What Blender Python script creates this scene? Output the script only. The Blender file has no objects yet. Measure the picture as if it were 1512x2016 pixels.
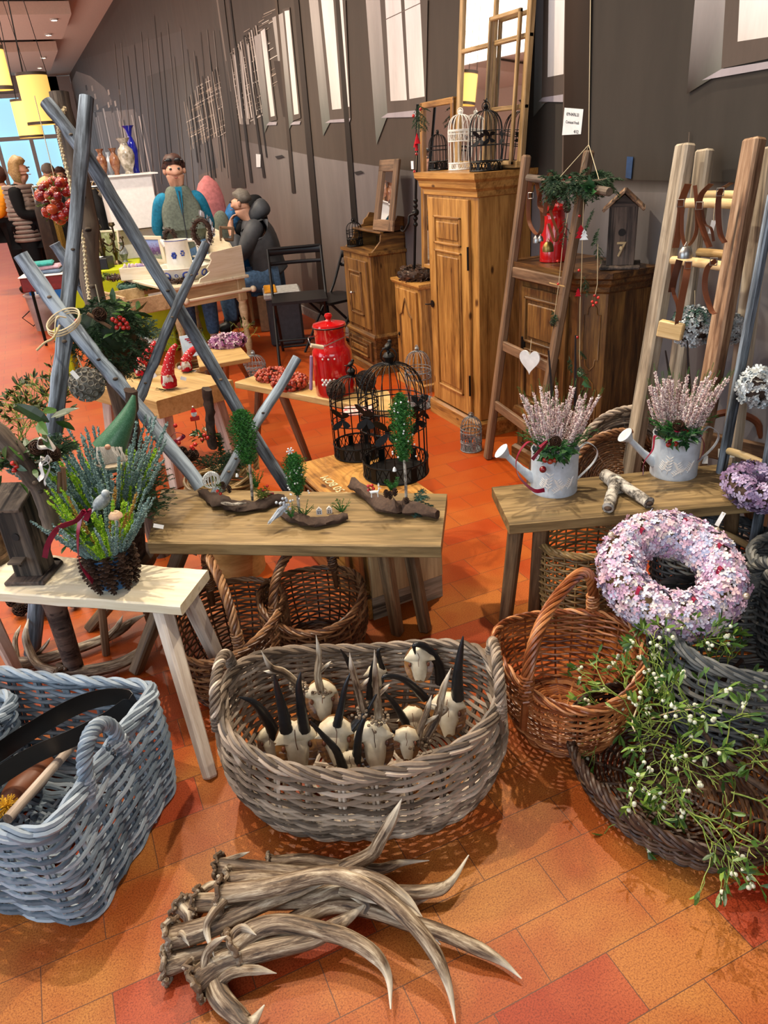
import bpy, math, random
import numpy as np
from mathutils import Vector, Matrix
PI=math.pi
random.seed(7); RS=np.random.RandomState(11)
sc=bpy.context.scene
# ------------------------------------------------------------------ camera
FPX=1460.; PIT=math.radians(26.64); ROL=math.radians(4.3); YAW=math.radians(22.4); CH=1.6
FW=np.array([math.sin(YAW)*math.cos(PIT),math.cos(YAW)*math.cos(PIT),-math.sin(PIT)])
R0=np.array([math.cos(YAW),-math.sin(YAW),0.]); U0=np.cross(R0,FW)
RT=R0*math.cos(ROL)-U0*math.sin(ROL); UP=U0*math.cos(ROL)+R0*math.sin(ROL)
CAM=np.array([0,0,CH])
cd=bpy.data.cameras.new('camera'); cam=bpy.data.objects.new('camera',cd); sc.collection.objects.link(cam)
m=Matrix.Identity(4)
for i in range(3): m[i][0]=RT[i]; m[i][1]=UP[i]; m[i][2]=-FW[i]; m[i][3]=CAM[i]
cam.matrix_world=m; cd.sensor_fit='VERTICAL'; cd.sensor_height=36; cd.lens=36*FPX/2016; cd.clip_start=.02; cd.clip_end=200
sc.camera=cam
sc.view_settings.view_transform='Standard'; sc.view_settings.look='None'; sc.view_settings.gamma=1
sc.view_settings.exposure=-0.1
# ------------------------------------------------------------------ light
w=bpy.data.worlds.new('World'); sc.world=w; w.use_nodes=True
w.node_tree.nodes['Background'].inputs[0].default_value=(.86,.92,1.0,1); w.node_tree.nodes['Background'].inputs[1].default_value=.34
def lamp(name,kind,loc,tgt,power,col,size=.1,angle=60,blend=.5):
    l=bpy.data.lights.new(name,kind); l.energy=power; l.color=col
    if kind=='AREA': l.shape='RECTANGLE'; l.size=size[0]; l.size_y=size[1]
    else: l.shadow_soft_size=size
    if kind=='SPOT': l.spot_size=math.radians(angle); l.spot_blend=blend
    o=bpy.data.objects.new(name,l); sc.collection.objects.link(o); o.location=loc
    o.rotation_euler=(Vector(tgt)-Vector(loc)).to_track_quat('-Z','Y').to_euler(); return o
WARM=(1,.86,.66); COOL=(.72,.86,1)
lamp('ceiling_or_fill_spot','SPOT',(2.0,2.6,3.92),(1.1,1.1,0),430,WARM,.035,75,.8)
lamp('ceiling_or_fill_spot','SPOT',(-.2,2.6,3.92),(.4,1.4,0),380,WARM,.035,80,.8)
lamp('ceiling_or_fill_spot','SPOT',(.5,4.4,3.92),(1.4,3.4,0.3),420,WARM,.06,90,.8)
lamp('ceiling_or_fill_spot','SPOT',(.2,7.5,3.92),(1.4,6.6,.4),520,WARM,.08,105,.8)
lamp('ceiling_or_fill_spot','SPOT',(.0,11.5,3.92),(.5,11.5,.5),480,WARM,.08,115,.8)
lamp('ceiling_panel_light','AREA',(-1.2,4.0,3.6),(.6,4.2,0),110,(1,.88,.74),(2.,4)).rotation_euler=(0,-.3,0)
lamp('ceiling_panel_light','AREA',(-1.5,10.,3.6),(.8,10.,0),150,(1,.88,.74),(2.,6)).rotation_euler=(0,-.3,0)
lamp('ceiling_panel_light','AREA',(-1.8,19.,3.6),(.8,19.,0),260,(1,.88,.76),(2,10)).rotation_euler=(0,-.2,0)
lamp('ceiling_bounce','AREA',(-2.5,15,.9),(-1.5,15,4),430,(1,.88,.8),(4,22)).rotation_euler=(PI,0,0)
lamp('ceiling_or_fill_spot','SPOT',(.9,5.0,3.92),(1.05,8.3,1.1),420,(1,.93,.86),.12,60,.9)  # added fill spot to brighten the white plinth, no fixture there
lamp('daylight_or_fill','AREA',(-4.2,1.8,1.9),(0,2.0,.5),170,COOL,(5,2.4))
lamp('daylight_or_fill','AREA',(-1.0,-2.4,2.6),(.9,1.8,.4),70,(.92,.96,1),(3,2.))  # fill light added behind the camera, not a window
# ------------------------------------------------------------------ pixel -> world point helpers
def ray(x,y): return FW+RT*((x-756)/FPX)-UP*((y-1008)/FPX)
def Z(x,y,z=0.): d=ray(x,y); return CAM+d*((z-CH)/d[2])
def PY(x,y,Y): d=ray(x,y); return CAM+d*(Y/d[1])
def PX(x,y,X): d=ray(x,y); return CAM+d*(X/d[0])
def PL(x,y,p0,n):
    d=ray(x,y); p0=np.array(p0,float); n=np.array(n,float); return CAM+d*(((p0-CAM)@n)/(d@n))
# ------------------------------------------------------------------ mesh builder
def nrm(v): v=np.asarray(v,float); return v/(np.linalg.norm(v,axis=-1,keepdims=True)+1e-12)
def frames(P,closed=False):
    P=np.asarray(P,float)
    if closed: T=nrm(np.roll(P,-1,0)-np.roll(P,1,0))
    else: T=nrm(np.gradient(P,axis=0))
    a=np.array([0,0,1.]) if abs(T[0][2])<.9 else np.array([1.,0,0])
    n=nrm(np.cross(a,T[0])); N=[n]
    for i in range(1,len(P)):
        n=N[-1]-T[i]*(N[-1]@T[i]); N.append(n/(np.linalg.norm(n)+1e-12))
    N=np.array(N); return T,N,np.cross(T,N)
class MB:
    def __init__(s): s.v=[];s.f=[];s.m=[];s.var=[];s.gc=[];s.n=0
    def add(s,V,F,mi=0,rnd=None,t=0.,gc=None):
        V=np.asarray(V,float); k=len(V)
        if rnd is None: rnd=random.random()
        a=np.zeros((k,3)); a[:,0]=rnd; a[:,1]=t
        s.v.append(V); s.var.append(a)
        s.gc.append(np.asarray(gc,float) if gc is not None else V+np.array([random.random()*5]*3))
        if not isinstance(F,list): F=[F]
        for q in F:
            q=np.asarray(q)
            if q.ndim==1: q=q[None]
            s.f.append(q+s.n); s.m.append(np.full(len(q),mi))
        s.n+=k; return s
    def box(s,c,size,rot=None,bev=.0,mi=0,rnd=None,along=None):
        h=np.array(size,float)/2; b=min(bev,min(h)*.9)
        ax=int(np.argmax(size)) if along is None else along
        if b<=0:
            V=np.array([[x,y,z] for x in(-1,1) for y in(-1,1) for z in(-1,1)],float)*h
            F=[np.array([[0,1,3,2],[4,6,7,5],[0,4,5,1],[2,3,7,6],[0,2,6,4],[1,5,7,3]])]
        else:
            V=[];idx={}
            for sx in(-1,1):
                for sy in(-1,1):
                    for sz in(-1,1):
                        for a in range(3):
                            p=np.array([sx,sy,sz])*(h-b); p[a]=[sx,sy,sz][a]*h[a]; idx[(sx,sy,sz,a)]=len(V); V.append(p)
            V=np.array(V); F4=[];F3=[]
            for a in range(3):
                u,w_=(a+1)%3,(a+2)%3
                for sg in(-1,1):
                    q=[]
                    for (i,j) in((-1,-1),(1,-1),(1,1),(-1,1)):
                        k=[0,0,0];k[a]=sg;k[u]=i;k[w_]=j; q.append(idx[(*k,a)])
                    F4.append(q if sg>0 else q[::-1])
                for i in(-1,1):
                    for j in(-1,1):
                        k0=[0,0,0];k1=[0,0,0];k0[a]=-1;k1[a]=1;k0[u]=k1[u]=i;k0[w_]=k1[w_]=j
                        q=[idx[(*k0,u)],idx[(*k1,u)],idx[(*k1,w_)],idx[(*k0,w_)]]
                        F4.append(q if i*j>0 else q[::-1])
            for sx in(-1,1):
                for sy in(-1,1):
                    for sz in(-1,1):
                        q=[idx[(sx,sy,sz,a)] for a in range(3)]; F3.append(q if sx*sy*sz>0 else q[::-1])
            F=[np.array(F4),np.array(F3)]
        g=np.roll(V,-ax,1)+np.array([random.random()*9,random.random()*3,random.random()*3])
        if rot is not None: V=V@np.array(rot).T
        return s.add(V+np.array(c),F,mi,rnd,0,g)
    def beam(s,p0,p1,w_,d,up=(0,0,1),bev=.004,mi=0,rnd=None,w1=None,d1=None):
        """box from p0 to p1; w_ across, d along up-ish"""
        p0=np.array(p0,float);p1=np.array(p1,float);T=nrm(p1-p0);u=np.array(up,float)
        if abs(T@nrm(u))>.98: u=np.array([1.,.2,0])
        S=nrm(np.cross(T,u));U=np.cross(S,T);L=np.linalg.norm(p1-p0)
        n0=s.n; s.box((0,0,0),(L,w_,d),None,bev,mi,rnd,0)
        V=s.v[-1]
        if w1 is not None:
            k=(V[:,0]/L+.5)[:,None]; V=V*np.concatenate([np.ones_like(k),1+(w1/w_-1)*k,1+((d1 or w1)/d-1)*k],1)
        s.v[-1]=(p0+p1)/2+V[:,:1]*T+V[:,1:2]*S+V[:,2:]*U
        return s
    def tube(s,P,r,k=8,closed=False,mi=0,rnd=None,t=None,cap=True,flat=1.,fr=None):
        P=np.asarray(P,float); n=len(P); r=np.broadcast_to(np.asarray(r,float),(n,))
        T,N,B=fr if fr is not None else frames(P,closed)
        a=np.arange(k)*2*PI/k; ca,sa=np.cos(a),np.sin(a)
        V=P[:,None]+r[:,None,None]*(ca[None,:,None]*N[:,None]+flat*sa[None,:,None]*B[:,None])
        i=np.arange(n if closed else n-1); j=np.arange(k)
        A=(i[:,None]*k+j).ravel(); Bq=(i[:,None]*k+(j+1)%k).ravel(); i2=(i+1)%n
        C_=(i2[:,None]*k+(j+1)%k).ravel(); D=(i2[:,None]*k+j).ravel()
        F=[np.stack([A,Bq,C_,D],1)]
        L=np.concatenate([[0],np.cumsum(np.linalg.norm(np.diff(P,axis=0),axis=1))])
        o=random.random()*20
        gc=np.stack([np.repeat(L,k)+o,(r[:,None]*ca).ravel()+o*.3,(r[:,None]*sa).ravel()],1)
        if cap and not closed: F+= [np.arange(k)[None,::-1],(np.arange(k)+(n-1)*k)[None]]
        tt=np.linspace(0,1,n) if t is None else np.broadcast_to(np.asarray(t,float),(n,))
        rr=rnd
        if rnd is not None and np.ndim(rnd)==1: rr=np.repeat(rnd,k)
        return s.add(V.reshape(-1,3),F,mi,rr,np.repeat(tt,k),gc)
    def rod(s,p0,p1,r,k=8,mi=0,rnd=None,r1=None):
        return s.tube([p0,(np.array(p0)+np.array(p1))/2,p1],[r,(r+(r if r1 is None else r1))/2,r if r1 is None else r1],k,mi=mi,rnd=rnd)
    def lathe(s,prof,c=(0,0,0),k=24,mi=0,rnd=None,rot=None,cap=True,wob=None):
        prof=np.array(prof,float); n=len(prof); a=np.arange(k)*2*PI/k
        rr=prof[:,0][:,None]*np.ones(k)
        if wob is not None: rr=rr*(1+wob(a)[None])
        V=np.stack([rr*np.cos(a),rr*np.sin(a),np.repeat(prof[:,1][:,None],k,1)],2).reshape(-1,3)
        i=np.arange(n-1); j=np.arange(k)
        F=[np.stack([(i[:,None]*k+j).ravel(),(i[:,None]*k+(j+1)%k).ravel(),((i[:,None]+1)*k+(j+1)%k).ravel(),((i[:,None]+1)*k+j).ravel()],1)]
        if cap: F+=[np.arange(k)[None,::-1],(np.arange(k)+(n-1)*k)[None]]
        if rot is not None: V=V@np.array(rot).T
        return s.add(V+np.array(c),F,mi,rnd,np.repeat(np.linspace(0,1,n),k))
    def prism(s,poly,axis,h0,h1,mi=0,rnd=None,along=None):
        """2-D polygon extruded along axis (0,1,2) from h0 to h1"""
        p=np.array(poly,float); n=len(p)
        def emb(h):
            o=np.zeros((n,3)); u,w_=[(1,2),(0,2),(0,1)][axis]; o[:,u]=p[:,0];o[:,w_]=p[:,1];o[:,axis]=h; return o
        V=np.concatenate([emb(h0),emb(h1)]); j=np.arange(n)
        F=[np.stack([j,(j+1)%n,(j+1)%n+n,j+n],1),np.arange(n)[None,::-1],(np.arange(n)+n)[None]]
        g=V+random.random()*5
        if along is not None: g=np.roll(g,-along,1)
        return s.add(V,F,mi,rnd,0,g)
    def quadz(s,corners,th,mi=0,rnd=None,nx=1,wav=0.,bev=.004):
        """slab from four world corners (fl,fr,br,bl) at top height, thickness th, wavy long edges"""
        fl,fr,br,bl=[np.array(c,float) for c in corners]; n=nx+1
        u=np.linspace(0,1,n)[:,None]; A=fl+(fr-fl)*u; B=bl+(br-bl)*u; W=nrm(B-A)
        if wav: 
            A=A+W*np.cumsum(RS.randn(n)*wav*.5)[:,None]*.6; B=B+W*np.cumsum(RS.randn(n)*wav*.5)[:,None]*.6
        rows=[A+[0,0,-th]+W*bev,A+[0,0,-th+bev],A+[0,0,-bev],A+W*bev*1.2,B-W*bev*1.2,B+[0,0,-bev],B+[0,0,-th+bev],B+[0,0,-th]-W*bev]
        k=len(rows); V=np.stack(rows,1).reshape(-1,3); i=np.arange(n-1); j=np.arange(k)
        F=[np.stack([(i[:,None]*k+j).ravel(),((i[:,None]+1)*k+j).ravel(),((i[:,None]+1)*k+(j+1)%k).ravel(),(i[:,None]*k+(j+1)%k).ravel()],1)[:, ::-1],np.arange(k)[None],(np.arange(k)+(n-1)*k)[None,::-1]]
        T=nrm(fr-fl); S=np.array([-T[1],T[0],0]); D=V-fl
        g=np.stack([D@T,D@S,D[:,2]],1)+random.random()*4
        return s.add(V,F,mi,rnd,0,g)
    def ball(s,c,r,mi=0,rnd=None,sc_=(1,1,1),hi=False,t=0,rot=None):
        V,F=(ICO2 if hi else ICO1); V=V*np.array(sc_)*r
        if rot is not None: V=V@np.array(rot).T
        return s.add(V+np.array(c),[F],mi,rnd,t)
    def inst(s,tpl,pos,rot,scl,mi=0,rnd=None,t=0.):
        """many copies of a small template: pos (n,3) rot (n,3,3) scl (n,) or (n,3)"""
        V,F=tpl[0],tpl[1]; n=len(pos); k=len(V); scl=np.asarray(scl,float)
        if scl.ndim==0: scl=np.full(n,float(scl))
        if scl.ndim==1: scl=scl[:,None]*np.ones(3)
        L=V[None]*scl[:,None]
        W=np.einsum('nij,nkj->nki',rot,L)+np.asarray(pos)[:,None]
        if rnd is None: rnd=RS.rand(n)
        t=np.broadcast_to(np.asarray(t,float),(n,))
        Fs=[(np.asarray(f)[None]+(np.arange(n)*k)[:,None,None]).reshape(-1,np.asarray(f).shape[1]) for f in (F if isinstance(F,list) else [F])]
        return s.add(W.reshape(-1,3),Fs,mi,np.repeat(np.broadcast_to(rnd,(n,)),k),np.repeat(t,k),L.reshape(-1,3)+np.repeat(RS.rand(n,1)*9,k,0))
    def build(s,name,mats,parent=None,world=False,smooth=True,kind=None,label=None,sub=0):
        if s.n==0: return None
        V=np.concatenate(s.v)
        if world and parent is not None:
            pl=parent; off=np.zeros(3)
            while pl is not None: off+=np.array(pl.location); pl=pl.parent
            V=V-off
        me=bpy.data.meshes.new(name); me.vertices.add(len(V)); me.vertices.foreach_set('co',V.astype(np.float32).ravel())
        idx=np.concatenate([f.ravel() for f in s.f]).astype(np.int32)
        tot=np.concatenate([np.full(len(f),f.shape[1]) for f in s.f]); st=np.concatenate([[0],np.cumsum(tot)[:-1]]).astype(np.int32)
        me.loops.add(len(idx)); me.loops.foreach_set('vertex_index',idx)
        me.polygons.add(len(tot)); me.polygons.foreach_set('loop_start',st)
        me.polygons.foreach_set('material_index',np.concatenate(s.m).astype(np.int32))
        me.update(calc_edges=True)
        a=me.attributes.new('var','FLOAT_VECTOR','POINT'); a.data.foreach_set('vector',np.concatenate(s.var).astype(np.float32).ravel())
        a=me.attributes.new('gc','FLOAT_VECTOR','POINT'); a.data.foreach_set('vector',np.concatenate(s.gc).astype(np.float32).ravel())
        for x in (mats if isinstance(mats,(list,tuple)) else [mats]): me.materials.append(x)
        if not smooth: me.shade_flat()
        else:
            me.shade_smooth(); 
            try: me.set_sharp_from_angle(angle=math.radians(smooth if smooth>1 else 38))
            except Exception: pass
        o=bpy.data.objects.new(name,me); sc.collection.objects.link(o)
        if parent is not None: o.parent=parent
        if kind: o['kind']=kind
        if label: o['label']=label
        return o
def _ico():
    import bmesh
    out=[]
    for sd in(1,2):
        b=bmesh.new(); bmesh.ops.create_icosphere(b,subdivisions=sd,radius=1)
        out.append((np.array([v.co[:] for v in b.verts]),np.array([[v.index for v in f.verts] for f in b.faces]))); b.free()
    return out
ICO0,ICO1=_ico(); 
def _ico3():
    import bmesh
    b=bmesh.new(); bmesh.ops.create_icosphere(b,subdivisions=3,radius=1)
    r=(np.array([v.co[:] for v in b.verts]),np.array([[v.index for v in f.verts] for f in b.faces])); b.free(); return r
ICO2=_ico3()
def thing(name,label,cat,loc=(0,0,0),rz=0,group=None):
    o=bpy.data.objects.new(name,None); sc.collection.objects.link(o); o.location=Vector([float(x) for x in loc]); o.rotation_euler=(0,0,rz)
    o.empty_display_size=.05
    o['label']=label; o['category']=cat
    if group: o['group']=group
    return o
def tag(o,label,cat,group=None):
    o['label']=label; o['category']=cat
    if group: o['group']=group
    return o
def struct(o): o['kind']='structure'; return o
def dup(o,loc=None,rz=None,label=None,scale=None,parent=None):
    c=o.copy(); sc.collection.objects.link(c)
    if parent is not None: c.parent=parent
    for ch in list(o.children): dup(ch,parent=c)
    if loc is not None: c.location=Vector([float(x) for x in loc])
    if rz is not None: c.rotation_euler=(0,0,rz)
    if scale is not None: c.scale=(scale,)*3
    if label: c['label']=label
    return c
def rotz(a): c,s_=math.cos(a),math.sin(a); return np.array([[c,-s_,0],[s_,c,0],[0,0,1]])
def rotx(a): c,s_=math.cos(a),math.sin(a); return np.array([[1,0,0],[0,c,-s_],[0,s_,c]])
def roty(a): c,s_=math.cos(a),math.sin(a); return np.array([[c,0,s_],[0,1,0],[-s_,0,c]])
def basis(z,x=None,spin=0.):
    """rotation matrices whose local z goes to z (n,3)"""
    z=nrm(np.atleast_2d(z)); x0=np.where(np.abs(z[:,2:3])<.9,np.array([[0,0,1.]]),np.array([[1.,0,0]])) if x is None else np.atleast_2d(x)
    y=nrm(np.cross(z,x0)); x_=np.cross(y,z)
    c,s_=np.cos(spin),np.sin(spin); c=np.broadcast_to(c,(len(z),))[:,None]; s_=np.broadcast_to(s_,(len(z),))[:,None]
    return np.stack([x_*c+y*s_,-x_*s_+y*c,z],2)
def smooth_path(P,n=24):
    """Catmull-Rom through points"""
    P=np.array(P,float); Q=np.concatenate([[2*P[0]-P[1]],P,[2*P[-1]-P[-2]]]); m_=len(P)-1
    u=np.linspace(0,m_,n); i=np.minimum(u.astype(int),m_-1); f=(u-i)[:,None]
    a,b,c,d=Q[i],Q[i+1],Q[i+2],Q[i+3]
    return .5*((2*b)+(-a+c)*f+(2*a-5*b+4*c-d)*f**2+(-a+3*b-3*c+d)*f**3)
def rope(mb,P,R,k=4,turns=8,sr=None,closed=False,seg=6,mi=0,rnd=None):
    P=np.asarray(P,float); n=len(P); T,N,B=frames(P,closed); u=np.arange(n)/(n if closed else n-1)
    R_=np.broadcast_to(np.asarray(R,float),(n,))
    for q in range(k):
        a=2*PI*(q/k+u*turns)
        mb.tube(P+R_[:,None]*(np.cos(a)[:,None]*N+np.sin(a)[:,None]*B),(sr or R*.9),seg,closed,mi,rnd=rnd if rnd is not None else random.random())
# ------------------------------------------------------------------ materials
def lin(h,a=1.):
    h=h.lstrip('#'); c=[int(h[i:i+2],16)/255 for i in(0,2,4)]
    return tuple((x/12.92 if x<=.04045 else ((x+.055)/1.055)**2.4) for x in c)+(a,)
class NT:
    def __init__(s,name):
        s.m=bpy.data.materials.new(name); s.m.use_nodes=True; s.t=s.m.node_tree; s.b=s.t.nodes['Principled BSDF']
    def n(s,ty,**k):
        x=s.t.nodes.new(ty)
        for a,b in k.items():
            if isinstance(a,str) and hasattr(x,a): setattr(x,a,b)
        return x
    def l(s,a,b): s.t.links.new(a,b)
    def ramp(s,fac,cols,pos=None):
        r=s.n('ShaderNodeValToRGB'); e=r.color_ramp.elements
        pos=pos or [i/(len(cols)-1) for i in range(len(cols))]
        e[0].position=pos[0]; e[0].color=lin(cols[0]); e[1].position=pos[-1]; e[1].color=lin(cols[-1])
        for p,c in list(zip(pos,cols))[1:-1]: x=e.new(p); x.color=lin(c)
        s.l(fac,r.inputs[0]); return r.outputs[0]
    def attr(s,nm='var'):
        a=s.n('ShaderNodeAttribute'); a.attribute_name=nm; return a
    def noise(s,vec,scale,detail=4,rough=.6,sc3=None,dist=0):
        if sc3 is not None:
            mp=s.n('ShaderNodeMapping'); mp.inputs['Scale'].default_value=sc3; s.l(vec,mp.inputs[0]); vec=mp.outputs[0]
        x=s.n('ShaderNodeTexNoise'); x.inputs['Scale'].default_value=scale; x.inputs['Detail'].default_value=detail; x.inputs['Roughness'].default_value=rough
        x.inputs['Distortion'].default_value=dist
        s.l(vec,x.inputs[0]); return x.outputs[0]
    def math(s,op,a,b):
        x=s.n('ShaderNodeMath'); x.operation=op
        for i,v in enumerate((a,b)):
            if isinstance(v,(int,float)): x.inputs[i].default_value=v
            else: s.l(v,x.inputs[i])
        return x.outputs[0]
    def mix(s,fac,a,b,mode='MIX'):
        x=s.n('ShaderNodeMix'); x.data_type='RGBA'; x.blend_type=mode
        for i,v in((0,fac),(6,a),(7,b)):
            if isinstance(v,(int,float)): x.inputs[i].default_value=v
            elif isinstance(v,str): x.inputs[i].default_value=lin(v)
            else: s.l(v,x.inputs[i])
        return x.outputs[2]
    def bump(s,h,strength=.3,dist=.002):
        b=s.n('ShaderNodeBump'); b.inputs['Strength'].default_value=strength; b.inputs['Distance'].default_value=dist
        s.l(h,b.inputs['Height']); s.l(b.outputs[0],s.b.inputs['Normal'])
    def fin(s,col,rough=.6,metal=0.,spec=.5,**k):
        if isinstance(col,str): s.b.inputs['Base Color'].default_value=lin(col)
        else: s.l(col,s.b.inputs['Base Color'])
        if isinstance(rough,(int,float)): s.b.inputs['Roughness'].default_value=rough
        else: s.l(rough,s.b.inputs['Roughness'])
        s.b.inputs['Metallic'].default_value=metal; s.b.inputs['Specular IOR Level'].default_value=spec
        for a,b in k.items():
            if a=='coat': s.b.inputs['Coat Weight'].default_value=b
            if a=='sheen': s.b.inputs['Sheen Weight'].default_value=b
            if a=='trans': s.b.inputs['Transmission Weight'].default_value=b
            if a=='alpha': s.b.inputs['Alpha'].default_value=b
            if a=='emit': s.b.inputs['Emission Color'].default_value=lin(b[0]); s.b.inputs['Emission Strength'].default_value=b[1]
        return s.m
def sep(nt):
    a=nt.attr(); x=nt.n('ShaderNodeSeparateXYZ'); nt.l(a.outputs['Vector'],x.inputs[0]); return x.outputs[0],x.outputs[1]
def plain(name,col,rough=.6,metal=0.,spec=.5,var=.12,scale=30,**k):
    nt=NT(name); g=nt.attr('gc'); nz=nt.noise(g.outputs['Vector'],scale,3)
    dk='#%02x%02x%02x'%tuple(int(int(col[i:i+2],16)*(1-var)) for i in(1,3,5)); lt='#%02x%02x%02x'%tuple(min(255,int(int(col[i:i+2],16)*(1+var))) for i in(1,3,5))
    c=nt.ramp(nz,[dk,lt],[.3,.7]); return nt.fin(c,rough,metal,spec,**k)
def vari(name,cols,rough=.6,spec=.4,metal=0.,noisy=.25,scale=60,**k):
    """colour picked per piece (strand, leaf, floret) from a ramp"""
    nt=NT(name); r,t=sep(nt); g=nt.attr('gc'); nz=nt.noise(g.outputs['Vector'],scale,3)
    f=nt.math('ADD',nt.math('MULTIPLY',r,1-noisy),nt.math('MULTIPLY',nz,noisy))
    return nt.fin(nt.ramp(f,cols,k.pop('pos',None)),rough,metal,spec,**k)
def wood(name,cols,rough=.55,grain=1.,cracks=0.,knots=0.,bump=.3,coat=0.,spec=.4):
    nt=NT(name); g=nt.attr('gc').outputs['Vector']; r,t=sep(nt)
    a=nt.noise(g,1,6,.65,sc3=(2.2*grain,22*grain,22*grain),dist=.6)
    b=nt.noise(g,1,4,.6,sc3=(9*grain,120*grain,120*grain))
    f=nt.math('ADD',nt.math('MULTIPLY',a,.68),nt.math('MULTIPLY',b,.32)); f=nt.math('ADD',f,nt.math('MULTIPLY',nt.math('SUBTRACT',r,.5),.12))
    c=nt.ramp(f,cols,[.38+.24*i/(len(cols)-1) for i in range(len(cols))])
    if cracks:
        k=nt.noise(g,1,3,.5,sc3=(1.6*grain,55*grain,55*grain),dist=.3); kk=nt.ramp(k,['#1a1410','#ffffff'],[.37,.43]); c=nt.mix(cracks,c,kk,'MULTIPLY')
    if knots:
        v=nt.n('ShaderNodeTexVoronoi'); v.inputs['Scale'].default_value=1
        mp=nt.n('ShaderNodeMapping'); mp.inputs['Scale'].default_value=(4.5,11,11); nt.l(g,mp.inputs[0]); nt.l(mp.outputs[0],v.inputs['Vector'])
        kk=nt.ramp(v.outputs['Distance'],['#4a2a12','#ffffff'],[.06,.13]); c=nt.mix(knots,c,kk,'MULTIPLY')
    nt.bump(f,bump,.0015); return nt.fin(c,rough,0,spec,coat=coat)
M={}
M['pine']=wood('pine_honey',['#6a441c','#9c6e34','#bd8d4a'],.42,.8,knots=.9,coat=.15)
M['pine_dark']=wood('pine_antique',['#35200e','#61411f','#86602f'],.45,.9,knots=.8,coat=.1)
M['pine_pale']=wood('pine_pale',['#a88f68','#c2a97e','#d6c096'],.5,.7,knots=.3)
M['pine_birch']=wood('birch_light',['#cdbd9c','#ddd0b2','#e8dec6'],.45,.6,knots=.35)
M['bench']=wood('bench_old',['#5f5032','#7d6744','#9c845a'],.5,.8,cracks=.4,knots=.6)
M['bench_edge']=wood('bench_side',['#6c6455','#8f8673','#aca390'],.6,.9,cracks=.7)
M['leg']=wood('leg_grey_brown',['#4c3a28','#6e573e','#8a7152'],.6,1.0,cracks=.4)
M['leg_pale']=wood('leg_pale',['#8c7d70','#b3a496','#cbbfb0'],.6,.9)
M['ladder']=wood('ladder_brown',['#4f3a28','#735840','#8a6c50'],.6,.8,cracks=.4)
M['rail_pale']=wood('rail_pale_weathered',['#7d705e','#a89b87','#c3b7a3'],.65,.7,cracks=.45,knots=.5)
M['rail_brown']=wood('rail_brown_weathered',['#3d2a1c','#6e4f38','#97785c','#b59a80'],.6,.55,cracks=.8,bump=.7)
M['drift']=wood('driftwood',['#2c3036','#57606a','#808d9a','#a8b8c6'],.75,.8,cracks=.6,knots=.3,bump=.6)
M['drift_brown']=wood('driftwood_brown',['#2a2420','#4d4238','#6e6052'],.8,.8,cracks=.8,bump=.6)
M['rung']=wood('rung_wood',['#a58452','#c9aa74','#dcc294'],.5,1.)
M['barn']=wood('old_board',['#231d1a','#453a34','#6b5a4e'],.75,.8,cracks=.8,bump=.6)
M['slab']=wood('slab_top',['#a2844f','#b8985f','#c8aa74'],.5,.7,knots=.4)
M['blackmetal']=plain('black_iron','#141414',.45,.6,.5)
M['greymetal']=plain('grey_patina_metal','#7e8284',.6,.4,.4,.3,60)
M['whitemetal']=plain('white_enamel_wire','#dcdad2',.5,.1,.4,.08)
M['zinc']=plain('whitewashed_zinc','#b8c2cc',.5,.15,.4,.08,25)
M['steel']=plain('steel','#9a9a98',.3,.9,.5)
M['brass']=plain('brass','#8a7440',.35,.9)
M['red_enamel']=plain('red_enamel','#b80d12',.12,0,.6,.04,coat=.6)
M['white']=plain('white_paint','#dfdcd8',.5,0,.4,.03)
M['paper']=plain('paper','#dfe2e2',.7,0,.3,.03)
M['ink']=plain('ink','#20242a',.7)
M['black']=plain('black_plastic','#111214',.4,0,.4,.1)
M['mirror']=plain('mirror_glass','#e8e8e6',.02,1.,.5,0.)
M['leather']=vari('leather',['#2e150b','#5a2f1a','#77452a'],.45)
M['twine']=vari('twine',['#b09c74','#d9ccab'],.8)
M['berry']=vari('red_berry',['#7a0a0a','#b81410','#d8382a'],.2,.6,coat=.4)
M['apple']=vari('apple',['#4a070e','#7c0f18','#9c2218','#b5582c'],.25,.6)
M['fir']=vari('fir_needles',['#0c1f10','#1d3a1e','#33562c'],.6)
M['fir_blue']=vari('fir_blue',['#1a332c','#2f5347','#4d7566'],.6)
M['thuja']=vari('thuja',['#16401c','#22601f','#3c8430'],.6)
M['moss']=vari('moss',['#2b3a10','#4e6018','#7a8a2c'],.8)
M['ivy']=vari('ivy_leaf',['#12301a','#24502a','#4a7a3c'],.4,.5)
M['holly']=vari('leaf_dark',['#14280f','#28481c','#44682a'],.35,.5)
M['mist_leaf']=vari('mistletoe_leaf',['#25401c','#456a2a','#8aa43c'],.4,.5)
M['mist_stem']=vari('mistletoe_stem',['#4a6428','#7c9640','#a8b45c'],.55)
M['mist_berry']=plain('mistletoe_berry','#dfe2c8',.25,0,.5,.04)
M['bark']=vari('bark',['#1c1512','#3d2d24','#5e483a'],.85,noisy=.7,scale=90)
M['cone']=vari('cone_scale',['#1c120c','#3c281c','#6a5040'],.5,noisy=.4)
M['conetip']=vari('cone_tip',['#5a4638','#8a7462'],.5)
M['ribbon']=plain('burgundy_ribbon','#7d1230',.3,0,.5,.15)
M['skin']=plain('skin','#b98a70',.5,0,.4,.05)
M['white_fluff']=vari('white_fluff',['#b9b2a8','#e4ded6'],.9)
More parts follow.
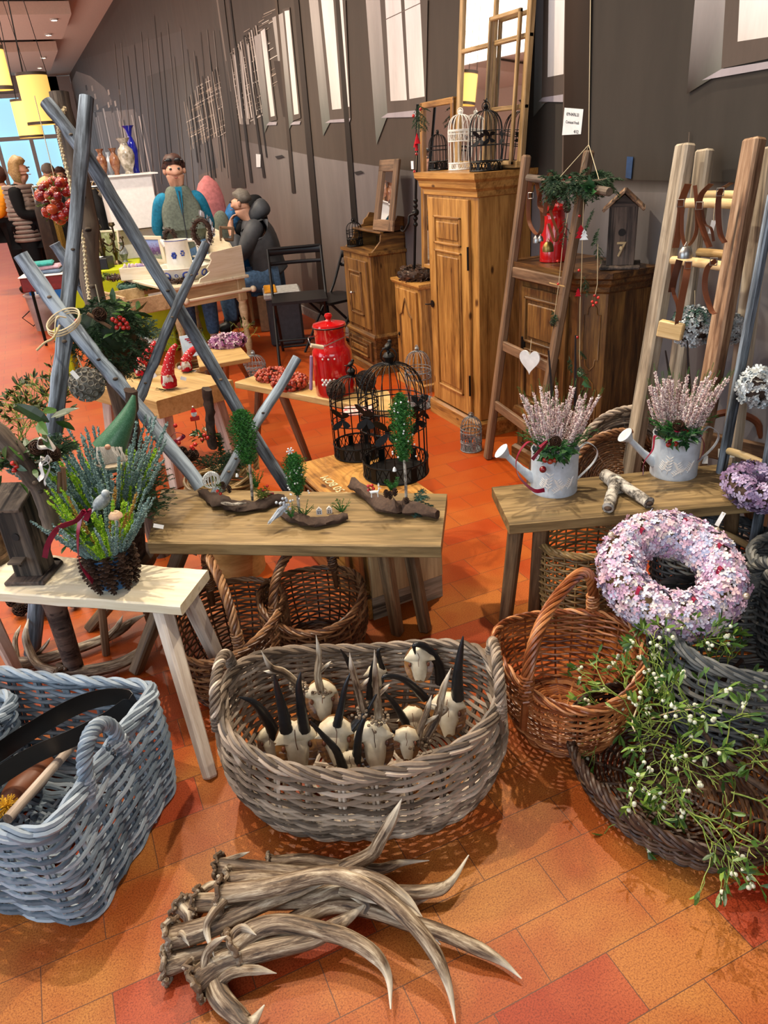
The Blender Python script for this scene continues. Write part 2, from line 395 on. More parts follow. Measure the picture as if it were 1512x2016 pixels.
# ================================================================== the room
WX=2.43; CZ=4.27; YE=31.
def mat_floor():
    nt=NT('cork_floor'); tc=nt.n('ShaderNodeTexCoord'); mp=nt.n('ShaderNodeMapping'); mp.inputs['Location'].default_value=(-.613,-.895,0)
    nt.l(tc.outputs['Object'],mp.inputs[0]); b=nt.n('ShaderNodeTexBrick'); nt.l(mp.outputs[0],b.inputs['Vector'])
    b.inputs['Scale'].default_value=1; b.inputs['Brick Width'].default_value=.283; b.inputs['Row Height'].default_value=.1337; b.inputs['Mortar Size'].default_value=.0011
    b.inputs['Color1'].default_value=(0,0,0,1); b.inputs['Color2'].default_value=(1,1,1,1); b.inputs['Mortar'].default_value=(.5,.5,.5,1); b.inputs['Bias'].default_value=0
    c=nt.ramp(b.outputs['Color'],['#b8793a','#be813e','#b67036','#b45e32','#b04e2e'],[0,.4,.72,.86,1])
    sp=nt.noise(tc.outputs['Object'],260,4,.85); spc=nt.ramp(sp,['#7a4c36','#e8dcd0','#ffffff'],[.38,.5,.60]); c=nt.mix(.8,c,spc,'MULTIPLY')
    big=nt.noise(tc.outputs['Object'],2.3,3,.6); bc=nt.ramp(big,['#d88c66','#ffffff'],[.42,.6]); c=nt.mix(.75,c,bc,'MULTIPLY')
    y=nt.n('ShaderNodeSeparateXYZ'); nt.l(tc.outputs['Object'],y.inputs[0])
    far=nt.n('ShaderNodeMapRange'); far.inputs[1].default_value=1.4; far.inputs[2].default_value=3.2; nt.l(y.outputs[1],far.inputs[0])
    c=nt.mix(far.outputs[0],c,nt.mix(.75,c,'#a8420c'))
    c=nt.mix(b.outputs['Fac'],c,'#5c3a28')
    nt.bump(sp,.08,.001); return nt.fin(c,.45,0,.22)
mb=MB(); mb.box((-4.0,14.0,-.05),(13.2,36,.1)); fl=struct(mb.build('floor',mat_floor(),smooth=False))
M['ceil']=plain('ceiling_plaster','#d6c3b4',.8,0,.2,.02)
mb=MB(); mb.box((-4.0,14.0,CZ+.1),(13.2,36,.2)); ceil=struct(mb.build('ceiling',M['ceil'],smooth=False))
M['slot']=plain('vent_slot','#1a1613',.8)
for yc,ye in ((17.0,20.2),(22.2,26.8),(11.5,14.6),(6.0,9.0)):
    mb=MB(); mb.box((-3.2,(yc+ye)/2,CZ-.16),(9.6,ye-yc,.2),mi=0)
    for k in range(3): mb.box((.35-k*1.7,yc+.0,CZ-.035),(1.5,.02,.05),mi=1)
    struct(mb.build('trim_ceiling_panel',[M['ceil'],M['slot']],smooth=False))
    mb=MB()
# small ceiling downlights
M['glow']=NT('downlight_glow').fin('#ffffff',.5,emit=('#fff0cc',40))
for (x,y) in ((1.318,17.5),(1.284,19.4),(1.299,23.3),(1.274,25.6)):
    t=thing('ceiling_spotlight',{17.5:'nearest small bright downlight in the ceiling panel',19.4:'second small bright downlight in the front ceiling panel',23.3:'third small bright downlight in the farther ceiling panel',25.6:'farthest small bright downlight near the window wall'}[y],'light',(x,y,CZ-.29))
    mb=MB(); mb.lathe([(.07,.03),(.08,0),(.055,0),(.05,.02)],k=16); mb.build('ring',M['white'],t)
    mb=MB(); mb.lathe([(.001,.012),(.05,.012),(.05,.02)],k=14); mb.build('bulb',M['glow'],t)
# ---- right wall with a printed photo mural
nt=NT('mural_print'); a=nt.attr('pcol'); g=nt.n('ShaderNodeTexCoord'); nz=nt.noise(g.outputs['Object'],3.,5,.7,sc3=(1,2.2,.5)); f=nt.ramp(nz,['#d0d0d0','#ffffff'],[.3,.65])
c=nt.mix(.55,a.outputs['Color'],f,'MULTIPLY'); MUR=nt.fin(c,.55,0,.18)
mv=[];mf=[];mc=[]; LAY=[0]
def poly(pts,cols,wall=True):
    LAY[0]+=1; X=WX-.0015-LAY[0]*.00003
    if isinstance(cols,str): cols=[cols]*len(pts)
    b=len(mv)
    for p in pts: q=PX(p[0],p[1],X); mv.append((X,q[1],q[2]))
    mf.append(list(range(b,b+len(pts)))[::-1]); mc.extend([lin(c) for c in cols])
def gridp(pts,cols,nx=6,ny=6):
    """bilinear patch tl,tr,br,bl so colour runs smoothly"""
    LAY[0]+=1; X=WX-.0015-LAY[0]*.00003; P=[PX(p[0],p[1],X) for p in pts]; C_=[np.array(lin(c)) for c in cols]; b=len(mv)
    for j in range(ny+1):
        for i in range(nx+1):
            u,v=i/nx,j/ny; q=(P[0]*(1-u)+P[1]*u)*(1-v)+(P[3]*(1-u)+P[2]*u)*v; mv.append((X,q[1],q[2])); mc.append(tuple((C_[0]*(1-u)+C_[1]*u)*(1-v)+(C_[3]*(1-u)+C_[2]*u)*v))
    for j in range(ny):
        for i in range(nx): k=b+j*(nx+1)+i; mf.append([k+nx+1,k+nx+2,k+1,k])
def wq(y0,y1,z0,z1,cols):
    LAY[0]+=1; X=WX-.0015-LAY[0]*.00003; b=len(mv)
    for (y,z),c in zip(((y1,z1),(y0,z1),(y0,z0),(y1,z0)),cols): mv.append((X,y,z)); mc.append(lin(c))
    mf.append([b+3,b+2,b+1,b])
# wall ground of the print, in bands along the wall (far to near)
wq(-1.5,3.3,0,CZ,['#251b12','#1a120b','#46444c','#4a4640']); wq(3.3,6,0,CZ,['#2e241b','#251b12','#4a4640','#5a4e44'])
wq(6,12,0,CZ,['#453a32','#2e241b','#5a4e44','#7a6f66']); wq(12,31,0,CZ,['#6b6058','#4a433c','#6c625a','#7a7470'])
# printed floor area
gridp([(370,255),(640,312),(640,640),(350,560)],['#6e645e','#7c7470','#5a4a40','#6e6058'],8,6)
gridp([(640,312),(900,350),(900,760),(640,640)],['#7c7470','#6a6464','#504a4a','#5c4c42'],8,6)
gridp([(900,350),(1530,375),(1530,1100),(900,760)],['#5c5656','#7c7876','#77757c','#57555c'],8,6)
gridp([(1040,350),(1530,360),(1530,385),(1040,372)],['#2e2620','#2e2620','#6a6664','#6a6664'],6,4)
# far-left hall: arch, glazed wall, haze
gridp([(150,120),(360,60),(430,330),(200,420)],['#6a625c','#5c5550','#5c5a5c','#6a6a6e'],6,6)
poly([(134,178),(150,140),(178,150),(205,172),(222,200),(180,222),(140,260)],['#8c8580','#b0a79f','#b0a79f','#8c8580','#7a736e','#77706b','#77706b'])
gridp([(142,225),(265,215),(285,350),(175,400)],['#a39c97','#8f8984','#6c6c70','#a3a3a6'],10,6)
for i in range(26):
    x=142+i*5.4+RS.rand()*3; L=150+RS.rand()*50; w_=1.2+RS.rand()*2.2; y=212+RS.rand()*20
    poly([(x,y),(x+w_,y),(x+w_+L*.2,y+L),(x+L*.2,y+L)],RS.choice(['#c6c2be','#b2aeaa','#8c8784','#d6d3cf','#77736f']))
for i in range(22):
    x=140+RS.rand()*110; y=165+RS.rand()*75; poly([(x,y),(x+3,y-1),(x+5,y+9),(x+2,y+11)],RS.choice(['#c9bfb4','#5a524b','#9a9088']))
gridp([(290,150),(380,120),(395,430),(320,460)],['#4c4640','#5e5850','#676e78','#5a5a5e'],6,6)
# receding bright lattice in the middle
for i in range(150):
    u=RS.rand()**.8; x=365+u*170; top=190-u*190; bot=330-u*30; y=top+RS.rand()*(bot-top)*.75; L=6+RS.rand()*22; s_=-.42-.2*RS.rand()
    poly([(x,y),(x+L,y+L*s_),(x+L,y+L*s_+1.6),(x,y+1.8)],RS.choice(['#b8a898','#d8cfc4','#8a7a6c','#96897c']))
for i in range(34):
    u=i/33; x=362+u*140; y0=200-u*150; L=95+u*70; w_=.8+u*2.2
    poly([(x,y0),(x+w_,y0),(x+w_+L*.15,y0+L),(x+L*.15,y0+L)],['#c0b5a8','#d5ccc2','#7a6e64','#b3a89c','#3a322c'][i%5])
# windows of the print: recess, frame, panes, sill
def pwin(rec,frm,panes,sill,g1='#b8b0aa',g2='#5e625a'):
    poly(rec,[g1,g1,'#6e7068',g2]); poly(frm,'#5b5048')
    for p in panes: poly(p,['#f2ece8','#f2ece8','#e2dcd4','#d8d2ca'])
    poly(sill,'#a8a0a4')
pwin([(720,0),(752,0),(763,227),(741,285)],[(748,0),(842,0),(838,217),(763,227)],[[(758,0),(789,0),(801,197),(769,199)],[(796,0),(827,0),(836,190),(806,195)]],[(750,232),(763,223),(838,215),(832,230)])
poly([(758,38),(828,5),(828,7),(758,40)],'#6c5f56')
pwin([(608,0),(630,0),(650,240),(636,268)],[(626,0),(680,0),(690,234),(650,240)],[[(632,0),(656,0),(672,214),(654,216)],[(662,0),(674,0),(688,210),(677,212)]],[(640,242),(650,236),(690,233),(688,240)])
pwin([(536,35),(563,22),(577,238),(566,262)],[(556,18),(570,14),(592,232),(577,238)],[[(560,22),(569,20),(588,224),(579,226)]],[(571,246),(577,240),(592,238),(590,245)])
pwin([(500,72),(516,64),(530,240),(521,262)],[(512,60),(523,54),(545,236),(530,240)],[[(513,62),(521,56),(541,228),(533,230)]],[(524,247),(530,240),(545,240),(544,246)])
for a_,b_ in (((484,88),(500,245)),((470,100),(485,245)),((458,108),(474,245)),((446,118),(462,244))):
    poly([a_,(a_[0]+6,a_[1]-4),(b_[0]+6,b_[1]),b_],'#a39b92'); poly([(a_[0]+3,a_[1]+2),(a_[0]+5,a_[1]),(b_[0]+4,b_[1]-12),(b_[0]+2,b_[1]-12)],'#d8d2ca')
pwin([(1055,0),(1075,0),(1075,200),(1050,230)],[(1070,0),(1119,0),(1113,190),(1066,205)],[[(1080,0),(1119,0),(1114,145),(1078,152)]],[(1060,200),(1068,192),(1113,185),(1110,201)],'#8d9096')
pwin([(1368,0),(1432,0),(1424,140),(1352,185)],[(1428,0),(1530,0),(1530,112),(1420,135)],[[(1456,0),(1530,0),(1530,70),(1452,82)]],[(1382,158),(1420,136),(1530,118),(1530,132)],'#9b9694','#2e241c')
# columns and poles of the print
def pole(x0,y0,x1,y1,w0,w1,c='#221b16',c2=None):
    poly([(x0-w0/2,y0),(x0+w0/2,y0),(x1+w1/2,y1),(x1-w1/2,y1)],[c2 or c,c2 or c,c,c])
pole(424,-40,470,370,24,28,'#3c342d','#5a5149'); poly([(420,-40),(423,-40),(455,180),(452,180)],'#8a7f74')
pole(580,-30,640,640,9,14,'#1a1512','#3c322a'); pole(662,-30,698,440,8,11,'#1a1512','#33291f')
pole(541,-20,578,380,5,7,'#2c241e','#5a4c40'); pole(545,120,560,230,12,5,'#3a2e26'); pole(480,70,520,350,3,5,'#2a221c'); pole(452,0,495,360,3,5,'#2a221c')
for x,y0,L in ((385,110,300),(398,150,200),(410,90,240),(432,60,290),(372,190,130),(380,200,100),(445,120,200),(500,120,190)): pole(x,y0,x+L*.13,y0+L,1.2,2.4,'#2a231d')
for k in range(16): x=225+k*13; pole(x,30+RS.rand()*90,x+28,330+RS.rand()*60,.9,1.2,RS.choice(['#7a7168','#443b34','#8a8178']))
for x,y in ((550,309),(706,340),(705,340)): poly([(x-9,y-1),(x+5,y-4),(x+10,y),(x-4,y+4)],'#2c2827')
poly([(1112,-20),(1164,-20),(1157,352),(1106,352)],['#3a2c22','#2c2119','#2c2119','#2c2119']); poly([(1112,-20),(1113.5,-20),(1108.5,352),(1106,352)],'#5e5148')
poly([(1356,260),(1357.5,260),(1353,340),(1351.5,340)],'#6a5c50')
me=bpy.data.meshes.new('wall_right'); nb=len(mv)
mv+= [(WX,-1.5,0),(WX,YE,0),(WX,YE,CZ),(WX,-1.5,CZ),(WX+.2,-1.5,0),(WX+.2,YE,0),(WX+.2,YE,CZ),(WX+.2,-1.5,CZ)]; mc+=[lin('#3a3028')]*8
mf+=[[nb+i for i in q] for q in ([3,2,1,0],[4,5,6,7],[0,4,7,3],[1,2,6,5])]
me.from_pydata(mv,[],mf); a=me.color_attributes.new('pcol','FLOAT_COLOR','POINT'); a.data.foreach_set('color',np.array(mc,np.float32).ravel()); me.materials.append(MUR)
wr=bpy.data.objects.new('wall_right',me); sc.collection.objects.link(wr); struct(wr)
mb=MB(); mb.box((WX-.012,14,.04),(.02,34,.08)); struct(mb.build('baseboard_right',plain('baseboard_grey','#8d857f',.5),smooth=False))
# ---- end wall with a tall window
M['wallw']=plain('wall_pale','#b9b3b0',.8,0,.2,.02)
mb=MB(); mb.box((2.05,YE+.1,2.1),(.75,.2,CZ)); mb.box((-6,YE+.1,4.05),(16,.2,.6)); mb.box((-6,YE+.1,-.0),(16,.2,.4)); mb.box((-8.5,YE+.1,2.1),(7.5,.2,CZ)); struct(mb.build('wall_end',M['wallw'],smooth=False))
mb=MB(); mb.box((-7.6,19.6,2.1),(.2,23,CZ)); struct(mb.build('wall_left_unseen',M['ceil'],smooth=False))  # unseen wall added for a tan mirror reflection, near end left open for light
wf=thing('window_1','tall white-framed window at the far end with pale blue daylight panes','window',(0,YE,0)); del wf['label'],wf['category']; struct(wf)
mb=MB()
for x in (1.62,.72,-.35,-1.4,-2.45,-3.5,-4.5): mb.box((x,0,1.95),(.13,.16,3.7),bev=.01)
for z in (.16,2.45,3.72): mb.box((-1.5,0,z),(6.6,.17,.13),bev=.01)
struct(mb.build('window_frame',M['white'],wf,smooth=False))
M['sky_pane']=NT('bright_pane').fin('#9fd0e6',.2,emit=('#a4dcf4',1.1))
mb=MB(); mb.box((-1.5,.12,1.95),(6.5,.02,3.7)); struct(mb.build('window_pane',M['sky_pane'],wf,smooth=False))
# ================================================================== pendant lamps
M['shade']=NT('lamp_shade_fabric').fin('#e8c070',.8,emit=('#f4c362',.95)); 
def pendant(px,py0,py1,Y,wpx,lab):
    a=PY(px[0],py0,Y); b=PY(px[1],py1,Y); r=wpx*np.linalg.norm(b-CAM)/FPX/2; h=a[2]-b[2]; x=(a[0]+b[0])/2
    t=thing('pendant_lamp',lab,'lamp',(x,Y,b[2]),0,'cylindrical pendant lamps')
    mb=MB(); mb.lathe([(r,0),(r,h)],k=32,cap=False); mb.lathe([(r*.97,0),(r*.97,h)],k=32,cap=False); mb.build('lamp_shade',M['shade'],t)
    for z in (0,h-.03): mb=MB(); mb.lathe([(r*1.01,z),(r*1.02,z),(r*1.02,z+.03),(r*1.01,z+.03)],k=32,cap=False); mb.build('rim_band',plain('dark_rim','#3c3024',.5),t)
    mb=MB(); mb.lathe([(.01,h*.5),(r*.9,h*.5),(r*.9,h*.52),(.01,h*.52)],k=20); mb.build('diffuser',M['shade'],t)
    mb=MB(); 
    for q in range(3): a_=q*2*PI/3; mb.rod((r*math.cos(a_),r*math.sin(a_),h),(0,0,CZ-b[2]-.02),.004,5)
    mb.build('suspension_wires',M['blackmetal'],t); return t
pendant((64,82),143,246,10,46,'large cylindrical pendant lamp glowing yellow, nearest the driftwood poles')
pendant((46,62),195,271,13,38,'smaller cylindrical pendant lamp partly behind the large glowing one')
pendant((-14,-4),90,178,8,36,'cylindrical pendant lamp cut off by the left picture edge')
# ================================================================== wicker baskets
M['w_grey']=vari('willow_grey_brown',['#241c16','#6d5f51','#a89683','#dacdbc'],.5,noisy=.35,scale=35)
M['w_blue']=vari('willow_blue_grey',['#2a323c','#64727f','#93a1ae','#bcc6ce'],.55,noisy=.35,scale=35)
M['w_brown']=vari('willow_copper',['#2c1206','#7a4020','#b57444','#dca878'],.35,noisy=.4,scale=35,coat=.2)
M['w_mid']=vari('willow_brown',['#1c0e08','#553522','#8a6240','#b8916a'],.4,noisy=.45,scale=35)
M['w_dark']=vari('willow_dark',['#150d08','#33211a','#58402f','#806042'],.45,noisy=.5,scale=35)
M['w_tan']=vari('willow_tan',['#4a3823','#7e6540','#a88a58','#c4a872'],.45,noisy=.45,scale=35)
M['w_slate']=vari('willow_slate',['#14171a','#3d4246','#6c6e6c','#a09684'],.5,noisy=.5,scale=35)
def ringc(a,b,n,M_):
    th=np.linspace(0,2*PI,721)[:-1]; c,s=np.cos(th),np.sin(th); x=a*np.sign(c)*np.abs(c)**(2/n); y=b*np.sign(s)*np.abs(s)**(2/n)
    P=np.stack([x,y],1); P2=np.concatenate([P,P[:1]]); L=np.concatenate([[0],np.cumsum(np.linalg.norm(np.diff(P2,axis=0),axis=1))]); u=np.arange(M_)/M_*L[-1]
    Q=np.stack([np.interp(u,L,P2[:,0]),np.interp(u,L,P2[:,1])],1); T=nrm(np.roll(Q,-1,0)-np.roll(Q,1,0)); return Q,np.stack([T[:,1],-T[:,0]],1)
def wicker(label,loc,rz,top,bot,h,mat,rows=20,nst=28,sr=.004,n=2.,bulge=0.,rim=None,amp=None,group=None,double=False,rimr=1.6,name='wicker_basket',cat='basket',gap=1.75,stmat=None,wall0=.0):
    t=thing(name,label,cat,loc,rz,group); amp=amp or sr*1.15; M_=nst*6 if not double else nst*6
    rim=rim or (lambda th:0*th)
    def ringat(s,off=0.):
        a=bot[0]+(top[0]-bot[0])*s+bulge*math.sin(PI*s); b=bot[1]+(top[1]-bot[1])*s+bulge*math.sin(PI*s)
        Q,N=ringc(a,b,n,M_); return Q,N
    th=np.arange(M_)/M_*2*PI; k=np.arange(M_)/6.
    Zt=h+rim(th)
    w_=MB()
    for j in range(rows):
        s=(j+.5)/rows; Q,N=ringat(s); off=amp*np.cos(PI*k+PI*j)+RS.randn(M_)*sr*.05
        z=Zt*s+np.sin(th*3+j)*sr*.25+RS.randn()*sr*.12
        P=np.concatenate([Q+N*off[:,None],z[:,None]],1)
        seg=RS.rand(8)[(((th/(2*PI))+RS.rand())*5%5).astype(int)]
        w_.tube(P,sr*(.86+.14*RS.rand()),6,True,rnd=seg)
    w_.build('woven_wall',mat,t)
    st=MB()
    for i in range(nst):
        P=[]
        for s in np.linspace(0,1,7):
            Q,N=ringat(s); P.append([*Q[i*6],Zt[i*6]*s])
        for dx in ((-.5,.5) if double else (0,)):
            P_=np.array(P); tg=np.array([-Q[i*6][1],Q[i*6][0],0]); P_=P_+nrm(tg)*dx*sr*1.6
            st.tube(P_,sr*.8,5)
    st.build('stakes',stmat or mat,t)
    rm=MB(); Q,N=ringat(1.); P=np.concatenate([Q,(Zt+sr*.8)[:,None]],1)
    rope(rm,P,sr*rimr*.75,3,nst//2,sr*1.1,True); rope(rm,P+np.concatenate([N*sr*1.2,np.full((M_,1),-sr*1.4)],1),sr*rimr*.7,3,nst//2,sr*1.,True)
    rm.build('braided_rim',mat,t)
    bs=MB(); Qb,Nb=ringat(0.)
    for s in np.linspace(.06,1,max(6,int(min(bot)/(sr*2.1)))):
        bs.tube(np.concatenate([Qb*s,np.full((M_,1),sr)+(sr*.7*np.cos(PI*k+PI*round(s*99)))[:,None]],1)[::2],sr*.95,5,True)
    for i in range(0,M_,max(6,M_//16)): bs.rod((0,0,sr),(*Qb[i],sr),sr,5)
    bs.build('woven_base',mat,t)
    return t,ringat,Zt
def arch_handle(t,p0,p1,top,R,mat,k=5,turns=9,sr=None,lean=(0,0),name='handle',n=60,pw=.75,wrap=True):
    """rope handle arching from p0 over to p1 in the basket's own coordinates"""
    p0=np.array(p0,float);p1=np.array(p1,float); u=np.linspace(0,PI,n); mid=(p0+p1)/2
    P=mid+(p0-mid)*(np.sign(np.cos(u))*np.abs(np.cos(u))**pw)[:,None]; P[:,2]=(p0[2]*(1-u/PI)+p1[2]*u/PI)+(top-(p0[2]+p1[2])/2)*np.sin(u)**.85
    P[:,:2]+=np.array(lean)*np.sin(u)[:,None]
    mb=MB(); rope(mb,P,R,k,turns,sr or R*.62)
    if wrap:
        for a,b in ((P[1],P[5]),(P[-2],P[-6])):
            Q=np.linspace(a-(b-a)*.6,b,30); rope(mb,Q,R*1.45,2,4,R*.32)
            mb.tube([a-(b-a)*2.2,a-(b-a)*.8,a],R*1.25,8,flat=.7)
    mb.build(name,mat,t); return P
# large grey basket of horns
t,_,_=wicker('large oval grey-brown willow basket full of horned skull mounts',(.50,1.475,0),math.radians(-25),(.365,.245),(.315,.225),.30,M['w_grey'],24,26,.0064,2.5,.035,lambda th:.035*np.cos(2*th)-.02,double=True)
for s in (-1,1):
    arch_handle(t,(s*.36,-.11,.29),(s*.36,.10,.31),.405,.0095,M['w_grey'],4,5,pw=1.)
# copper basket right
t,_,_=wicker('glossy copper-brown willow basket with a tall twisted handle, right of the horn basket',(1.115,1.40,0),math.radians(-22),(.205,.225),(.145,.17),.25,M['w_brown'],22,26,.0042,2.,.022,lambda th:.028*np.cos(2*th),rimr=2.)
arch_handle(t,(-.155,-.17,.235),(.13,.19,.24),.455,.0125,M['w_brown'],7,3.2,.0052)
# two baskets under the middle bench
t,_,_=wicker('dark reddish willow basket behind the pale bench leg, with a tall handle',(.286,2.09,0),math.radians(-35),(.175,.235),(.13,.18),.25,M['w_mid'],22,26,.0042,2.,.025,lambda th:.02*np.cos(2*th))
arch_handle(t,(.10,-.17,.24),(-.13,.15,.25),.43,.0115,M['w_mid'],6,5,.005)
t,_,_=wicker('round brown willow basket under the middle bench near its right legs',(.57,2.085,0),math.radians(-15),(.175,.20),(.14,.17),.23,M['w_mid'],20,26,.0042,2.,.02,lambda th:.018*np.cos(2*th))
arch_handle(t,(-.13,-.12,.22),(.09,.16,.23),.42,.011,M['w_mid'],6,5,.005)
# shallow round tray of mistletoe
t,_,_=wicker('shallow round dark willow tray heaped with mistletoe',(1.195,1.045,0),0,(.235,.30),(.20,.265),.105,M['w_dark'],10,44,.0052,2.,.012,None,gap=1.3)
# grey rectangular basket at the left edge
RB=(-.372,1.705,0); t,_,_=wicker('big rectangular blue-grey willow hamper cut off by the left edge',RB,math.radians(-36.9),(.30,.245),(.305,.225),.325,M['w_blue'],23,24,.0070,12.,.012,lambda th:.012*np.cos(2*th),double=True)
arch_handle(t,(.305,-.10,.31),(.305,.04,.30),.43,.012,M['w_blue'],4,5,pw=1.)
t2,_,_=wicker('smaller grey willow basket standing inside the rectangular hamper',(-.50,1.90,.03),math.radians(-36.9),(.13,.10),(.12,.09),.27,M['w_blue'],18,14,.0065,4.,.0)
# grey long basket at the right edge, two under the right bench
t,_,_=wicker('long slate-grey willow basket under the large hydrangea wreath',(1.64,1.17,0),math.radians(-30),(.30,.24),(.27,.21),.31,M['w_slate'],22,26,.0062,3.,.02,lambda th:.02*np.cos(2*th))
arch_handle(t,(.02,.21,.30),(.06,.0,.30),.42,.013,M['w_slate'],4,4,pw=1.)
t,_,_=wicker('tall tan and brown willow basket under the right bench behind its front legs',(1.50,1.80,0),math.radians(-20),(.17,.13),(.14,.11),.32,M['w_tan'],24,24,.0045,2.,.01)
t,_,_=wicker('dark oval willow basket tucked inside the shade under the right bench',(1.88,1.62,0),math.radians(-20),(.19,.16),(.16,.13),.30,M['w_slate'],22,24,.0055,2.,.01)
t,_,_=wicker('wide dark willow basket behind the large wreath below the right bench',(1.99,1.28,0),math.radians(-20),(.19,.2),(.17,.17),.33,M['w_slate'],22,26,.0065,2.4,.01)
# shallow tray baskets leaning behind the right bench
for (px,py,Y,r,lab,mt,tilt) in ((1215,905,2.25,.19,'brown willow tray leaning on edge behind the birch branch','w_mid',62),(1235,870,2.33,.22,'larger grey willow tray leaning behind the brown one','w_grey',66)):
    c=PY(px,py+45,Y)
    t=thing('wicker_tray',lab,'basket',c,math.radians(-22)); R_=rotx(math.radians(tilt)); sr=.0055
    wv=MB(); rmb=MB()
    for j in range(int(r/.0095)):
        rr=.012+j*.0095; a=np.arange(96)/96*2*PI; P=np.stack([rr*np.cos(a),rr*np.sin(a),.004*np.cos(a*12+PI*j)],1)@R_.T; wv.tube(P,sr*.8,5,True)
    for j in range(6):
        a=np.arange(144)/144*2*PI; rr=r+j*.003+.005*np.cos(a*18+PI*j); P=np.stack([rr*np.cos(a),rr*np.sin(a),.01+j*.0095+0*a],1)@R_.T; wv.tube(P,sr*.85,5,True)
    for q in range(12): a=q*PI/6; wv.rod((0,0,0),tuple((np.array([r*math.cos(a),r*math.sin(a),0.])@R_.T)),.004,5)
    wv.build('woven_disc',M[mt],t)
    a=np.arange(144)/144*2*PI; P=np.stack([(r+.02)*np.cos(a),(r+.02)*np.sin(a),.07+0*a],1)@R_.T; rope(rmb,P,.009,3,16,.0065,True); rmb.build('braided_rim',M[mt],t)
# ================================================================== benches and tables
def bench(label,corners,th,legs,mt,medge,mleg,lw=.04,name='wooden_bench',cat='bench',wav=.0,nx=12,group=None,taper=None,rest=0.):
    """corners fl,fr,br,bl of the top (world), legs: (top xy, foot xyz)"""
    c=np.mean(np.array(corners),0); t=thing(name,label,cat,(c[0],c[1],rest),0,group)
    mb=MB(); mb.quadz(corners,th,0,nx=nx,wav=wav); o=mb.build('bench_top',mt,t,True,smooth=30)
    for (tx,ty),(fx,fy) in legs:
        mb=MB(); zt=corners[0][2]-th*.9; mb.beam((fx,fy,rest),(tx,ty,zt),lw*(taper or .85),lw*(taper or .85),(.3,.2,0),.006,w1=lw,d1=lw); mb.build('leg',mleg,t,True,smooth=30)
    return t
def corners(px,z): return [Z(x,y,z) for x,y in px]
mid=lambda a,b,u: np.array(a)*(1-u)+np.array(b)*u
# middle bench
C1=corners([(290,1068),(868,1074),(880,972),(318,962)],.48); C1[0]=C1[1]+(C1[0]-C1[1])*1.0
U1=nrm(C1[1]-C1[0]); W1=nrm(C1[2]-C1[1])
legpt=lambda C,u,v: (C[0]*(1-u)+C[1]*u)*(1-v)+(C[3]*(1-u)+C[2]*u)*v
def lp(C,u,v): p=legpt(C,u,v); return (p[0],p[1])
bench('old wooden bench with three small bark arrangements, middle of the stall',C1,.045,[(lp(C1,.80,.3),tuple(Z(783,1247)[:2])),(lp(C1,.86,.75),tuple(Z(838,1243)[:2])),(lp(C1,.12,.3),tuple(Z(266,1325)[:2])),(lp(C1,.10,.8),tuple(Z(175,1240)[:2]))],M['bench'],None or M['bench'],M['leg'],.046,wav=.002)
# right bench
C2=corners([(1003,1032),(1560,982),(1545,900),(968,958)],.45)
bench('old wooden bench at the right with two watering cans of heather on it',C2,.04,[(lp(C2,.05,.35),tuple(Z(995,1226)[:2])),(lp(C2,.13,.25),tuple(Z(1052,1206)[:2])),(lp(C2,.80,.3),tuple(Z(1440,1120)[:2])),(lp(C2,.86,.6),tuple(Z(1500,1105)[:2]))],M['bench'],None,M['leg'],.048,wav=.002)
# left pale bench
C3=corners([(-150,1160),(352,1196),(410,1120),(-90,1075)],.45)
bench('new pale bench with a live edge at the left, holding the cone-covered planter',C3,.035,[(lp(C3,.90,.25),tuple(Z(415,1532)[:2])),(lp(C3,.955,.6),tuple(Z(465,1375)[:2])),(lp(C3,.16,.3),tuple(Z(40,1335)[:2]))],M['pine_birch'],None,M['leg_pale'],.05,wav=.006,nx=26,taper=.7)
# thick slab stool with the gnomes
C4=[PL(x,y,(0,0,.5),(0,0,1)) for x,y in ((158,752),(307,790),(458,748),(330,715))]; C4[3]=C4[0]+(C4[2]-C4[1])
bench('low stool with a very thick pale wooden slab top, carrying three red gnomes',C4,.095,[(lp(C4,.9,.15),lp(C4,.95,.08)),(lp(C4,.88,.85),lp(C4,.95,.92)),(lp(C4,.15,.2),lp(C4,.1,.1)),(lp(C4,.15,.8),lp(C4,.1,.9))],M['slab'],None,M['leg_pale'],.07,name='slab_stool',cat='stool',nx=8,wav=.004)
# narrow table behind: rosehip wreaths, milk can
C5=[Z(455,748,.5),Z(800,826,.5),Z(770,772,.5),Z(528,731,.5)]; C5=[Z(462,752,.5),Z(780,812,.5),Z(765,770,.5),Z(515,735,.5)]
bench('narrow wooden bench with dark legs carrying the red milk can',C5,.035,[(lp(C5,.28,.3),tuple(Z(608,908)[:2])),(lp(C5,.1,.4),tuple(Z(505,880)[:2])),(lp(C5,.85,.6),tuple(Z(745,872)[:2])),(lp(C5,.9,.2),tuple(Z(690,925)[:2]))],M['slab'],None,M['ladder'],.04,nx=10,wav=.003)
# small stool with the purple wreath
C6=[Z(392,722,.45),Z(492,704,.45),Z(470,680,.45),Z(385,690,.45)]
bench('small wooden stool with reddish legs under the purple wreath',C6,.03,[(lp(C6,.55,.3),tuple(Z(447,760)[:2])),(lp(C6,.8,.3),tuple(Z(487,742)[:2])),(lp(C6,.2,.8),lp(C6,.1,.9))],M['slab'],None,M['ladder'],.035,name='small_stool',cat='stool',nx=4)
# pine blanket chest with painted writing, carrying the black cages
A_=Z(735,1220); B_=Z(872,1165); zt=.40
p_l=Z(606,925,zt); 
fr=np.array([A_[0],A_[1],0]); ri=np.array([B_[0],B_[1],0]); left=np.array([p_l[0],p_l[1],0])
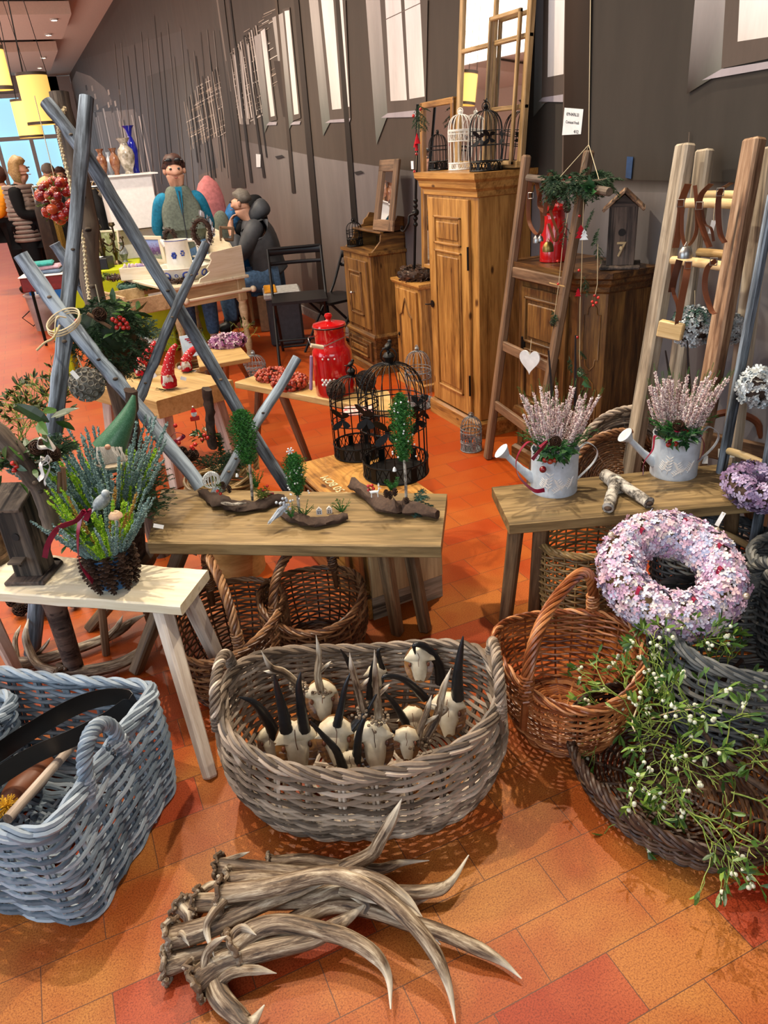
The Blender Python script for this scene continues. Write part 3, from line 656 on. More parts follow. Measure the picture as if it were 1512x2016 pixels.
# blanket chest (local frame from its near corner)
C0=np.array([.812,2.154,0]); ex=nrm(np.array([1.118,2.17,0])-C0); ey=np.array([-ex[1],ex[0],0]); cw,cl,chh=.30,.62,.40
def cw_(a,b,z): return C0+ex*a+ey*b+np.array([0,0,z])
RC=np.stack([ex,ey,[0,0,1.]],1)
t=thing('blanket_chest','pine chest with painted lettering on its lid under the two black birdcages','chest',cw_(cw/2,cl/2,0))
mb=MB(); mb.box(cw_(cw/2,cl/2,.23),(cw,cl,.30),RC,.004); mb.build('body',M['pine'],t,True)
mb=MB(); pf=[(0,0),(.07,0),(.10,.03),(.20,.03),(.23,0),(.30,0),(.30,.10),(0,.10)]
V=MB(); V.prism(pf,1,-.006,.02); v=V.v[-1]; V.v[-1]=C0+v@RC.T; V.build('plinth_end',M['bench_edge'],t,True)
mb.box(cw_(-.004,cl/2,.045),(.022,cl,.09),RC,.004); mb.build('plinth_side',M['pine'],t,True)
mb=MB(); mb.box(cw_(.15,-.004,.25),(.30,.02,.30),RC,.003,along=2); mb.build('end_panel',M['pine_pale'],t,True)
mb=MB()
for z in (.10,.118,.365): mb.box(cw_(-.012,cl/2,z),(.024,cl,.016),RC,.004)
for b in np.linspace(.04,cl-.04,5): mb.box(cw_(-.004,b,.24),(.014,.05,.24),RC,.004,along=2)
mb.build('side_moulding',M['pine_dark'],t,True)
mb=MB(); mb.box(cw_(cw/2-.005,cl/2-.0,.402),(cw+.05,cl+.04,.026),RC,.008,along=1); lid=mb.build('lid',M['pine'],t,True)
def text3d(txt,size,origin,xd,yd,mat,name='lettering',parent=None,ext=.0008,label=None):
    c=bpy.data.curves.new(name,'FONT'); c.body=txt; c.size=size; c.extrude=ext; c.align_x='CENTER'; c.align_y='CENTER'
    o=bpy.data.objects.new(name,c); sc.collection.objects.link(o); bpy.context.view_layer.update()
    me=bpy.data.meshes.new_from_object(o.evaluated_get(bpy.context.evaluated_depsgraph_get())); bpy.data.objects.remove(o); 
    me.materials.clear(); me.materials.append(mat); o=bpy.data.objects.new(name,me); sc.collection.objects.link(o)
    x=nrm(xd); z=nrm(np.cross(x,yd)); y=np.cross(z,x); m_=Matrix.Identity(4)
    off=np.zeros(3); p=parent
    while p is not None: off+=np.array(p.location); p=p.parent
    for i in range(3): m_[i][0]=x[i]; m_[i][1]=y[i]; m_[i][2]=z[i]; m_[i][3]=origin[i]-off[i]
    o.parent=parent; o.matrix_local=m_; return o
M['gold']=plain('cream_lettering','#cdb890',.6)
text3d('1750 BOM',.05,cw_(.035,.33,.4165),ey,-ex,M['gold'],parent=lid,name='painted_lettering')
# ================================================================== furniture along the wall (fronts face the room)
def fbox(t,name,x0,x1,y0,y1,z0,z1,mat,bev=.004,along=None):
    mb=MB(); mb.box(((x0+x1)/2,(y0+y1)/2,(z0+z1)/2),(x1-x0,y1-y0,z1-z0),None,bev,along=along); return mb.build(name,mat,t,True,smooth=30)
def profile_band(mb,path,prof,closed=False):
    """sweep a moulding profile (out,up) along an xy path with mitred corners"""
    P=np.array(path,float)[:,:2]; n=len(P); N=[]
    for i in range(n):
        a=nrm(P[i]-P[i-1]) if i>0 else nrm(P[1]-P[0]); b=nrm(P[(i+1)%n]-P[i]) if i<n-1 else a
        m1=np.array([a[1],-a[0]]);m2=np.array([b[1],-b[0]]); m_=nrm(m1+m2); N.append(m_/max(.4,m_@m1))
    N=np.array(N); pr=np.array(prof); k=len(pr)
    V=np.stack([np.concatenate([P+N*p[0],np.full((n,1),p[1])],1) for p in pr],1).reshape(-1,3); i=np.arange(n-1); j=np.arange(k)
    F=[np.stack([(i[:,None]*k+j).ravel(),((i[:,None]+1)*k+j).ravel(),((i[:,None]+1)*k+(j+1)%k).ravel(),(i[:,None]*k+(j+1)%k).ravel()],1),np.arange(k)[None],(np.arange(k)+(n-1)*k)[None,::-1]]
    g=V[:,[1,0,2]]; mb.add(V,F,gc=g)
def frame_door(t,X,y0,y1,z0,z1,mat,matp,panels,st=.05,name='door'):
    d=fbox(t,name,X-.018,X,y0,y1,z0,z1,mat,.003,2)
    for (a,b,c,e) in panels:
        mb=MB(); r=.012
        for q in ((a,b,c,c+r),(a,b,e-r,e),(a,a+r,c,e),(b-r,b,c,e)): mb.box((X-.022,(q[0]+q[1])/2,(q[2]+q[3])/2),(.014,q[1]-q[0],q[3]-q[2]),None,.003)
        o=mb.build('panel_moulding',mat,d,True)
        mb=MB(); mb.box((X-.0225,(a+b)/2,(c+e)/2),(.01,(b-a)-.06,(e-c)-.06),None,.004,along=2); mb.build('raised_panel',matp,d,True)
    return d
# tall wardrobe
WXf=2.10; y0,y1=3.53,4.10; XB=WX-.005
t=thing('wardrobe','tall narrow honey pine cupboard with cornice, birdcages standing on top','cupboard',((WXf+XB)/2,(y0+y1)/2,0))
fbox(t,'carcass',WXf,XB,y0,y1,.10,1.33,M['pine'],.004,2)
mb=MB(); profile_band(mb,[(XB,y1+.0),(WXf,y1),(WXf,y0),(XB,y0)][::-1][::-1],[(0,1.30),(.012,1.305),(.014,1.33),(.03,1.345),(.034,1.375),(.05,1.39),(.052,1.418),(0,1.418)]); mb.box(((WXf+XB)/2,(y0+y1)/2,1.40),(XB-WXf,y1-y0,.036)); mb.build('cornice',M['pine'],t,True,smooth=25)
mb=MB(); profile_band(mb,[(XB,y1),(WXf,y1),(WXf,y0),(XB,y0)],[(0,0),(.02,0),(.02,.085),(.006,.10),(0,.10)]); mb.build('plinth',M['pine'],t,True,smooth=25)
d=frame_door(t,WXf,y0+.075,y1-.045,.115,1.29,M['pine'],M['pine'],[(y0+.15,y1-.12,1.05,1.20),(y0+.15,y1-.12,.22,1.02)])
mb=MB()
for z in (1.0,.30): mb.rod((WXf-.024,y0+.072,z-.06),(WXf-.024,y0+.072,z+.06),.006,8)
mb.build('hinge',M['blackmetal'],d,True)
mb=MB(); mb.lathe([(.02,0),(.022,.004),(.001,.006)],(WXf-.02,y1-.065,.70),12,rot=roty(-PI/2)); mb.tube([(WXf-.03,y1-.065,.70),(WXf-.05,y1-.06,.70),(WXf-.06,y1-.045,.70)],.004,6); mb.build('key',M['blackmetal'],d,True)
# chamfered cupboard with birdhouse on top
X3=2.11; P3=[(XB,3.16),(X3,3.16),(X3,2.70),(2.19,2.60),(XB,2.60)]
t=thing('corner_cupboard','low antique pine cupboard with carved front corner, birdhouse standing on top','cupboard',(2.27,2.88,0))
mb=MB(); mb.prism([p for p in P3][::-1],2,.06,.96,along=2); mb.build('carcass',M['pine_dark'],t,True,smooth=False)
mb=MB(); profile_band(mb,P3,[(0,.94),(.01,.95),(.012,.97),(.028,.985),(.03,1.0),(.045,1.01),(.047,1.035),(0,1.035)]); mb.prism(P3[::-1],2,1.0,1.033); mb.build('cornice',M['pine_dark'],t,True,smooth=25)
mb=MB(); profile_band(mb,P3,[(0,0),(.022,0),(.022,.07),(.008,.085),(0,.085)]); profile_band(mb,P3,[(0,.25),(.014,.255),(.02,.275),(.014,.30),(0,.305)]); mb.build('plinth',M['pine_dark'],t,True,smooth=25)
frame_door(t,X3,2.76,3.12,.33,.92,M['pine_dark'],M['pine_dark'],[(2.80,3.08,.66,.88),(2.80,3.08,.36,.63)]); frame_door(t,X3,2.76,3.12,.10,.24,M['pine_dark'],M['pine_dark'],[(2.79,3.09,.115,.225)],name='drawer')
mb=MB(); mb.box((X3-.022,3.09,.62),(.006,.03,.12),None,.002); mb.lathe([(.004,0),(.016,.01),(.012,.02)],(X3-.03,3.09,.60),12,rot=roty(-PI/2)); mb.build('lock_plate',M['blackmetal'],t,True)
# carved cartouches on the chamfer and side
cA=np.array([X3,2.70,0]); cB=np.array([2.19,2.60,0]); ed=nrm(cB-cA); nn=np.array([ed[1],-ed[0],0]); nn=nn if nn[0]<0 else -nn
for z0_,z1_ in ((.60,.90),(.32,.56)):
    W=.036; pts=[(-W,z0_+.05),(-W*.6,z0_+.05),(-W*.5,z0_+.02),(0,z0_),(W*.5,z0_+.02),(W*.6,z0_+.05),(W,z0_+.05),(W,z1_-.05),(W*.6,z1_-.05),(W*.5,z1_-.02),(0,z1_),(-W*.5,z1_-.02),(-W*.6,z1_-.05),(-W,z1_-.05)]
    mb=MB(); mb.tube([(cA+cB)/2+ed*a+nn*.002+np.array([0,0,z]) for a,z in pts],.0035,5,True); mb.build('carved_cartouche',M['pine_dark'],t,True)
# dark washstand cupboard with shelf and mirror
t=thing('cupboard','dark antique cupboard with scrolled open shelf, brown mirror standing on it','cupboard',(2.3,5.36,0)); a0,a1=5.10,5.62; X1=2.14
fbox(t,'lower_carcass',X1-.01,XB,a0-.01,a1+.01,.06,.27,M['pine_dark']); fbox(t,'carcass',X1,XB,a0,a1,.27,.87,M['pine_dark'],.004,2)
mb=MB(); q=[(XB,a1),(X1,a1),(X1,a0),(XB,a0)]; profile_band(mb,q,[(0,.26),(.016,.265),(.018,.28),(.004,.295),(0,.30)]); mb.build('waist_moulding',M['pine_dark'],t,True,smooth=25); mb=MB(); profile_band(mb,q,[(0,0),(.03,0),(.028,.05),(.012,.065),(0,.065)]); mb.build('plinth',M['pine_dark'],t,True,smooth=25); mb=MB(); profile_band(mb,q,[(0,.855),(.015,.865),(.015,.885),(0,.885)]); mb.box(((X1+XB)/2,(a0+a1)/2,.87),(XB-X1,a1-a0,.03)); mb.build('cornice',M['pine_dark'],t,True,smooth=25)
frame_door(t,X1,a0+.05,a1-.04,.33,.82,M['pine_dark'],M['pine_dark'],[(a0+.14,a1-.14,.42,.74)]); frame_door(t,X1-.01,a0+.04,a1-.03,.09,.24,M['pine_dark'],M['pine_dark'],[(a0+.08,a1-.08,.115,.215)],name='drawer')
mb=MB(); mb.lathe([(.005,0),(.005,.015),(.014,.025),(.008,.036),(.001,.038)],(X1-.03,a0+.28,.58),12,rot=roty(-PI/2)); mb.build('knob',M['steel'],t,True)
for yy in (a0+.01,a1-.01):
    mb=MB(); sd=[(X1+.02,.885),(XB,.885),(XB,1.10),(XB-.05,1.11),(XB-.07,1.08),(XB-.10,1.06),(XB-.11,1.03),(X1+.14,1.02),(X1+.10,1.0),(X1+.09,.95),(X1+.05,.91)]
    mb.prism(sd,1,yy-.01,yy+.01); mb.build('shelf_side',M['pine_dark'],t,True,smooth=False)
fbox(t,'shelf',X1+.09,XB,a0,a1,1.0,1.015,M['pine_dark']); fbox(t,'shelf_back',XB-.012,XB,a0,a1,.885,1.10,M['pine_dark'])
# rectangle frame helper: plane corners tl,tr,br,bl in world; rails w wide
def rail_frame(t,pts,w_,d,mat,name='frame',bars=(),bw=.02):
    tl,tr,br,bl=[np.array(p,float) for p in pts]; n=nrm(np.cross(tr-tl,bl-tl)); X_=nrm(tr-tl);Y_=nrm(bl-tl); mb=MB()
    mb.beam(tl+X_*w_/2,bl+X_*w_/2,w_,d,n); mb.beam(tr-X_*w_/2,br-X_*w_/2,w_,d,n)
    mb.beam(tl+Y_*w_/2,tr+Y_*w_/2,w_,d,n); mb.beam(bl-Y_*w_/2,br-Y_*w_/2,w_,d,n); o=mb.build(name,mat,t,True,smooth=30)
    if bars:
        mb=MB()
        for (a,b) in bars:
            f=lambda u,v:(tl*(1-u)+tr*u)*(1-v)+(bl*(1-u)+br*u)*v
            mb.beam(f(*a),f(*b),bw,d*.9,n)
        mb.build('glazing_bars',mat,t,True,smooth=30)
    return o
def glass_pane(t,pts,mat,inset=.0,name='mirror_glass',off=.006):
    tl,tr,br,bl=[np.array(p,float) for p in pts]; n=nrm(np.cross(tr-tl,bl-tl)); X_=nrm(tr-tl);Y_=nrm(bl-tl); k=inset
    P=[tl+X_*k+Y_*k,tr-X_*k+Y_*k,br-X_*k-Y_*k,bl+X_*k-Y_*k]; mb=MB(); mb.add(np.concatenate([np.array(P)-n*off,np.array(P)-n*(off-.004)]),[np.array([[0,1,2,3],[7,6,5,4],[0,4,5,1],[1,5,6,2],[2,6,7,3],[3,7,4,0]])])
    return mb.build(name,mat,t,True,smooth=False)
M['sash']=wood('sash_wood',['#6a5230','#9a7a4c','#b8986a'],.5,.9,cracks=.4)
# window-sash mirror on the wardrobe
Xb,Xt=2.29,2.37
pb=[np.array([Xb,4.09,1.425]),np.array([Xb,3.42,1.425])]; pt=[np.array([Xt,4.09,2.55]),np.array([Xt,3.42,2.55])]
PT=[pt[0],pt[1],pb[1],pb[0]]
t=thing('window_mirror','large mirror in an old six-pane wooden window frame standing on the tall cupboard','mirror',(Xb,3.75,1.42))
rail_frame(t,PT,.035,.03,M['sash'],bars=[((.52,0),(.52,1)),((0,.5),(1,.5)),((.52,.76),(1,.76)),((0,.25),(1,.25))],bw=.022); glass_pane(t,PT,M['mirror'],.03,off=.002)
PS=[pt[0]*.60+pb[0]*.40+np.array([-.03,-.0,0]),pt[1]*.60+pb[1]*.40+np.array([-.03,0.05,0]),pb[1]+np.array([-.03,.05,.015]),pb[0]+np.array([-.03,0,.015])]
PS=[PS[0]*.45+PS[1]*.55,PS[1],PS[2],PS[3]*.45+PS[2]*.55]
rail_frame(t,PS,.020,.018,M['sash'],'inner_sash')
# tall narrow mirror frame behind
PQ=[PX(830,203,2.36),PX(896,190,2.36)]; PQ=[PQ[0],PQ[1],np.array([2.30,PQ[1][1],.02]),np.array([2.30,PQ[0][1],.02])]
t=thing('window_mirror','tall narrow mirror in a brown window frame behind the left side of the tall cupboard','mirror',(2.3,4.4,0))
rail_frame(t,PQ,.035,.03,M['pine'],bars=[((0,.54),(1,.54))],bw=.025); glass_pane(t,PQ,M['mirror'],.02,off=.0)
# small brown mirror on the dark cupboard
PM=[PX(750,324,2.33),PX(788,322,2.33),PX(774,465,2.25),PX(736,461,2.25)]; dz=1.017-min(PM[2][2],PM[3][2]); PM=[p+np.array([0,0,dz]) for p in PM]
t=thing('mirror','small upright mirror in a wide brown wooden frame on the dark cupboard','mirror',(2.27,5.08,1.016))
rail_frame(t,PM,.075,.02,M['ladder']); glass_pane(t,PM,M['mirror'],.07,off=-.004)
# small gothic cupboard
t=thing('cupboard','small waxed pine cupboard with pointed-arch door, cone wreath lying on top','cupboard',(2.32,4.69,0)); X2=2.22; g0,g1=4.48,4.88
fbox(t,'carcass',X2,XB,g0,g1,.05,.71,M['pine'],.004,2); mb=MB(); q=[(XB,g1),(X2,g1),(X2,g0),(XB,g0)]; profile_band(mb,q,[(0,.70),(.012,.705),(.02,.72),(.02,.735),(0,.735)]); mb.box(((X2+XB)/2,(g0+g1)/2,.722),(XB-X2,g1-g0,.024)); mb.build('top',M['pine'],t,True,smooth=25); mb=MB(); profile_band(mb,q,[(0,0),(.015,0),(.015,.05),(0,.06)]); mb.build('plinth',M['pine'],t,True,smooth=25)
d=frame_door(t,X2,g0+.04,g1-.05,.08,.68,M['pine'],M['pine'],[])
mb=MB(); yc=(g0+g1)/2; mb.tube([(X2-.02,yc-.09,.13),(X2-.02,yc-.09,.50),(X2-.02,yc-.05,.52),(X2-.02,yc,.62),(X2-.02,yc+.05,.52),(X2-.02,yc+.09,.50),(X2-.02,yc+.09,.13)],.007,5,True); mb.build('pointed_panel',M['pine_dark'],d,True)
mb=MB(); mb.lathe([(.012,0),(.014,.004),(.004,.01)],(X2-.018,g1-.08,.36),10,rot=roty(-PI/2)); mb.tube([(X2-.03,g1-.08+.014*math.cos(a),.345+.014*math.sin(a)) for a in np.linspace(0,2*PI,13)[:-1]],.002,5,True); mb.build('ring_pull',M['blackmetal'],d,True)
# ================================================================== ladders
def ladder(label,l0,l1,r0,r1,w_,d,rungs,mat,rmat,rw=.035,round_=False,name='wooden_ladder',taper=.9):
    c=(np.array(l0)+np.array(r0))/2; t=thing(name,label,'ladder',(c[0],c[1],0)); n=nrm(np.cross(np.array(l1)-l0,np.array(r0)-l0))
    for a,b in ((l0,l1),(r0,r1)):
        mb=MB(); mb.beam(a,b,w_,d,n,.008,w1=w_*taper,d1=d*taper); mb.build('rail',mat,t,True,smooth=30)
    for v,ext in rungs:
        a=np.array(l0)*(1-v)+np.array(l1)*v; b=np.array(r0)*(1-v)+np.array(r1)*v; e=nrm(b-a)*ext; mb=MB()
        if round_: mb.tube(smooth_path([a-e,(a+b)/2+[0,0,.004],b+e],9),[rw*.8]+[rw]*7+[rw*.8],10)
        else: mb.beam(a-e,b+e,d*.5,rw,(0,0,1),.004)
        mb.build('rung',rmat,t,True,smooth=40)
    return t
l0=Z(960,903);l1=PX(1037,305,2.12); r0=Z(1040,985); r1=PX(1160,296,2.12)
ladder('brown wooden ladder leaning on the carved cupboard, white heart hanging from a rung',l0,l1,r0,r1,.05,.038,[(.21,.01),(.42,.01),(.66,.01)],M['ladder'],M['ladder'],.05)
LA=(l0,l1,r0,r1)
def lsolve(px0,px1,px2,X0,X1):
    return PX(*px0,X0),PX(*px1,X1)
# two weathered ladders on the right and a thin grey one
fb=Z(1222,995); L0=np.array([2.02,2.27,0]); L1=PX(1350,283,2.26)
def foot_from(px_top,px_mid,top):
    """extend the rail seen through two pixels down to the floor, keeping it in a leaning plane"""
    X0=top[0]
    for xm in np.linspace(X0,X0-.4,81):
        m_=PX(*px_mid,xm); k=top[2]/(top[2]-m_[2]); f=top+(m_-top)*k
        if f[0]<=LEANX: return f
    return f
LEANX=2.03
l1=PX(1350,283,2.27); l0=foot_from((1350,283),(1290,640),l1); r1=PX(1486,272,2.27); LEANX=1.99; r0=foot_from((1486,272),(1420,640),r1); 
ladder('weathered ladder with one pale and one dark rail, leather straps hung on its round rungs',l0,l1,r0,r1,.075,.05,[(.735,.01),(.867,.01)],M['rail_pale'],M['rung'],.017,True,taper=.95)
# the right rail of that ladder is of brown weathered wood
[o for o in bpy.data.objects if o.name.startswith('rail')][-1].data.materials[0]=M['rail_brown']; [o for o in bpy.data.objects if o.name.startswith('rail')][-1]['label']='dark brown deeply weathered rail'
LB=(l0,l1,r0,r1)
l1=PX(1388,294,2.36); r1=PX(1512,290,2.36); LEANX=2.18; l0=foot_from((1388,294),(1345,640),l1); r0=foot_from((1512,290),(1470,640),r1)
ladder('second pale ladder standing right behind the strap-hung one',l0,l1,r0,r1,.07,.045,[(.76,.01),(.895,.01)],M['rail_pale'],M['rung'],.016,True,taper=.95)
l1=PX(1522,380,2.22); r1=PX(1600,380,2.22); LEANX=1.97; l0=foot_from((1522,380),(1455,740),l1); r0=foot_from((1600,380),(1540,740),r1)
LC=(l0,l1,r0,r1)
ladder('thin grey ladder with round rungs at the right edge, flower ball on it',l0,l1,r0,r1,.028,.04,[(.39,.01),(.56,.01),(.18,.01)],M['drift'],M['rung'],.013,True)
# ================================================================== folding chairs
def folding_chair(label,loc,rz):
    t=thing('folding_chair',label,'chair',loc,rz); r=.011; W=.20
    mb=MB(); mb.prism([(-.20,-.19),(.20,-.19),(.20,.18),(.15,.20),(-.15,.20),(-.20,.18)],2,.435,.455); mb.build('seat',M['black'],t,smooth=30)
    mb=MB(); a=np.linspace(-1,1,13); P=np.array([(x*W,.235-.02*(1-x*x)*-1,.70) for x in a])
    for z,hh in ((.745,.05),(.665,.028)):
        for i in range(12): pass
        V=MB(); 
        Q=np.array([(x*W,.25+.025*(1-x*x)+ (z-.70)*.25,z) for x in a]); V.tube(Q,.006,8,flat=hh/.006/2,fr=(nrm(np.gradient(Q,axis=0)),np.tile([0,1.,0],(13,1)),np.tile([0,0,1.],(13,1)))); V.build('backrest_bar',M['black'],t)
    for s in (-1,1):
        mb=MB(); mb.tube(smooth_path([(s*W,-.22,0),(s*W,-.02,.30),(s*W,.14,.50),(s*W,.27,.77)],14),r,8); mb.build('leg',M['black'],t)
        mb=MB(); mb.tube([(s*(W-.02),.24,0),(s*(W-.02),.02,.26),(s*(W-.02),-.16,.44)],r,8); mb.build('leg',M['black'],t)
    mb=MB(); mb.rod((-W,.27,.77),(W,.27,.77),r,8); mb.build('top_rail',M['black'],t)
    mb=MB(); mb.rod((-W,-.10,.16),(W,-.10,.16),r*.8,8); mb.rod((-W+.02,.2,.04),(W-.02,.2,.04),r*.8,8); mb.build('stretcher',M['black'],t); return t
fc_=folding_chair('black folding chair standing open in the aisle in front of the mural wall',(1.86,5.98,0),math.radians(-18))
fc_.scale=(1.1,1.1,1.1)
folding_chair('second black folding chair half hidden behind the first, nearer the dark cupboard',(2.16,5.98,0),math.radians(-75))
# brown bench with bent arm at the right, partly hidden behind the bench with the cans
t=thing('wooden_settle','dark brown wooden seat with a bent hoop armrest behind the right watering can','chair',(2.2,1.98,0))
mb=MB(); a_=PY(1372,870,2.05); b_=PY(1530,905,1.85); mb.beam(a_,b_,.03,.10,(0,0,1)); mb.build('back_board',M['ladder'],t,True)
mb=MB(); p=[PY(1392,850,2.05),PY(1400,822,2.05),PY(1440,812,2.0),PY(1487,828,1.95),PY(1500,860,1.93)]; mb.tube(smooth_path(p,20),.014,8); mb.build('hoop_arm',M['leather'],t,True)
for q in (a_,b_):
    mb=MB(); mb.beam((q[0],q[1],0),q,.04,.04); mb.build('leg',M['ladder'],t,True)
# ================================================================== antlers and horned skulls
def mat_antler():
    nt=NT('antler'); r,t=sep(nt); g=nt.attr('gc').outputs['Vector']
    a=nt.noise(g,1,5,.7,sc3=(9,70,70),dist=.5); b=nt.noise(g,14,3,.6)
    base=nt.ramp(a,['#2a1e15','#655240','#9a8972','#cdc1ab'],[.35,.46,.56,.68]); tip=nt.ramp(b,['#b7ab96','#e2dccb'])
    tt=nt.ramp(nt.math('ADD',t,nt.math('MULTIPLY',nt.math('SUBTRACT',b,.5),.2)),['#000000','#ffffff'],[.78,.97]); c=nt.mix(tt,base,tip)
    nt.bump(a,.7,.003); return nt.fin(c,.5,0,.4)
M['antler']=mat_antler(); M['horn']=plain('black_horn','#14161a',.35,0,.5,.25,40); M['bone']=vari('skull_bone',['#8f7d60','#cfc3a8','#efe9d8'],.55,noisy=.9,scale=22); M['burr']=vari('antler_burr',['#3a2c20','#6a5642','#d9cfba'],.6,noisy=.6,scale=90)
M['plaque']=wood('plaque_wood',['#3f240c','#74481c','#9c6c30'],.4,1.5,coat=.3)
def antler_mesh(mb,P,r0,t0=0.,t1=1.,tip=.15,n=30,seg=10):
    P=smooth_path(P,n); u=np.linspace(0,1,n); r=r0*((1-u*.45)*np.clip((1-u)/.28,tip,1)**.8); r=r*(1+.06*RS.randn(n).cumsum()/5*(1-u)); r[-1]=r0*.06; mb.tube(P,np.maximum(r,r0*.05),seg,t=t0+(t1-t0)*u,flat=.88)
def burr(t,c,ax,r,name='burr'):
    mb=MB(); n=26; B=basis(np.array([ax]))[0]; th=np.arange(n)/n*2*PI; rr=r*(1+.09*RS.randn(n))
    P=np.stack([rr*np.cos(th),rr*np.sin(th),r*.12*RS.randn(n)],1)@B.T+c; mb.tube(P,r*.17,6,True)
    Q=P+RS.randn(n,3)*r*.06; mb.inst(ICO0,Q,np.tile(np.eye(3),(n,1,1)),r*.14*(1+.4*RS.rand(n)))
    mb.lathe([(r*.95,r*.06),(r*.8,-r*.12),(r*.3,-r*.28),(.0005,-r*.3)],c,14,rot=B); return mb.build(name,M['burr'],t,True)
def cz(p,cx,cy,k): return (cx+p[0]/k,cy+p[1]/k)
def q7(p): return cz(p,280,1550,1.89)
def antler(label,pts,zs,r,tines=(),burrat=True,group='shed antlers piled on the floor',q=q7):
    zs=np.interp(np.linspace(0,1,len(pts)),np.linspace(0,1,len(zs)),zs); P=[Z(*q(p),z) for p,z in zip(pts,zs)]
    t=thing('antler',label,'antler',(P[0][0],P[0][1],0),0,group)
    r*=1.18; mb=MB(); antler_mesh(mb,P,r); mb.build('beam',M['antler'],t,True)
    for tp,tz,tr in tines:
        tz=np.interp(np.linspace(0,1,len(tp)),np.linspace(0,1,len(tz)),tz); mb=MB(); antler_mesh(mb,[Z(*q(p),z) for p,z in zip(tp,tz)],tr,.35,1.05,n=18,seg=8); mb.build('tine',M['antler'],t,True)
    if burrat: burr(t,P[0],nrm(P[1]-P[0]),r*1.35)
    return t
antler('long dark antler sweeping in a big arc over the whole pile',[(290,400),(470,375),(690,325),(850,380),(1000,500),(1090,620),(1140,740),(1166,878)],[.115,.125,.12,.06,.02],.021,
   [([(330,395),(262,470),(240,530),(268,632)],[.115,.12,.10,.08],.012),([(735,330),(800,318),(900,350),(990,420),(1042,482)],[.12,.13,.11,.09],.016)])
antler('thick pale-striped antler lying across the middle of the pile',[(112,560),(250,520),(450,430),(600,375),(700,345)],[.06,.085,.095,.10],.023,[([(130,560),(150,545),(175,590)],[.07,.085,.07],.010)])
antler('antler at the back of the pile with a tall tine rising against the basket',[(285,292),(420,300),(600,318),(750,300),(830,250)],[.04,.05,.06,.07],.018,[([(740,305),(850,250),(890,190),(935,110),(966,42)],[.06,.08,.12,.16,.19],.021),([(300,275),(350,258),(400,240)],[.045,.06,.07],.008)])
antler('slim pale antler behind the others pointing right',[(470,285),(600,272),(740,292),(880,305),(960,282),(1068,272)],[.03,.03,.025],.016)
antler('dark antler with an upturned tip at the far right back',[(320,355),(450,342),(700,375),(930,390),(1080,385),(1150,350),(1215,252)],[.05,.05,.035,.04,.06],.02)
antler('short curved antler in front, hooking downward with its tip to the right bottom',[(335,590),(420,530),(520,508),(640,528),(760,560),(860,620),(915,700),(925,826)],[.07,.085,.07,.05,.02],.022,[([(345,600),(342,550),(375,522),(425,550)],[.07,.09,.10,.09],.013)])
antler('pale antler with a white upright brow tine at the front left',[(198,722),(300,650),(480,600),(640,560),(760,490),(835,432)],[.04,.055,.06,.06,.07],.024,[([(225,700),(240,620),(270,580),(315,552)],[.05,.08,.11,.12],.012)])
antler('dark stub of an antler with a broad burr at the left end of the pile',[(90,660),(160,640),(260,610),(380,580)],[.03,.035,.04],.022,[])
antler('forked grey antler curling out at the bottom left of the pile',[(262,700),(290,780),(350,845),(400,880),(455,810)],[.03,.025,.02,.03],.022,[([(280,730),(330,690),(420,680),(500,692)],[.03,.05,.05,.03],.015)],False)
antler('long antler with a white tip pointing to the lower right',[(560,505),(700,440),(850,455),(980,500),(1100,535),(1250,600),(1340,650),(1412,712)],[.05,.055,.045,.03,.012],.02,[([(830,470),(835,430),(760,400)],[.055,.07,.08],.013)],False)
antler('dark smooth antler under the big arc with a pale knuckled tine',[(205,430),(400,425),(600,420),(740,380),(870,400),(990,450),(1110,585)],[.05,.065,.07,.06,.03],.019,[([(740,385),(800,400),(890,438)],[.08,.09,.08],.012)])
antler('small dark antler with a rough burr at the upper left of the pile',[(150,440),(180,480),(185,530),(200,600)],[.03,.03,.03],.018,[([(165,455),(230,380),(300,345)],[.03,.04,.03],.014)])
antler('white antler tip poking out at the right middle of the pile',[(900,445),(960,445),(1010,428),(1078,408)],[.02,.02],.012,(),False)
# big antlers under the pale bench (crop 0,1100 scale 2.688)
q4=lambda p: cz(p,0,1100,2.688)
antler('large dark antler lying under the pale bench, tine pointing up',[(330,620),(450,600),(620,560),(760,480),(860,360)],[.03,.03,.035],.027,[([(300,600),(200,560),(150,470),(135,400),(152,310)],[.03,.04,.08,.12,.15],.019),([(200,500),(240,460),(268,416)],[.05,.08,.10],.009)],True,'large antlers under the pale bench',q4)
antler('second large dark antler behind it under the pale bench',[(60,560),(200,540),(400,480),(600,400),(700,330),(780,290)],[.03,.03,.04],.024,[([(560,420),(620,360),(650,300)],[.04,.06,.08],.014),([(90,540),(80,430),(110,350)],[.03,.08,.11],.012)],False,'large antlers under the pale bench',q4)
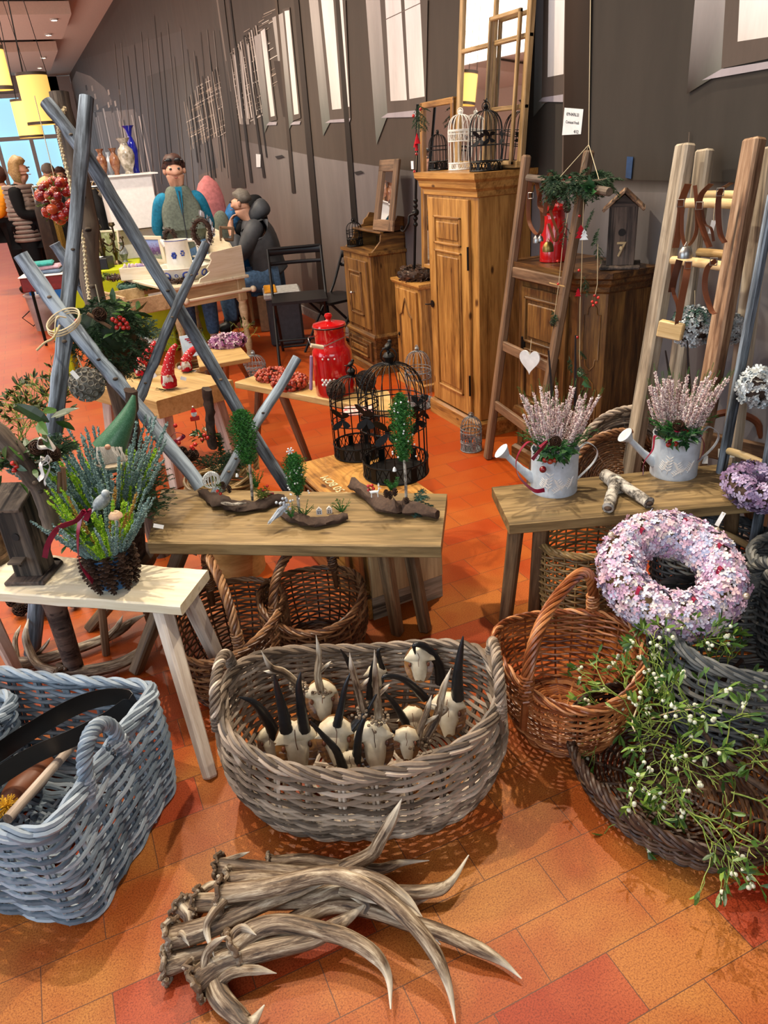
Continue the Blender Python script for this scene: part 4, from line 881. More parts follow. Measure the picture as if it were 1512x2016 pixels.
# ---- skull mounts standing in the oval basket
q5=lambda p: cz(p,400,1200,2.52); VV_=np.array
def mount(label,sk,zs,size,horns,kind,plaque=True,lean=(0,0)):
    c=Z(*q5(sk),zs); Y=c[1]; t=thing('skull_mount',label,'skull mount',(c[0],c[1],zs-.08),0,'horned skull mounts in the oval basket')
    nv=nrm(CAM-c); nv[2]=nv[2]*.6+.05; nv=nrm(nv); upv=nrm(np.array([0,0,1.])-nv*nv[2]); sd=np.cross(upv,nv); B=np.stack([sd,upv,nv],1); s=size*1.22
    if plaque:
        mb=MB(); a=np.linspace(0,2*PI,25)[:-1]; V=np.array([(s*.98*math.cos(x),s*(1.25*math.sin(x)-.2),z) for z in(-s*.75,-s*.52) for x in a]); j=np.arange(24)
        mb.add(V@B.T+c,[np.stack([j,(j+1)%24,(j+1)%24+24,j+24],1),np.arange(24)[None,::-1],(np.arange(24)+24)[None]]); mb.build('plaque',M['plaque'],t,True,smooth=30)
    # frontal bone: broad brow, notched eye rims, tapering snout
    prof=[(1.0,.30,.35),(.8,.75,.55),(.55,.95,.6),(.3,1.12,.55),(.16,1.2,.4),(.06,.72,.45),(-.2,.66,.48),(-.5,.62,.42),(-.85,.50,.3),(-1.15,.34,.2)]
    V=[];k=14
    for (y,w_,d) in prof:
        for i in range(k):
            a=2*PI*i/k; V.append((s*w_*math.cos(a)*.82*(1+.09*RS.randn()),s*y+RS.randn()*s*.04-s*.12*abs(math.cos(a))*(y<-1),s*d*math.sin(a)*.8*(1+.08*RS.randn())))
    n=len(prof); i=np.arange(n-1); j=np.arange(k); F=[np.stack([(i[:,None]*k+j).ravel(),(i[:,None]*k+(j+1)%k).ravel(),((i[:,None]+1)*k+(j+1)%k).ravel(),((i[:,None]+1)*k+j).ravel()],1)[:,::-1],np.arange(k)[None],(np.arange(k)+(n-1)*k)[None,::-1]]
    mb=MB(); mb.add(np.array(V)@B.T+c,F); sk_=mb.build('skull',M['bone'],t,True,smooth=60)
    mb=MB()
    for q in(-1,1): mb.ball(c+B@VV_([q*s*.60,-s*.10,s*.26]),s*.15,sc_=(.7,1,.6),rot=B)
    mb.tube([c+B@VV_([RS.randn()*s*.04,s*y_,s*.50]) for y_ in (.7,.4,.1,-.2)],s*.018,4); mb.build('eye_sockets_and_seam',M['leather'],sk_,True)
    for hp,r in horns:
        P=[PY(*q5(p),Y-.004*i_*0) for i_,p in enumerate(hp)]; mb=MB(); Q=smooth_path(P,26); u=np.linspace(0,1,26)
        if kind=='horn': mb.tube(Q,r*(1-u)**.7*(1+.05*np.sin(u*60)*(u<.6))+.0008,10); mb.build('horn',M['horn'],t,True)
        else:
            antler_mesh(mb,P,r,.2,1.05,n=26); 
            if len(P)>2: m_=np.array(P[1]); antler_mesh(mb,[m_,m_+(P[2]-P[1])*.3+sd*.02*random.choice((-1,1)),m_+(P[2]-P[1])*.55+sd*.035*random.choice((-1,1))],r*.6,.5,1.1,n=10,seg=7)
            mb.inst(ICO0,np.array(P[0])+RS.randn(40,3)*r*.9*[1,1,.5],np.tile(np.eye(3),(40,1,1)),r*.38); mb.build('antler',M['antler'],t,True)
    return t
mount('broad white skull at the front left of the basket with two upright black horns',(462,665),.19,.048,[([(412,600),(395,500),(370,400),(352,320)],.017),([(502,600),(486,480),(474,380),(484,308)],.016)],'horn')
mount('white skull in the middle front of the basket with two black horns leaning right',(660,640),.19,.045,[([(664,575),(685,480),(705,380),(735,305)],.012),([(732,600),(790,530),(850,450),(884,385)],.014)],'horn')
mount('pale skull right of centre with two long grey antlers',(850,655),.18,.045,[([(795,500),(770,400),(740,300),(727,215)],.012),([(872,540),(862,430),(855,330),(850,200)],.013)],'roe')
mount('small white skull at the back left carrying a tall pointed antler pair',(590,440),.22,.04,[([(582,400),(568,320),(575,220),(560,128)],.013),([(480,380),(400,310),(335,285),(288,205)],.013)],'roe')
mount('white skull at the back right with a large black horn hooked to the left',(1070,262),.25,.036,[([(1180,360),(1165,270),(1110,190),(1050,175),(1052,225)],.017)],'horn')
mount('small yellowish skull at the front right with two short antlers leaning right',(1010,655),.19,.03,[([(1062,650),(1085,570),(1115,490),(1133,425)],.012),([(1100,640),(1160,530),(1190,400),(1230,290)],.015)],'roe')
mount('yellowish skull against the right rim with an upright black horn',(1215,505),.21,.042,[([(1262,440),(1262,330),(1275,220),(1290,130)],.018)],'horn')
mount('dark skull at the left rim with one black horn lying out to the left',(330,650),.13,.03,[([(358,625),(310,530),(250,460),(175,432)],.018)],'horn')
mount('skull low at the very front with crossed slim black horns',(730,770),.14,.03,[([(695,790),(660,700),(590,620),(530,550)],.013),([(760,790),(765,680),(790,560),(880,380)],.014)],'horn')
mount('mount in the dark middle of the basket with slim black horns pointing left',(1040,560),.13,.035,[([(1020,590),(970,500),(925,440),(880,395)],.012),([(1100,440),(1040,380),(980,340),(900,330),(890,372)],.012),([(940,620),(880,585),(800,575)],.011)],'horn')
mount('dark mount at the back centre of the basket with thin hooked horns',(860,330),.20,.028,[([(825,440),(828,360),(840,280),(850,240)],.010),([(905,330),(878,260),(870,200),(905,195)],.009),([(740,300),(710,240),(680,196)],.009)],'horn',False)
# ================================================================== bird cages
def butterfly(mat,par,c,out,s,spin=0.):
    B=basis(np.array([out]),spin=spin)[0]; mb=MB()
    up_=[(0,.05),(.25,.5),(.6,.95),(.95,1.0),(1.0,.7),(.8,.3),(.5,.05),(.1,-.02)]; lo=[(.05,0),(.5,-.02),(.75,-.25),(.7,-.6),(.5,-.8),(.3,-.6),(.15,-.3)]
    for sg in(-1,1):
        for w_ in (up_,lo):
            V=[];
            for z in(0,.04):
                for (x,y) in w_: V.append((sg*x*s,y*s,z*s+abs(x)*s*.3))
            n=len(w_); j=np.arange(n); f=[np.stack([j,(j+1)%n,(j+1)%n+n,j+n],1),np.arange(n)[None,::-1],(np.arange(n)+n)[None]]
            mb.add(np.array(V)@B.T+c,f)
        mb.tube(np.array([(0,.2*s,.1*s),(sg*.15*s,.6*s,.2*s),(sg*.25*s,.75*s,.2*s)])@B.T+c,s*.02,4)
    mb.ball(np.array(c)+B@np.array([0,0,.06*s]),s*.1,sc_=(.8,3.2,.8),rot=B); return mb.build('butterfly',mat,par,smooth=30)
def cage(label,loc,r,hb,hd,mat,nb=20,band=.06,top='bird',flies=(),group=None,br=.0018,mid=None,k2=None,name='birdcage'):
    t=thing(name,label,'birdcage',loc,random.random(),group); a=np.arange(nb)*2*PI/nb; H=hb+hd
    mb=MB(); 
    for z in (.004,band): mb.tube([(r*math.cos(x),r*math.sin(x),z) for x in np.linspace(0,2*PI,49)[:-1]],br*2.2,6,True)
    m_=max(14,int(2*PI*r/(band*.42)))
    for i in range(m_):
        x0,x1=2*PI*i/m_,2*PI*(i+1)/m_; P0=(r*math.cos(x0),r*math.sin(x0),.006);P1=(r*math.cos(x1),r*math.sin(x1),band);P2=(r*math.cos(x1),r*math.sin(x1),.006);P3=(r*math.cos(x0),r*math.sin(x0),band)
        mb.rod(P0,P1,br*1.1,4); mb.rod(P2,P3,br*1.1,4)
        if i%3==0: mb.box(((P0[0]+P1[0])/2,(P0[1]+P1[1])/2,band/2),(.004,2*PI*r/m_*.95,band*.8),rotz((x0+x1)/2))
    mb.build('lattice_band',mat,t)
    mb=MB(); mb.lathe([(.001,.002),(r,.002),(r,.006),(.001,.006)],k=40); mb.build('floor_plate',mat,t)
    for i in range(nb):
        mb=MB()
        P=[(r,0,band)]+[(r,0,band+(hb-band)*u) for u in (.5,1)]+[(r*math.cos(v)**.75*1.0 if v<PI/2-.01 else .012,0,hb+hd*.86*math.sin(v)) for v in np.linspace(.15,PI/2-.08,8)]
        P=np.array(P)@rotz(a[i]).T; mb.tube(P,br,5); mb.build('bar',mat,t)
    for z in ([hb,hb-.02]+([mid] if mid else [])):
        mb=MB(); mb.tube([(r*math.cos(x),r*math.sin(x),z) for x in np.linspace(0,2*PI,49)[:-1]],br*1.4,5,True); mb.build('hoop',mat,t)
    mb=MB(); zz=hb+hd*.84; s=r*.9; mb.lathe([(s*.20,0),(s*.14,s*.08),(s*.16,s*.16),(s*.20,s*.26),(s*.14,s*.36),(s*.06,s*.40),(s*.05,s*.46),(.0005,s*.47)],(0,0,zz),16)
    mb.build('finial',mat,t); z2=zz+s*.46
    if top=='bird':
        mb=MB(); c=np.array([0,0,z2+s*.12]); mb.ball(c,s*.13,sc_=(1.7,.85,.8),rot=roty(-.25)); mb.ball(c+[s*.20,0,s*.10],s*.075); mb.rod(c+[s*.26,0,s*.10],c+[s*.36,0,s*.09],s*.025,6,r1=s*.005)
        mb.beam(c+[-s*.15,0,0],c+[-s*.5,0,s*.06],s*.10,s*.03); mb.rod((0,0,z2-.002),c,s*.02,5); mb.build('bird_figure',mat,t)
    if top in('ring','bird'):
        mb=MB(); mb.tube([(0,s*.27*math.cos(x),zz+s*.27+s*.27*math.sin(x)) for x in np.linspace(0,2*PI,25)[:-1]],br*1.2,5,True); mb.build('ring_handle',mat,t)
    t_rot=t.rotation_euler[2]
    for (az,z,s_) in flies:
        az-=t_rot; butterfly(mat,t,(r*1.04*math.cos(az),r*1.04*math.sin(az),z),(math.cos(az),math.sin(az),0),s_)
    if k2:
        mb=MB(); z0_,z1_=k2
        for i in range(nb):
            a0=2*PI*i/nb; mb.tube([(r*1.01*math.cos(a0+.5*PI/nb*2*w_),r*1.01*math.sin(a0+PI/nb*w_),(z0_+z1_)/2+(z1_-z0_)/2*h_) for w_,h_ in ((0,0),(.5,1),(1,0),(.5,-1))],br*1.3,4,True)
        for z in (z0_,z1_): mb.tube([(r*math.cos(x),r*math.sin(x),z) for x in np.linspace(0,2*PI,41)[:-1]],br*1.8,5,True)
        mb.build('scroll_band',mat,t)
    return t
toC=lambda p: math.atan2(CAM[1]-p[1],CAM[0]-p[0])
zt=.416
p=Z(780,930,zt); a=toC(p); cage('tall black wire birdcage with butterflies, nearer one on the pine chest',p,.128,.30,.165,M['blackmetal'],22,.065,'bird',[(a-.15,.22,.05),(a+.75,.25,.045),(a-.75,.27,.05),(a+2.3,.24,.05)],mid=.20)
p=Z(706,893,zt); a=toC(p); cage('smaller black wire birdcage behind it on the pine chest',p,.10,.235,.12,M['blackmetal'],18,.055,'bird',[(a-.5,.19,.045),(a+.5,.17,.04)],mid=.15)
# on the wardrobe
zt=1.418
p=np.array([2.20,3.62,zt]); a=toC(p); p=PX(957,318,2.20); p[2]=zt; cage('black birdcage with butterflies on the tall cupboard, front right',p,.082,.185,.105,M['blackmetal'],20,.045,'bird',[(a+.2,.155,.035),(a-.35,.15,.035),(a+1.1,.15,.03)],mid=.12)
p=PX(863,322,2.22); p[2]=zt; cage('small black birdcage at the left end of the tall cupboard',p,.052,.125,.07,M['blackmetal'],16,.045,'ring')
p=PX(908,322,2.26); p[2]=zt; cage('white birdcage between the two black ones on the tall cupboard',p,.068,.20,.085,M['whitemetal'],16,.035,'ring',k2=(.145,.195))
# on the floor and behind
p=Z(928,885); cage('small grey patina birdcage on the floor in front of the tall cupboard',p,.058,.13,.075,M['greymetal'],18,.05,'ring',k2=(.06,.11))
p=Z(826,800); cage('larger pale grey birdcage on the floor beside the tall cupboard',p,.085,.26,.13,M['greymetal'],18,.05,'ring',k2=(.20,.24))
p=Z(505,745); cage('small grey birdcage on the floor beside the purple wreath stool',p,.085,.11,.085,M['greymetal'],18,.04,'ring',k2=(.06,.10))
p=PX(700,492,2.22); p[2]=.887; cage('small dark birdcage on the front ledge of the dark cupboard',p,.06,.11,.07,M['blackmetal'],14,.055,'ring')
# ================================================================== plant generators
NEEDLE=(np.array([[-.05,0,0],[.05,0,0],[0,.03,0],[0,.015,1.]]),[np.array([[0,1,3],[1,2,3],[2,0,3],[0,2,1]])])
def leaf_tpl(out,fold=.15,curl=.2):
    """out: list (x along, halfwidth)"""
    V=[];n=len(out)
    for x,h in out: z=-curl*x*x; V+=[(x,-h,z+fold*h),(x,0,z),(x,h,z+fold*h)]
    F=[]
    for i in range(n-1):
        a=i*3; F+=[[a,a+3,a+4,a+1],[a+1,a+4,a+5,a+2]]
    return (np.array(V,float),[np.array(F)])
LEAF=leaf_tpl([(0,.02),(.25,.16),(.55,.2),(.85,.1),(1,.005)]); BLADE=leaf_tpl([(0,.015),(.3,.10),(.6,.14),(.9,.08),(1,.01)],.1,.15)
IVY=leaf_tpl([(0,.12),(.12,.42),(.3,.26),(.45,.36),(.7,.14),(1,.01)],.2,.2)
def petal4():
    V=[];F=[]
    for q in range(4):
        R_=rotz(q*PI/2); P=np.array([(0.02,0,0),(.35,-.3,.06),(.8,-.36,.1),(1.,0,.02),(.8,.36,.1),(.35,.3,.06)])@R_.T; b=len(V); V+=list(P); F.append([b+i for i in range(6)])
    return (np.array(V),[np.array(F)])
FLORET=petal4()
OCT=(np.array([[1,0,0],[-1,0,0],[0,1,0],[0,-1,0],[0,0,1.],[0,0,-1]]),[np.array([[0,2,4],[2,1,4],[1,3,4],[3,0,4],[2,0,5],[1,2,5],[3,1,5],[0,3,5]])])
def rdirs(n,bias=None,amt=0.):
    d=nrm(RS.randn(n,3)); 
    if bias is not None: d=nrm(d*(1-amt)+np.array(bias)*amt)
    return d
def interp_path(P,u):
    P=np.asarray(P); s=np.linspace(0,1,len(P)); return np.stack([np.interp(u,s,P[:,i]) for i in range(3)],1)
def fir_spray(mb,P,L=.02,n=120,mi=0,flat=True,spread=1.,w_=1.7,stem=True,stem_mi=None,sr=.0012):
    """needles both sides of a twig path"""
    P=smooth_path(P,12) if len(P)<12 else np.asarray(P); u=RS.rand(n); B=interp_path(P,u); T=nrm(interp_path(P,np.clip(u+.05,0,1))-interp_path(P,np.clip(u-.05,0,1)))
    up_=np.array([0,0,1.]); S=nrm(np.cross(T,up_)+1e-6); sg=RS.choice([-1,1],n)[:,None]
    d=T*.55+S*sg*spread+np.cross(S,T)*(RS.randn(n)*.35 if flat else RS.randn(n)*.9)[:,None]
    mb.inst(NEEDLE,B,basis(d),np.stack([np.full(n,L*w_),np.full(n,L*w_),L*(.7+.5*RS.rand(n))*(1-.4*u)],1),mi)
    if stem: mb.tube(P,np.linspace(sr,sr*.4,len(P)),4,mi=stem_mi if stem_mi is not None else mi,rnd=.2)
def fir_bough(mb,base,d,L,mi=0,n_side=7,needle=.016,droop=.25,dens=42,side=.5):
    base=np.array(base,float); d=nrm(np.array(d,float)); P=np.array([base+d*L*u+np.array([0,0,-droop*L*u*u]) for u in np.linspace(0,1,8)]); fir_spray(mb,P,needle,int(dens*1.6),mi)
    S=nrm(np.cross(d,[0,0,1.])+1e-6)
    for i in range(n_side):
        u=.15+.7*i/n_side; q=interp_path(P,np.array([u]))[0]; sg=(-1)**i; dd=nrm(d+S*sg*1.1); l=L*side*(1-u*.6); fir_spray(mb,[q,q+dd*l*.5+[0,0,-.03*l],q+dd*l+[0,0,-droop*l]],needle*.9,dens,mi)
def thuja_clump(mb,c,R,n=30,up_=(0,0,1),mi=0,L=.03,blob=True):
    """soft feathery twigs radiating from c"""
    for _ in range(n):
        d=rdirs(1,up_,.45)[0]; p=np.array(c)+d*R*.1; fir_spray(mb,[p,p+d*R*.5,p+d*R*(.8+.3*random.random())+np.array([0,0,-.1*R])],R*.16,26,mi,flat=False,w_=2.6,stem=False)
def thuja_tree(t,base,H,R,mat,z0=.0,n=150,lean=(0,0),name='foliage'):
    mb=MB(); b=np.array(base,float)
    for i in range(n):
        u=(i+.5)/n; a=i*2.4; rr=R*(math.sin(PI*min(1,(u*.9+.12)))**.8)*(1-u*.55); z=z0+H*u; ax=b+np.array([lean[0]*u,lean[1]*u,z]); d=np.array([math.cos(a),math.sin(a),1.0+u]); d=nrm(d); L=rr/ max(.35,math.hypot(d[0],d[1]))
        L=min(L,R*1.6)*(.8+.35*random.random()); fir_spray(mb,[ax,ax+d*L*.5,ax+d*L],R*.26,34,flat=False,w_=2.4,stem=False)
    return mb.build(name,mat,t,True,smooth=False)
def heather(mb,base,d,L,mi=0,dens=60,fl=.0032,curve=.15,stemi=1,tipi=1,spread=.004,tiplen=.12,seg0=.15):
    base=np.array(base,float); d=nrm(np.array(d,float)); side=np.array([RS.randn(),RS.randn(),0])*curve*.35*L
    P=smooth_path([base,base+d*L*.5+side*.3,base+d*L+side+np.array([0,0,.12*L*(1-d[2])])],10); mb.tube(P,np.linspace(.0014,.0006,10),4,mi=stemi,rnd=.3)
    n=int(dens*L/.1); u=seg0+(1-seg0-tiplen)*RS.rand(n); B=interp_path(P,u); off=nrm(RS.randn(n,3)); mb.inst(OCT,B+off*spread*(1.1-u*.6)[:,None],basis(off+d),np.stack([np.full(n,fl*.6),np.full(n,fl*.6),fl*(.8+.5*RS.rand(n))],1),mi)
    m_=max(6,n//4); u=(1-tiplen)+tiplen*RS.rand(m_); B=interp_path(P,u); off=nrm(RS.randn(m_,3)+d); mb.inst(NEEDLE,B,basis(off),.006,tipi)
    m_=n//3; u=RS.rand(m_)*.8; B=interp_path(P,u); off=nrm(RS.randn(m_,3)+d*.6); mb.inst(NEEDLE,B,basis(off),.007,tipi)
def leaves(mb,c,R,n,L,tpl=LEAF,mi=0,up_=(0,0,1),amt=.45,flatz=.6):
    d=rdirs(n,up_,amt); p=np.array(c)+d*R*(.6+.4*RS.rand(n,1))*np.array([1,1,flatz]); o=nrm(d+RS.randn(n,3)*.5)
    z=nrm(np.cross(o,RS.randn(n,3))+np.array([0,0,.8])); x=nrm(o-z*np.sum(o*z,1,keepdims=True)); y=np.cross(z,x); R_=np.stack([x,y,z],2); mb.inst(tpl,p,R_,L*(.7+.5*RS.rand(n)),mi)
def florets(mb,pos,nor,s,mi=0,rnd=None,jit=.35):
    n=len(pos); mb.inst(FLORET,pos,basis(nrm(nor+RS.randn(n,3)*jit),spin=RS.rand(n)*6),s*(.7+.6*RS.rand(n)),mi,rnd)
def berries(mb,c,R,n,r,mi=0,up_=None):
    for _ in range(n):
        p=np.array(c)+nrm(RS.randn(3))*R*random.random()**.4
        mb.ball(p,r*random.uniform(.8,1.1),mi)
def cone_tpl():
    V=[(-.12,0,0),(.12,0,0),(.32,.5,.05),(.5,.85,.16),(.28,1.05,.26),(0,1.1,.30),(-.28,1.05,.26),(-.5,.85,.16),(-.32,.5,.05)]
    top=[(x,y,z+.09) for x,y,z in V]; n=len(V); j=np.arange(n); 
    return (np.array(V+top,float),[np.stack([j,(j+1)%n,(j+1)%n+n,j+n],1),np.arange(n)[None,::-1],(np.arange(n)+n)[None]])
SCALE=cone_tpl()
def cone(mb,base,ax,L,R,n=70,mi=0,open_=.75,close_tip=True):
    """pine cone from base along ax"""
    B=basis(np.array([ax]))[0]; k=np.arange(n); u=(k+.5)/n; a=k*2.39996; prof=np.clip(np.sin(PI*(u*.88+.10)),.12,1)**.6; prof=prof*(1-.35*u)
    z=u*L; rr=R*prof; z_ax=np.array([B@np.array([0,0,zz]) for zz in z])
    out=np.stack([np.cos(a),np.sin(a),(.2+.9*u if close_tip else -.35+.5*u)],1); out=nrm(out)
    y=out@B.T; zaxis=np.stack([np.zeros(n),np.zeros(n),np.ones(n)],1)@B.T; x=nrm(np.cross(y,zaxis)); z2=np.cross(x,y)
    mb.inst(SCALE,np.array(base)+z_ax+ (y*(rr*.22)[:,None]),np.stack([x,y,z2],2),np.stack([rr*.72,rr*.86,rr*.86],1),mi)
    mb.lathe([(R*.3,0),(R*.38,L*.3),(R*.28,L*.7),(R*.08,L*.97)],base,8,mi,rot=B)
def ribbon(mb,P,w_,side=None,mi=0,n=30,twist=0.):
    P=smooth_path(P,n); T,N,B=frames(P); 
    if side is not None: N=nrm(np.tile(np.array(side,float),(n,1))-T*(T@np.array(side,float))[:,None])
    if twist: a=np.linspace(0,twist,n)[:,None]; Bq=np.cross(T,N); N=N*np.cos(a)+Bq*np.sin(a)
    Bn=np.cross(T,N)*.0006; V=np.stack([P-N*w_/2-Bn,P+N*w_/2-Bn,P+N*w_/2+Bn,P-N*w_/2+Bn],1).reshape(-1,3); i=np.arange(n-1); j=np.arange(4)
    mb.add(V,[np.stack([(i[:,None]*4+j).ravel(),(i[:,None]*4+(j+1)%4).ravel(),((i[:,None]+1)*4+(j+1)%4).ravel(),((i[:,None]+1)*4+j).ravel()],1),np.array([[3,2,1,0]]),np.array([[4*n-4,4*n-3,4*n-2,4*n-1]])],mi)
def bark_slab(t,pts,z0,mat,w_=.042,name='bark',th=.02,lift=.0):
    """rough bark boat along px-independent world points"""
    P=smooth_path(pts,18); n=len(P); k=9; T,N,B=frames(P); S=nrm(np.cross(T,[0,0,1.])); V=[]
    for i in range(n):
        ww=w_*(.35+.65*math.sin(PI*min(1,max(0,(i+.7)/(n+.4)))))*(1+.2*RS.randn()*.5)
        for j in range(k):
            a=2*PI*j/k; V.append(P[i]+S[i]*ww*math.cos(a)*(1+.2*RS.randn())+np.array([0,0,1])*max(-th*.8,th*math.sin(a)*(1+.45*RS.randn()))+np.array([0,0,th*.8]))
    i=np.arange(n-1); j=np.arange(k); mb=MB(); mb.add(np.array(V),[np.stack([(i[:,None]*k+j).ravel(),(i[:,None]*k+(j+1)%k).ravel(),((i[:,None]+1)*k+(j+1)%k).ravel(),((i[:,None]+1)*k+j).ravel()],1),np.arange(k)[None,::-1],(np.arange(k)+(n-1)*k)[None]]); return mb.build(name,mat,t,True,smooth=60)
def obj1(fn,name,mat,t,smooth=30): mb=MB(); fn(mb); return mb.build(name,mat,t,True,smooth=smooth)
M['h_pink']=vari('heather_blush',['#6a4a4c','#b8989a','#e8dad6','#faf4f0'],.6); M['h_green']=vari('heather_green',['#27401e','#466b2c','#6a8f40'],.6)
M['h_blue']=vari('heather_blue_grey',['#4d6a6a','#74928f','#9db5b0'],.7); M['h_lime']=vari('heather_lime',['#4f8a14','#86b51e','#b9d43c'],.6); M['h_rust']=vari('heather_rust',['#6b4a1c','#9a7030','#b8a040'],.6)
M['hyd']=vari('hydrangea_mixed',['#9a7aa8','#c3a0bd','#dcb9c8','#d5c9dc','#b9c3e0','#e6dcd6','#cf8fa8'],.7,noisy=.15)
M['hyd_purple']=vari('hydrangea_purple',['#5e4768','#8a6f92','#a596b8','#b5aec8'],.7,noisy=.15)
M['hyd_white']=vari('dried_white_petals',['#7d756e','#a9b1b4','#c3ced2','#dfe3e2'],.7,noisy=.15)
M['birch']=NT('birch_bark'); _r,_t=sep(M['birch']); _g=M['birch'].attr('gc').outputs['Vector']; _n=M['birch'].noise(_g,1,5,.7,sc3=(28,30,30)); M['birch'].bump(_n,.5,.002); M['birch']=M['birch'].fin(M['birch'].ramp(_n,['#1f1c19','#6d675f','#c2bcb0','#d9d4ca'],[.34,.44,.54,.7]),.7)
M['rose']=vari('rosehip',['#3f0f0a','#8a2416','#b8452a','#7a4a22'],.35,.5)
M['pearl']=plain('champagne_bead','#c9b8a4',.25,.5); M['ice']=plain('frosted_white','#dfe6e8',.4,0,.5,.05)
VV=np.array
# ------------------------------------------------------------------ watering cans with heather
def watering_can(label,px,group='watering cans of pink heather'):
    p=Z(*px,.45); s=.081; H=.155; t=thing('watering_can',label,'watering can',p); dirx=R0  # spout points left in the room
    mb=MB(); mb.lathe([(s*1.0,0),(s*1.01,.004),(s*1.0,.008),(s*1.0,H-.006),(s*1.03,H-.003),(s*1.02,H),(s*.97,H-.002),(s*.96,.01),(.001,.008)],p,40,cap=False); mb.build('body',M['zinc'],t,True)
    mb=MB(); a=p-R0*s*.9+[0,0,.045]; b=p-R0*(s+.085)+[0,0,.138]; mb.tube([a,(a+b)/2+[0,0,-.004],b],[.019,.0125,.010],14); c=b+nrm(b-a)*.032; mb.tube([b,c],[.010,.030],18); mb.build('spout',M['zinc'],t,True)
    mb=MB(); hp=[p+R0*s*1.0+[0,0,H-.01],p+R0*(s+.03)+[0,0,H+.012],p+R0*(s+.066)+[0,0,H-.02],p+R0*(s+.055)+[0,0,H-.065],p+R0*s*1.0+[0,0,.03]]
    P=smooth_path(hp,26); ribbon(mb,P,.014,side=(R0[1],-R0[0],0)); mb.build('handle',M['zinc'],t,True)
    # embossed leaf spray
    mb=MB(); f=math.atan2(-1,0)
    def surf(a_,z): an=math.atan2(CAM[1]-p[1],CAM[0]-p[0])+a_; return p+VV([math.cos(an)*s*1.012,math.sin(an)*s*1.012,z])
    for c0,dr,L_ in ((-.25,(.1,1),.07),(-.5,(.3,.9),.045),(.35,(-.4,.8),.055),(.0,(.7,.5),.05),(.6,(.4,.9),.04)):
        st=[surf(c0+dr[0]*u*L_/s,.02+.02*abs(c0)+dr[1]*u*L_) for u in np.linspace(0,1,7)]; mb.tube(st,.0012,4)
        for i in range(1,6):
            for sg in(-1,1): q=st[i]; aa=c0+dr[0]*i/6*L_/s; e=surf(aa+sg*.17,.02+.02*abs(c0)+dr[1]*i/6*L_+.012); mb.tube([q,(q+e)/2,e],[.001,.0028,.0006],5)
    mb.build('embossed_leaves',M['white'],t,True)
    top=p+VV([0,0,H])
    mb=MB()
    for i in range(70):
        a=RS.rand()*2*PI; r=.058*RS.rand()**.5; b=top+VV([r*math.cos(a),r*math.sin(a),-.015]); d=VV([math.cos(a)*.55*r/.058,math.sin(a)*.55*r/.058,1.2]); heather(mb,b,d,.15+.11*RS.rand(),0,85,.0042,spread=.0052)
    mb.build('heather_plant',[M['h_pink'],M['h_green']],t,True,smooth=False)
    mb=MB()
    for i in range(20): a=RS.rand()*2*PI; fir_bough(mb,top+VV([.04*math.cos(a),.04*math.sin(a),0]),(math.cos(a),math.sin(a),.7+RS.rand()*1.2),.08+.07*RS.rand(),needle=.011,n_side=5,dens=26)
    mb.build('thuja_sprigs',M['thuja'],t,True,smooth=False)
    mb=MB(); cf=nrm(CAM-top); cf[2]=0; leaves(mb,top+cf*.055+[0,0,.015],.06,60,.034,IVY,up_=cf); leaves(mb,top+cf*.03+R0*.045,.03,16,.024,IVY); mb.build('ivy',M['ivy'],t,True,smooth=False)
    mb=MB(); cone(mb,top+cf*.07+[0,0,.045],nrm(cf+[0,0,.5]),.04,.026,40); mb.build('pine_cone',M['cone'],t,True)
    return t,p,top,cf,s,H
t,p,top,cf,s,H=watering_can('whitewashed metal watering can with pink heather at the left end of the right bench',(1090,962))
for dx,dz in ((-.025,-.005),(-.012,-.012),(.001,-.008),(-.014,.003),(-.03,-.04)):
    obj1(lambda mb:mb.ball(top+cf*.092+R0*dx*1.3+[0,0,dz],.0105 if dz>-.03 else .012,hi=True),'red_berry',M['apple'],t)
obj1(lambda mb:mb.rod(top+cf*.04+R0*.02+[0,0,.01],top+cf*.045+R0*.06+[0,0,.035],.012,10),'birch_twig',M['birch'],t)
def rib(t,pts,w_=.014): obj1(lambda mb:ribbon(mb,pts,w_,twist=1.),'ribbon',M['ribbon'],t)
rp=lambda x,y,Y: PY(x,y,Y)
Yc=p[1]-.07
rib(t,[rp(1062,880,Yc),rp(1040,870,Yc),rp(1018,900,Yc),rp(1020,935,Yc),rp(1050,965,Yc),rp(1072,965,Yc)])
rib(t,[rp(1062,880,Yc),rp(1078,870,Yc),rp(1060,890,Yc-.01),rp(1048,905,Yc-.01)])
t,p,top,cf,s,H=watering_can('whitewashed metal watering can with pink heather beside the purple wreath',(1325,930))
for dx,dz in ((-.02,-.012),(-.002,-.01),(-.02,.008),(.03,.03)):
    obj1(lambda mb:mb.ball(top+cf*.092+R0*dx*1.3+[0,0,dz],.0095,hi=True),'red_berry',M['apple'],t)
Yc=p[1]-.07
rib(t,[rp(1310,868,Yc),rp(1290,858,Yc),rp(1285,885,Yc),rp(1268,910,Yc),rp(1266,935,Yc)]); rib(t,[rp(1330,850,Yc),rp(1365,845,Yc),rp(1385,870,Yc),rp(1380,900,Yc),rp(1360,915,Yc)])
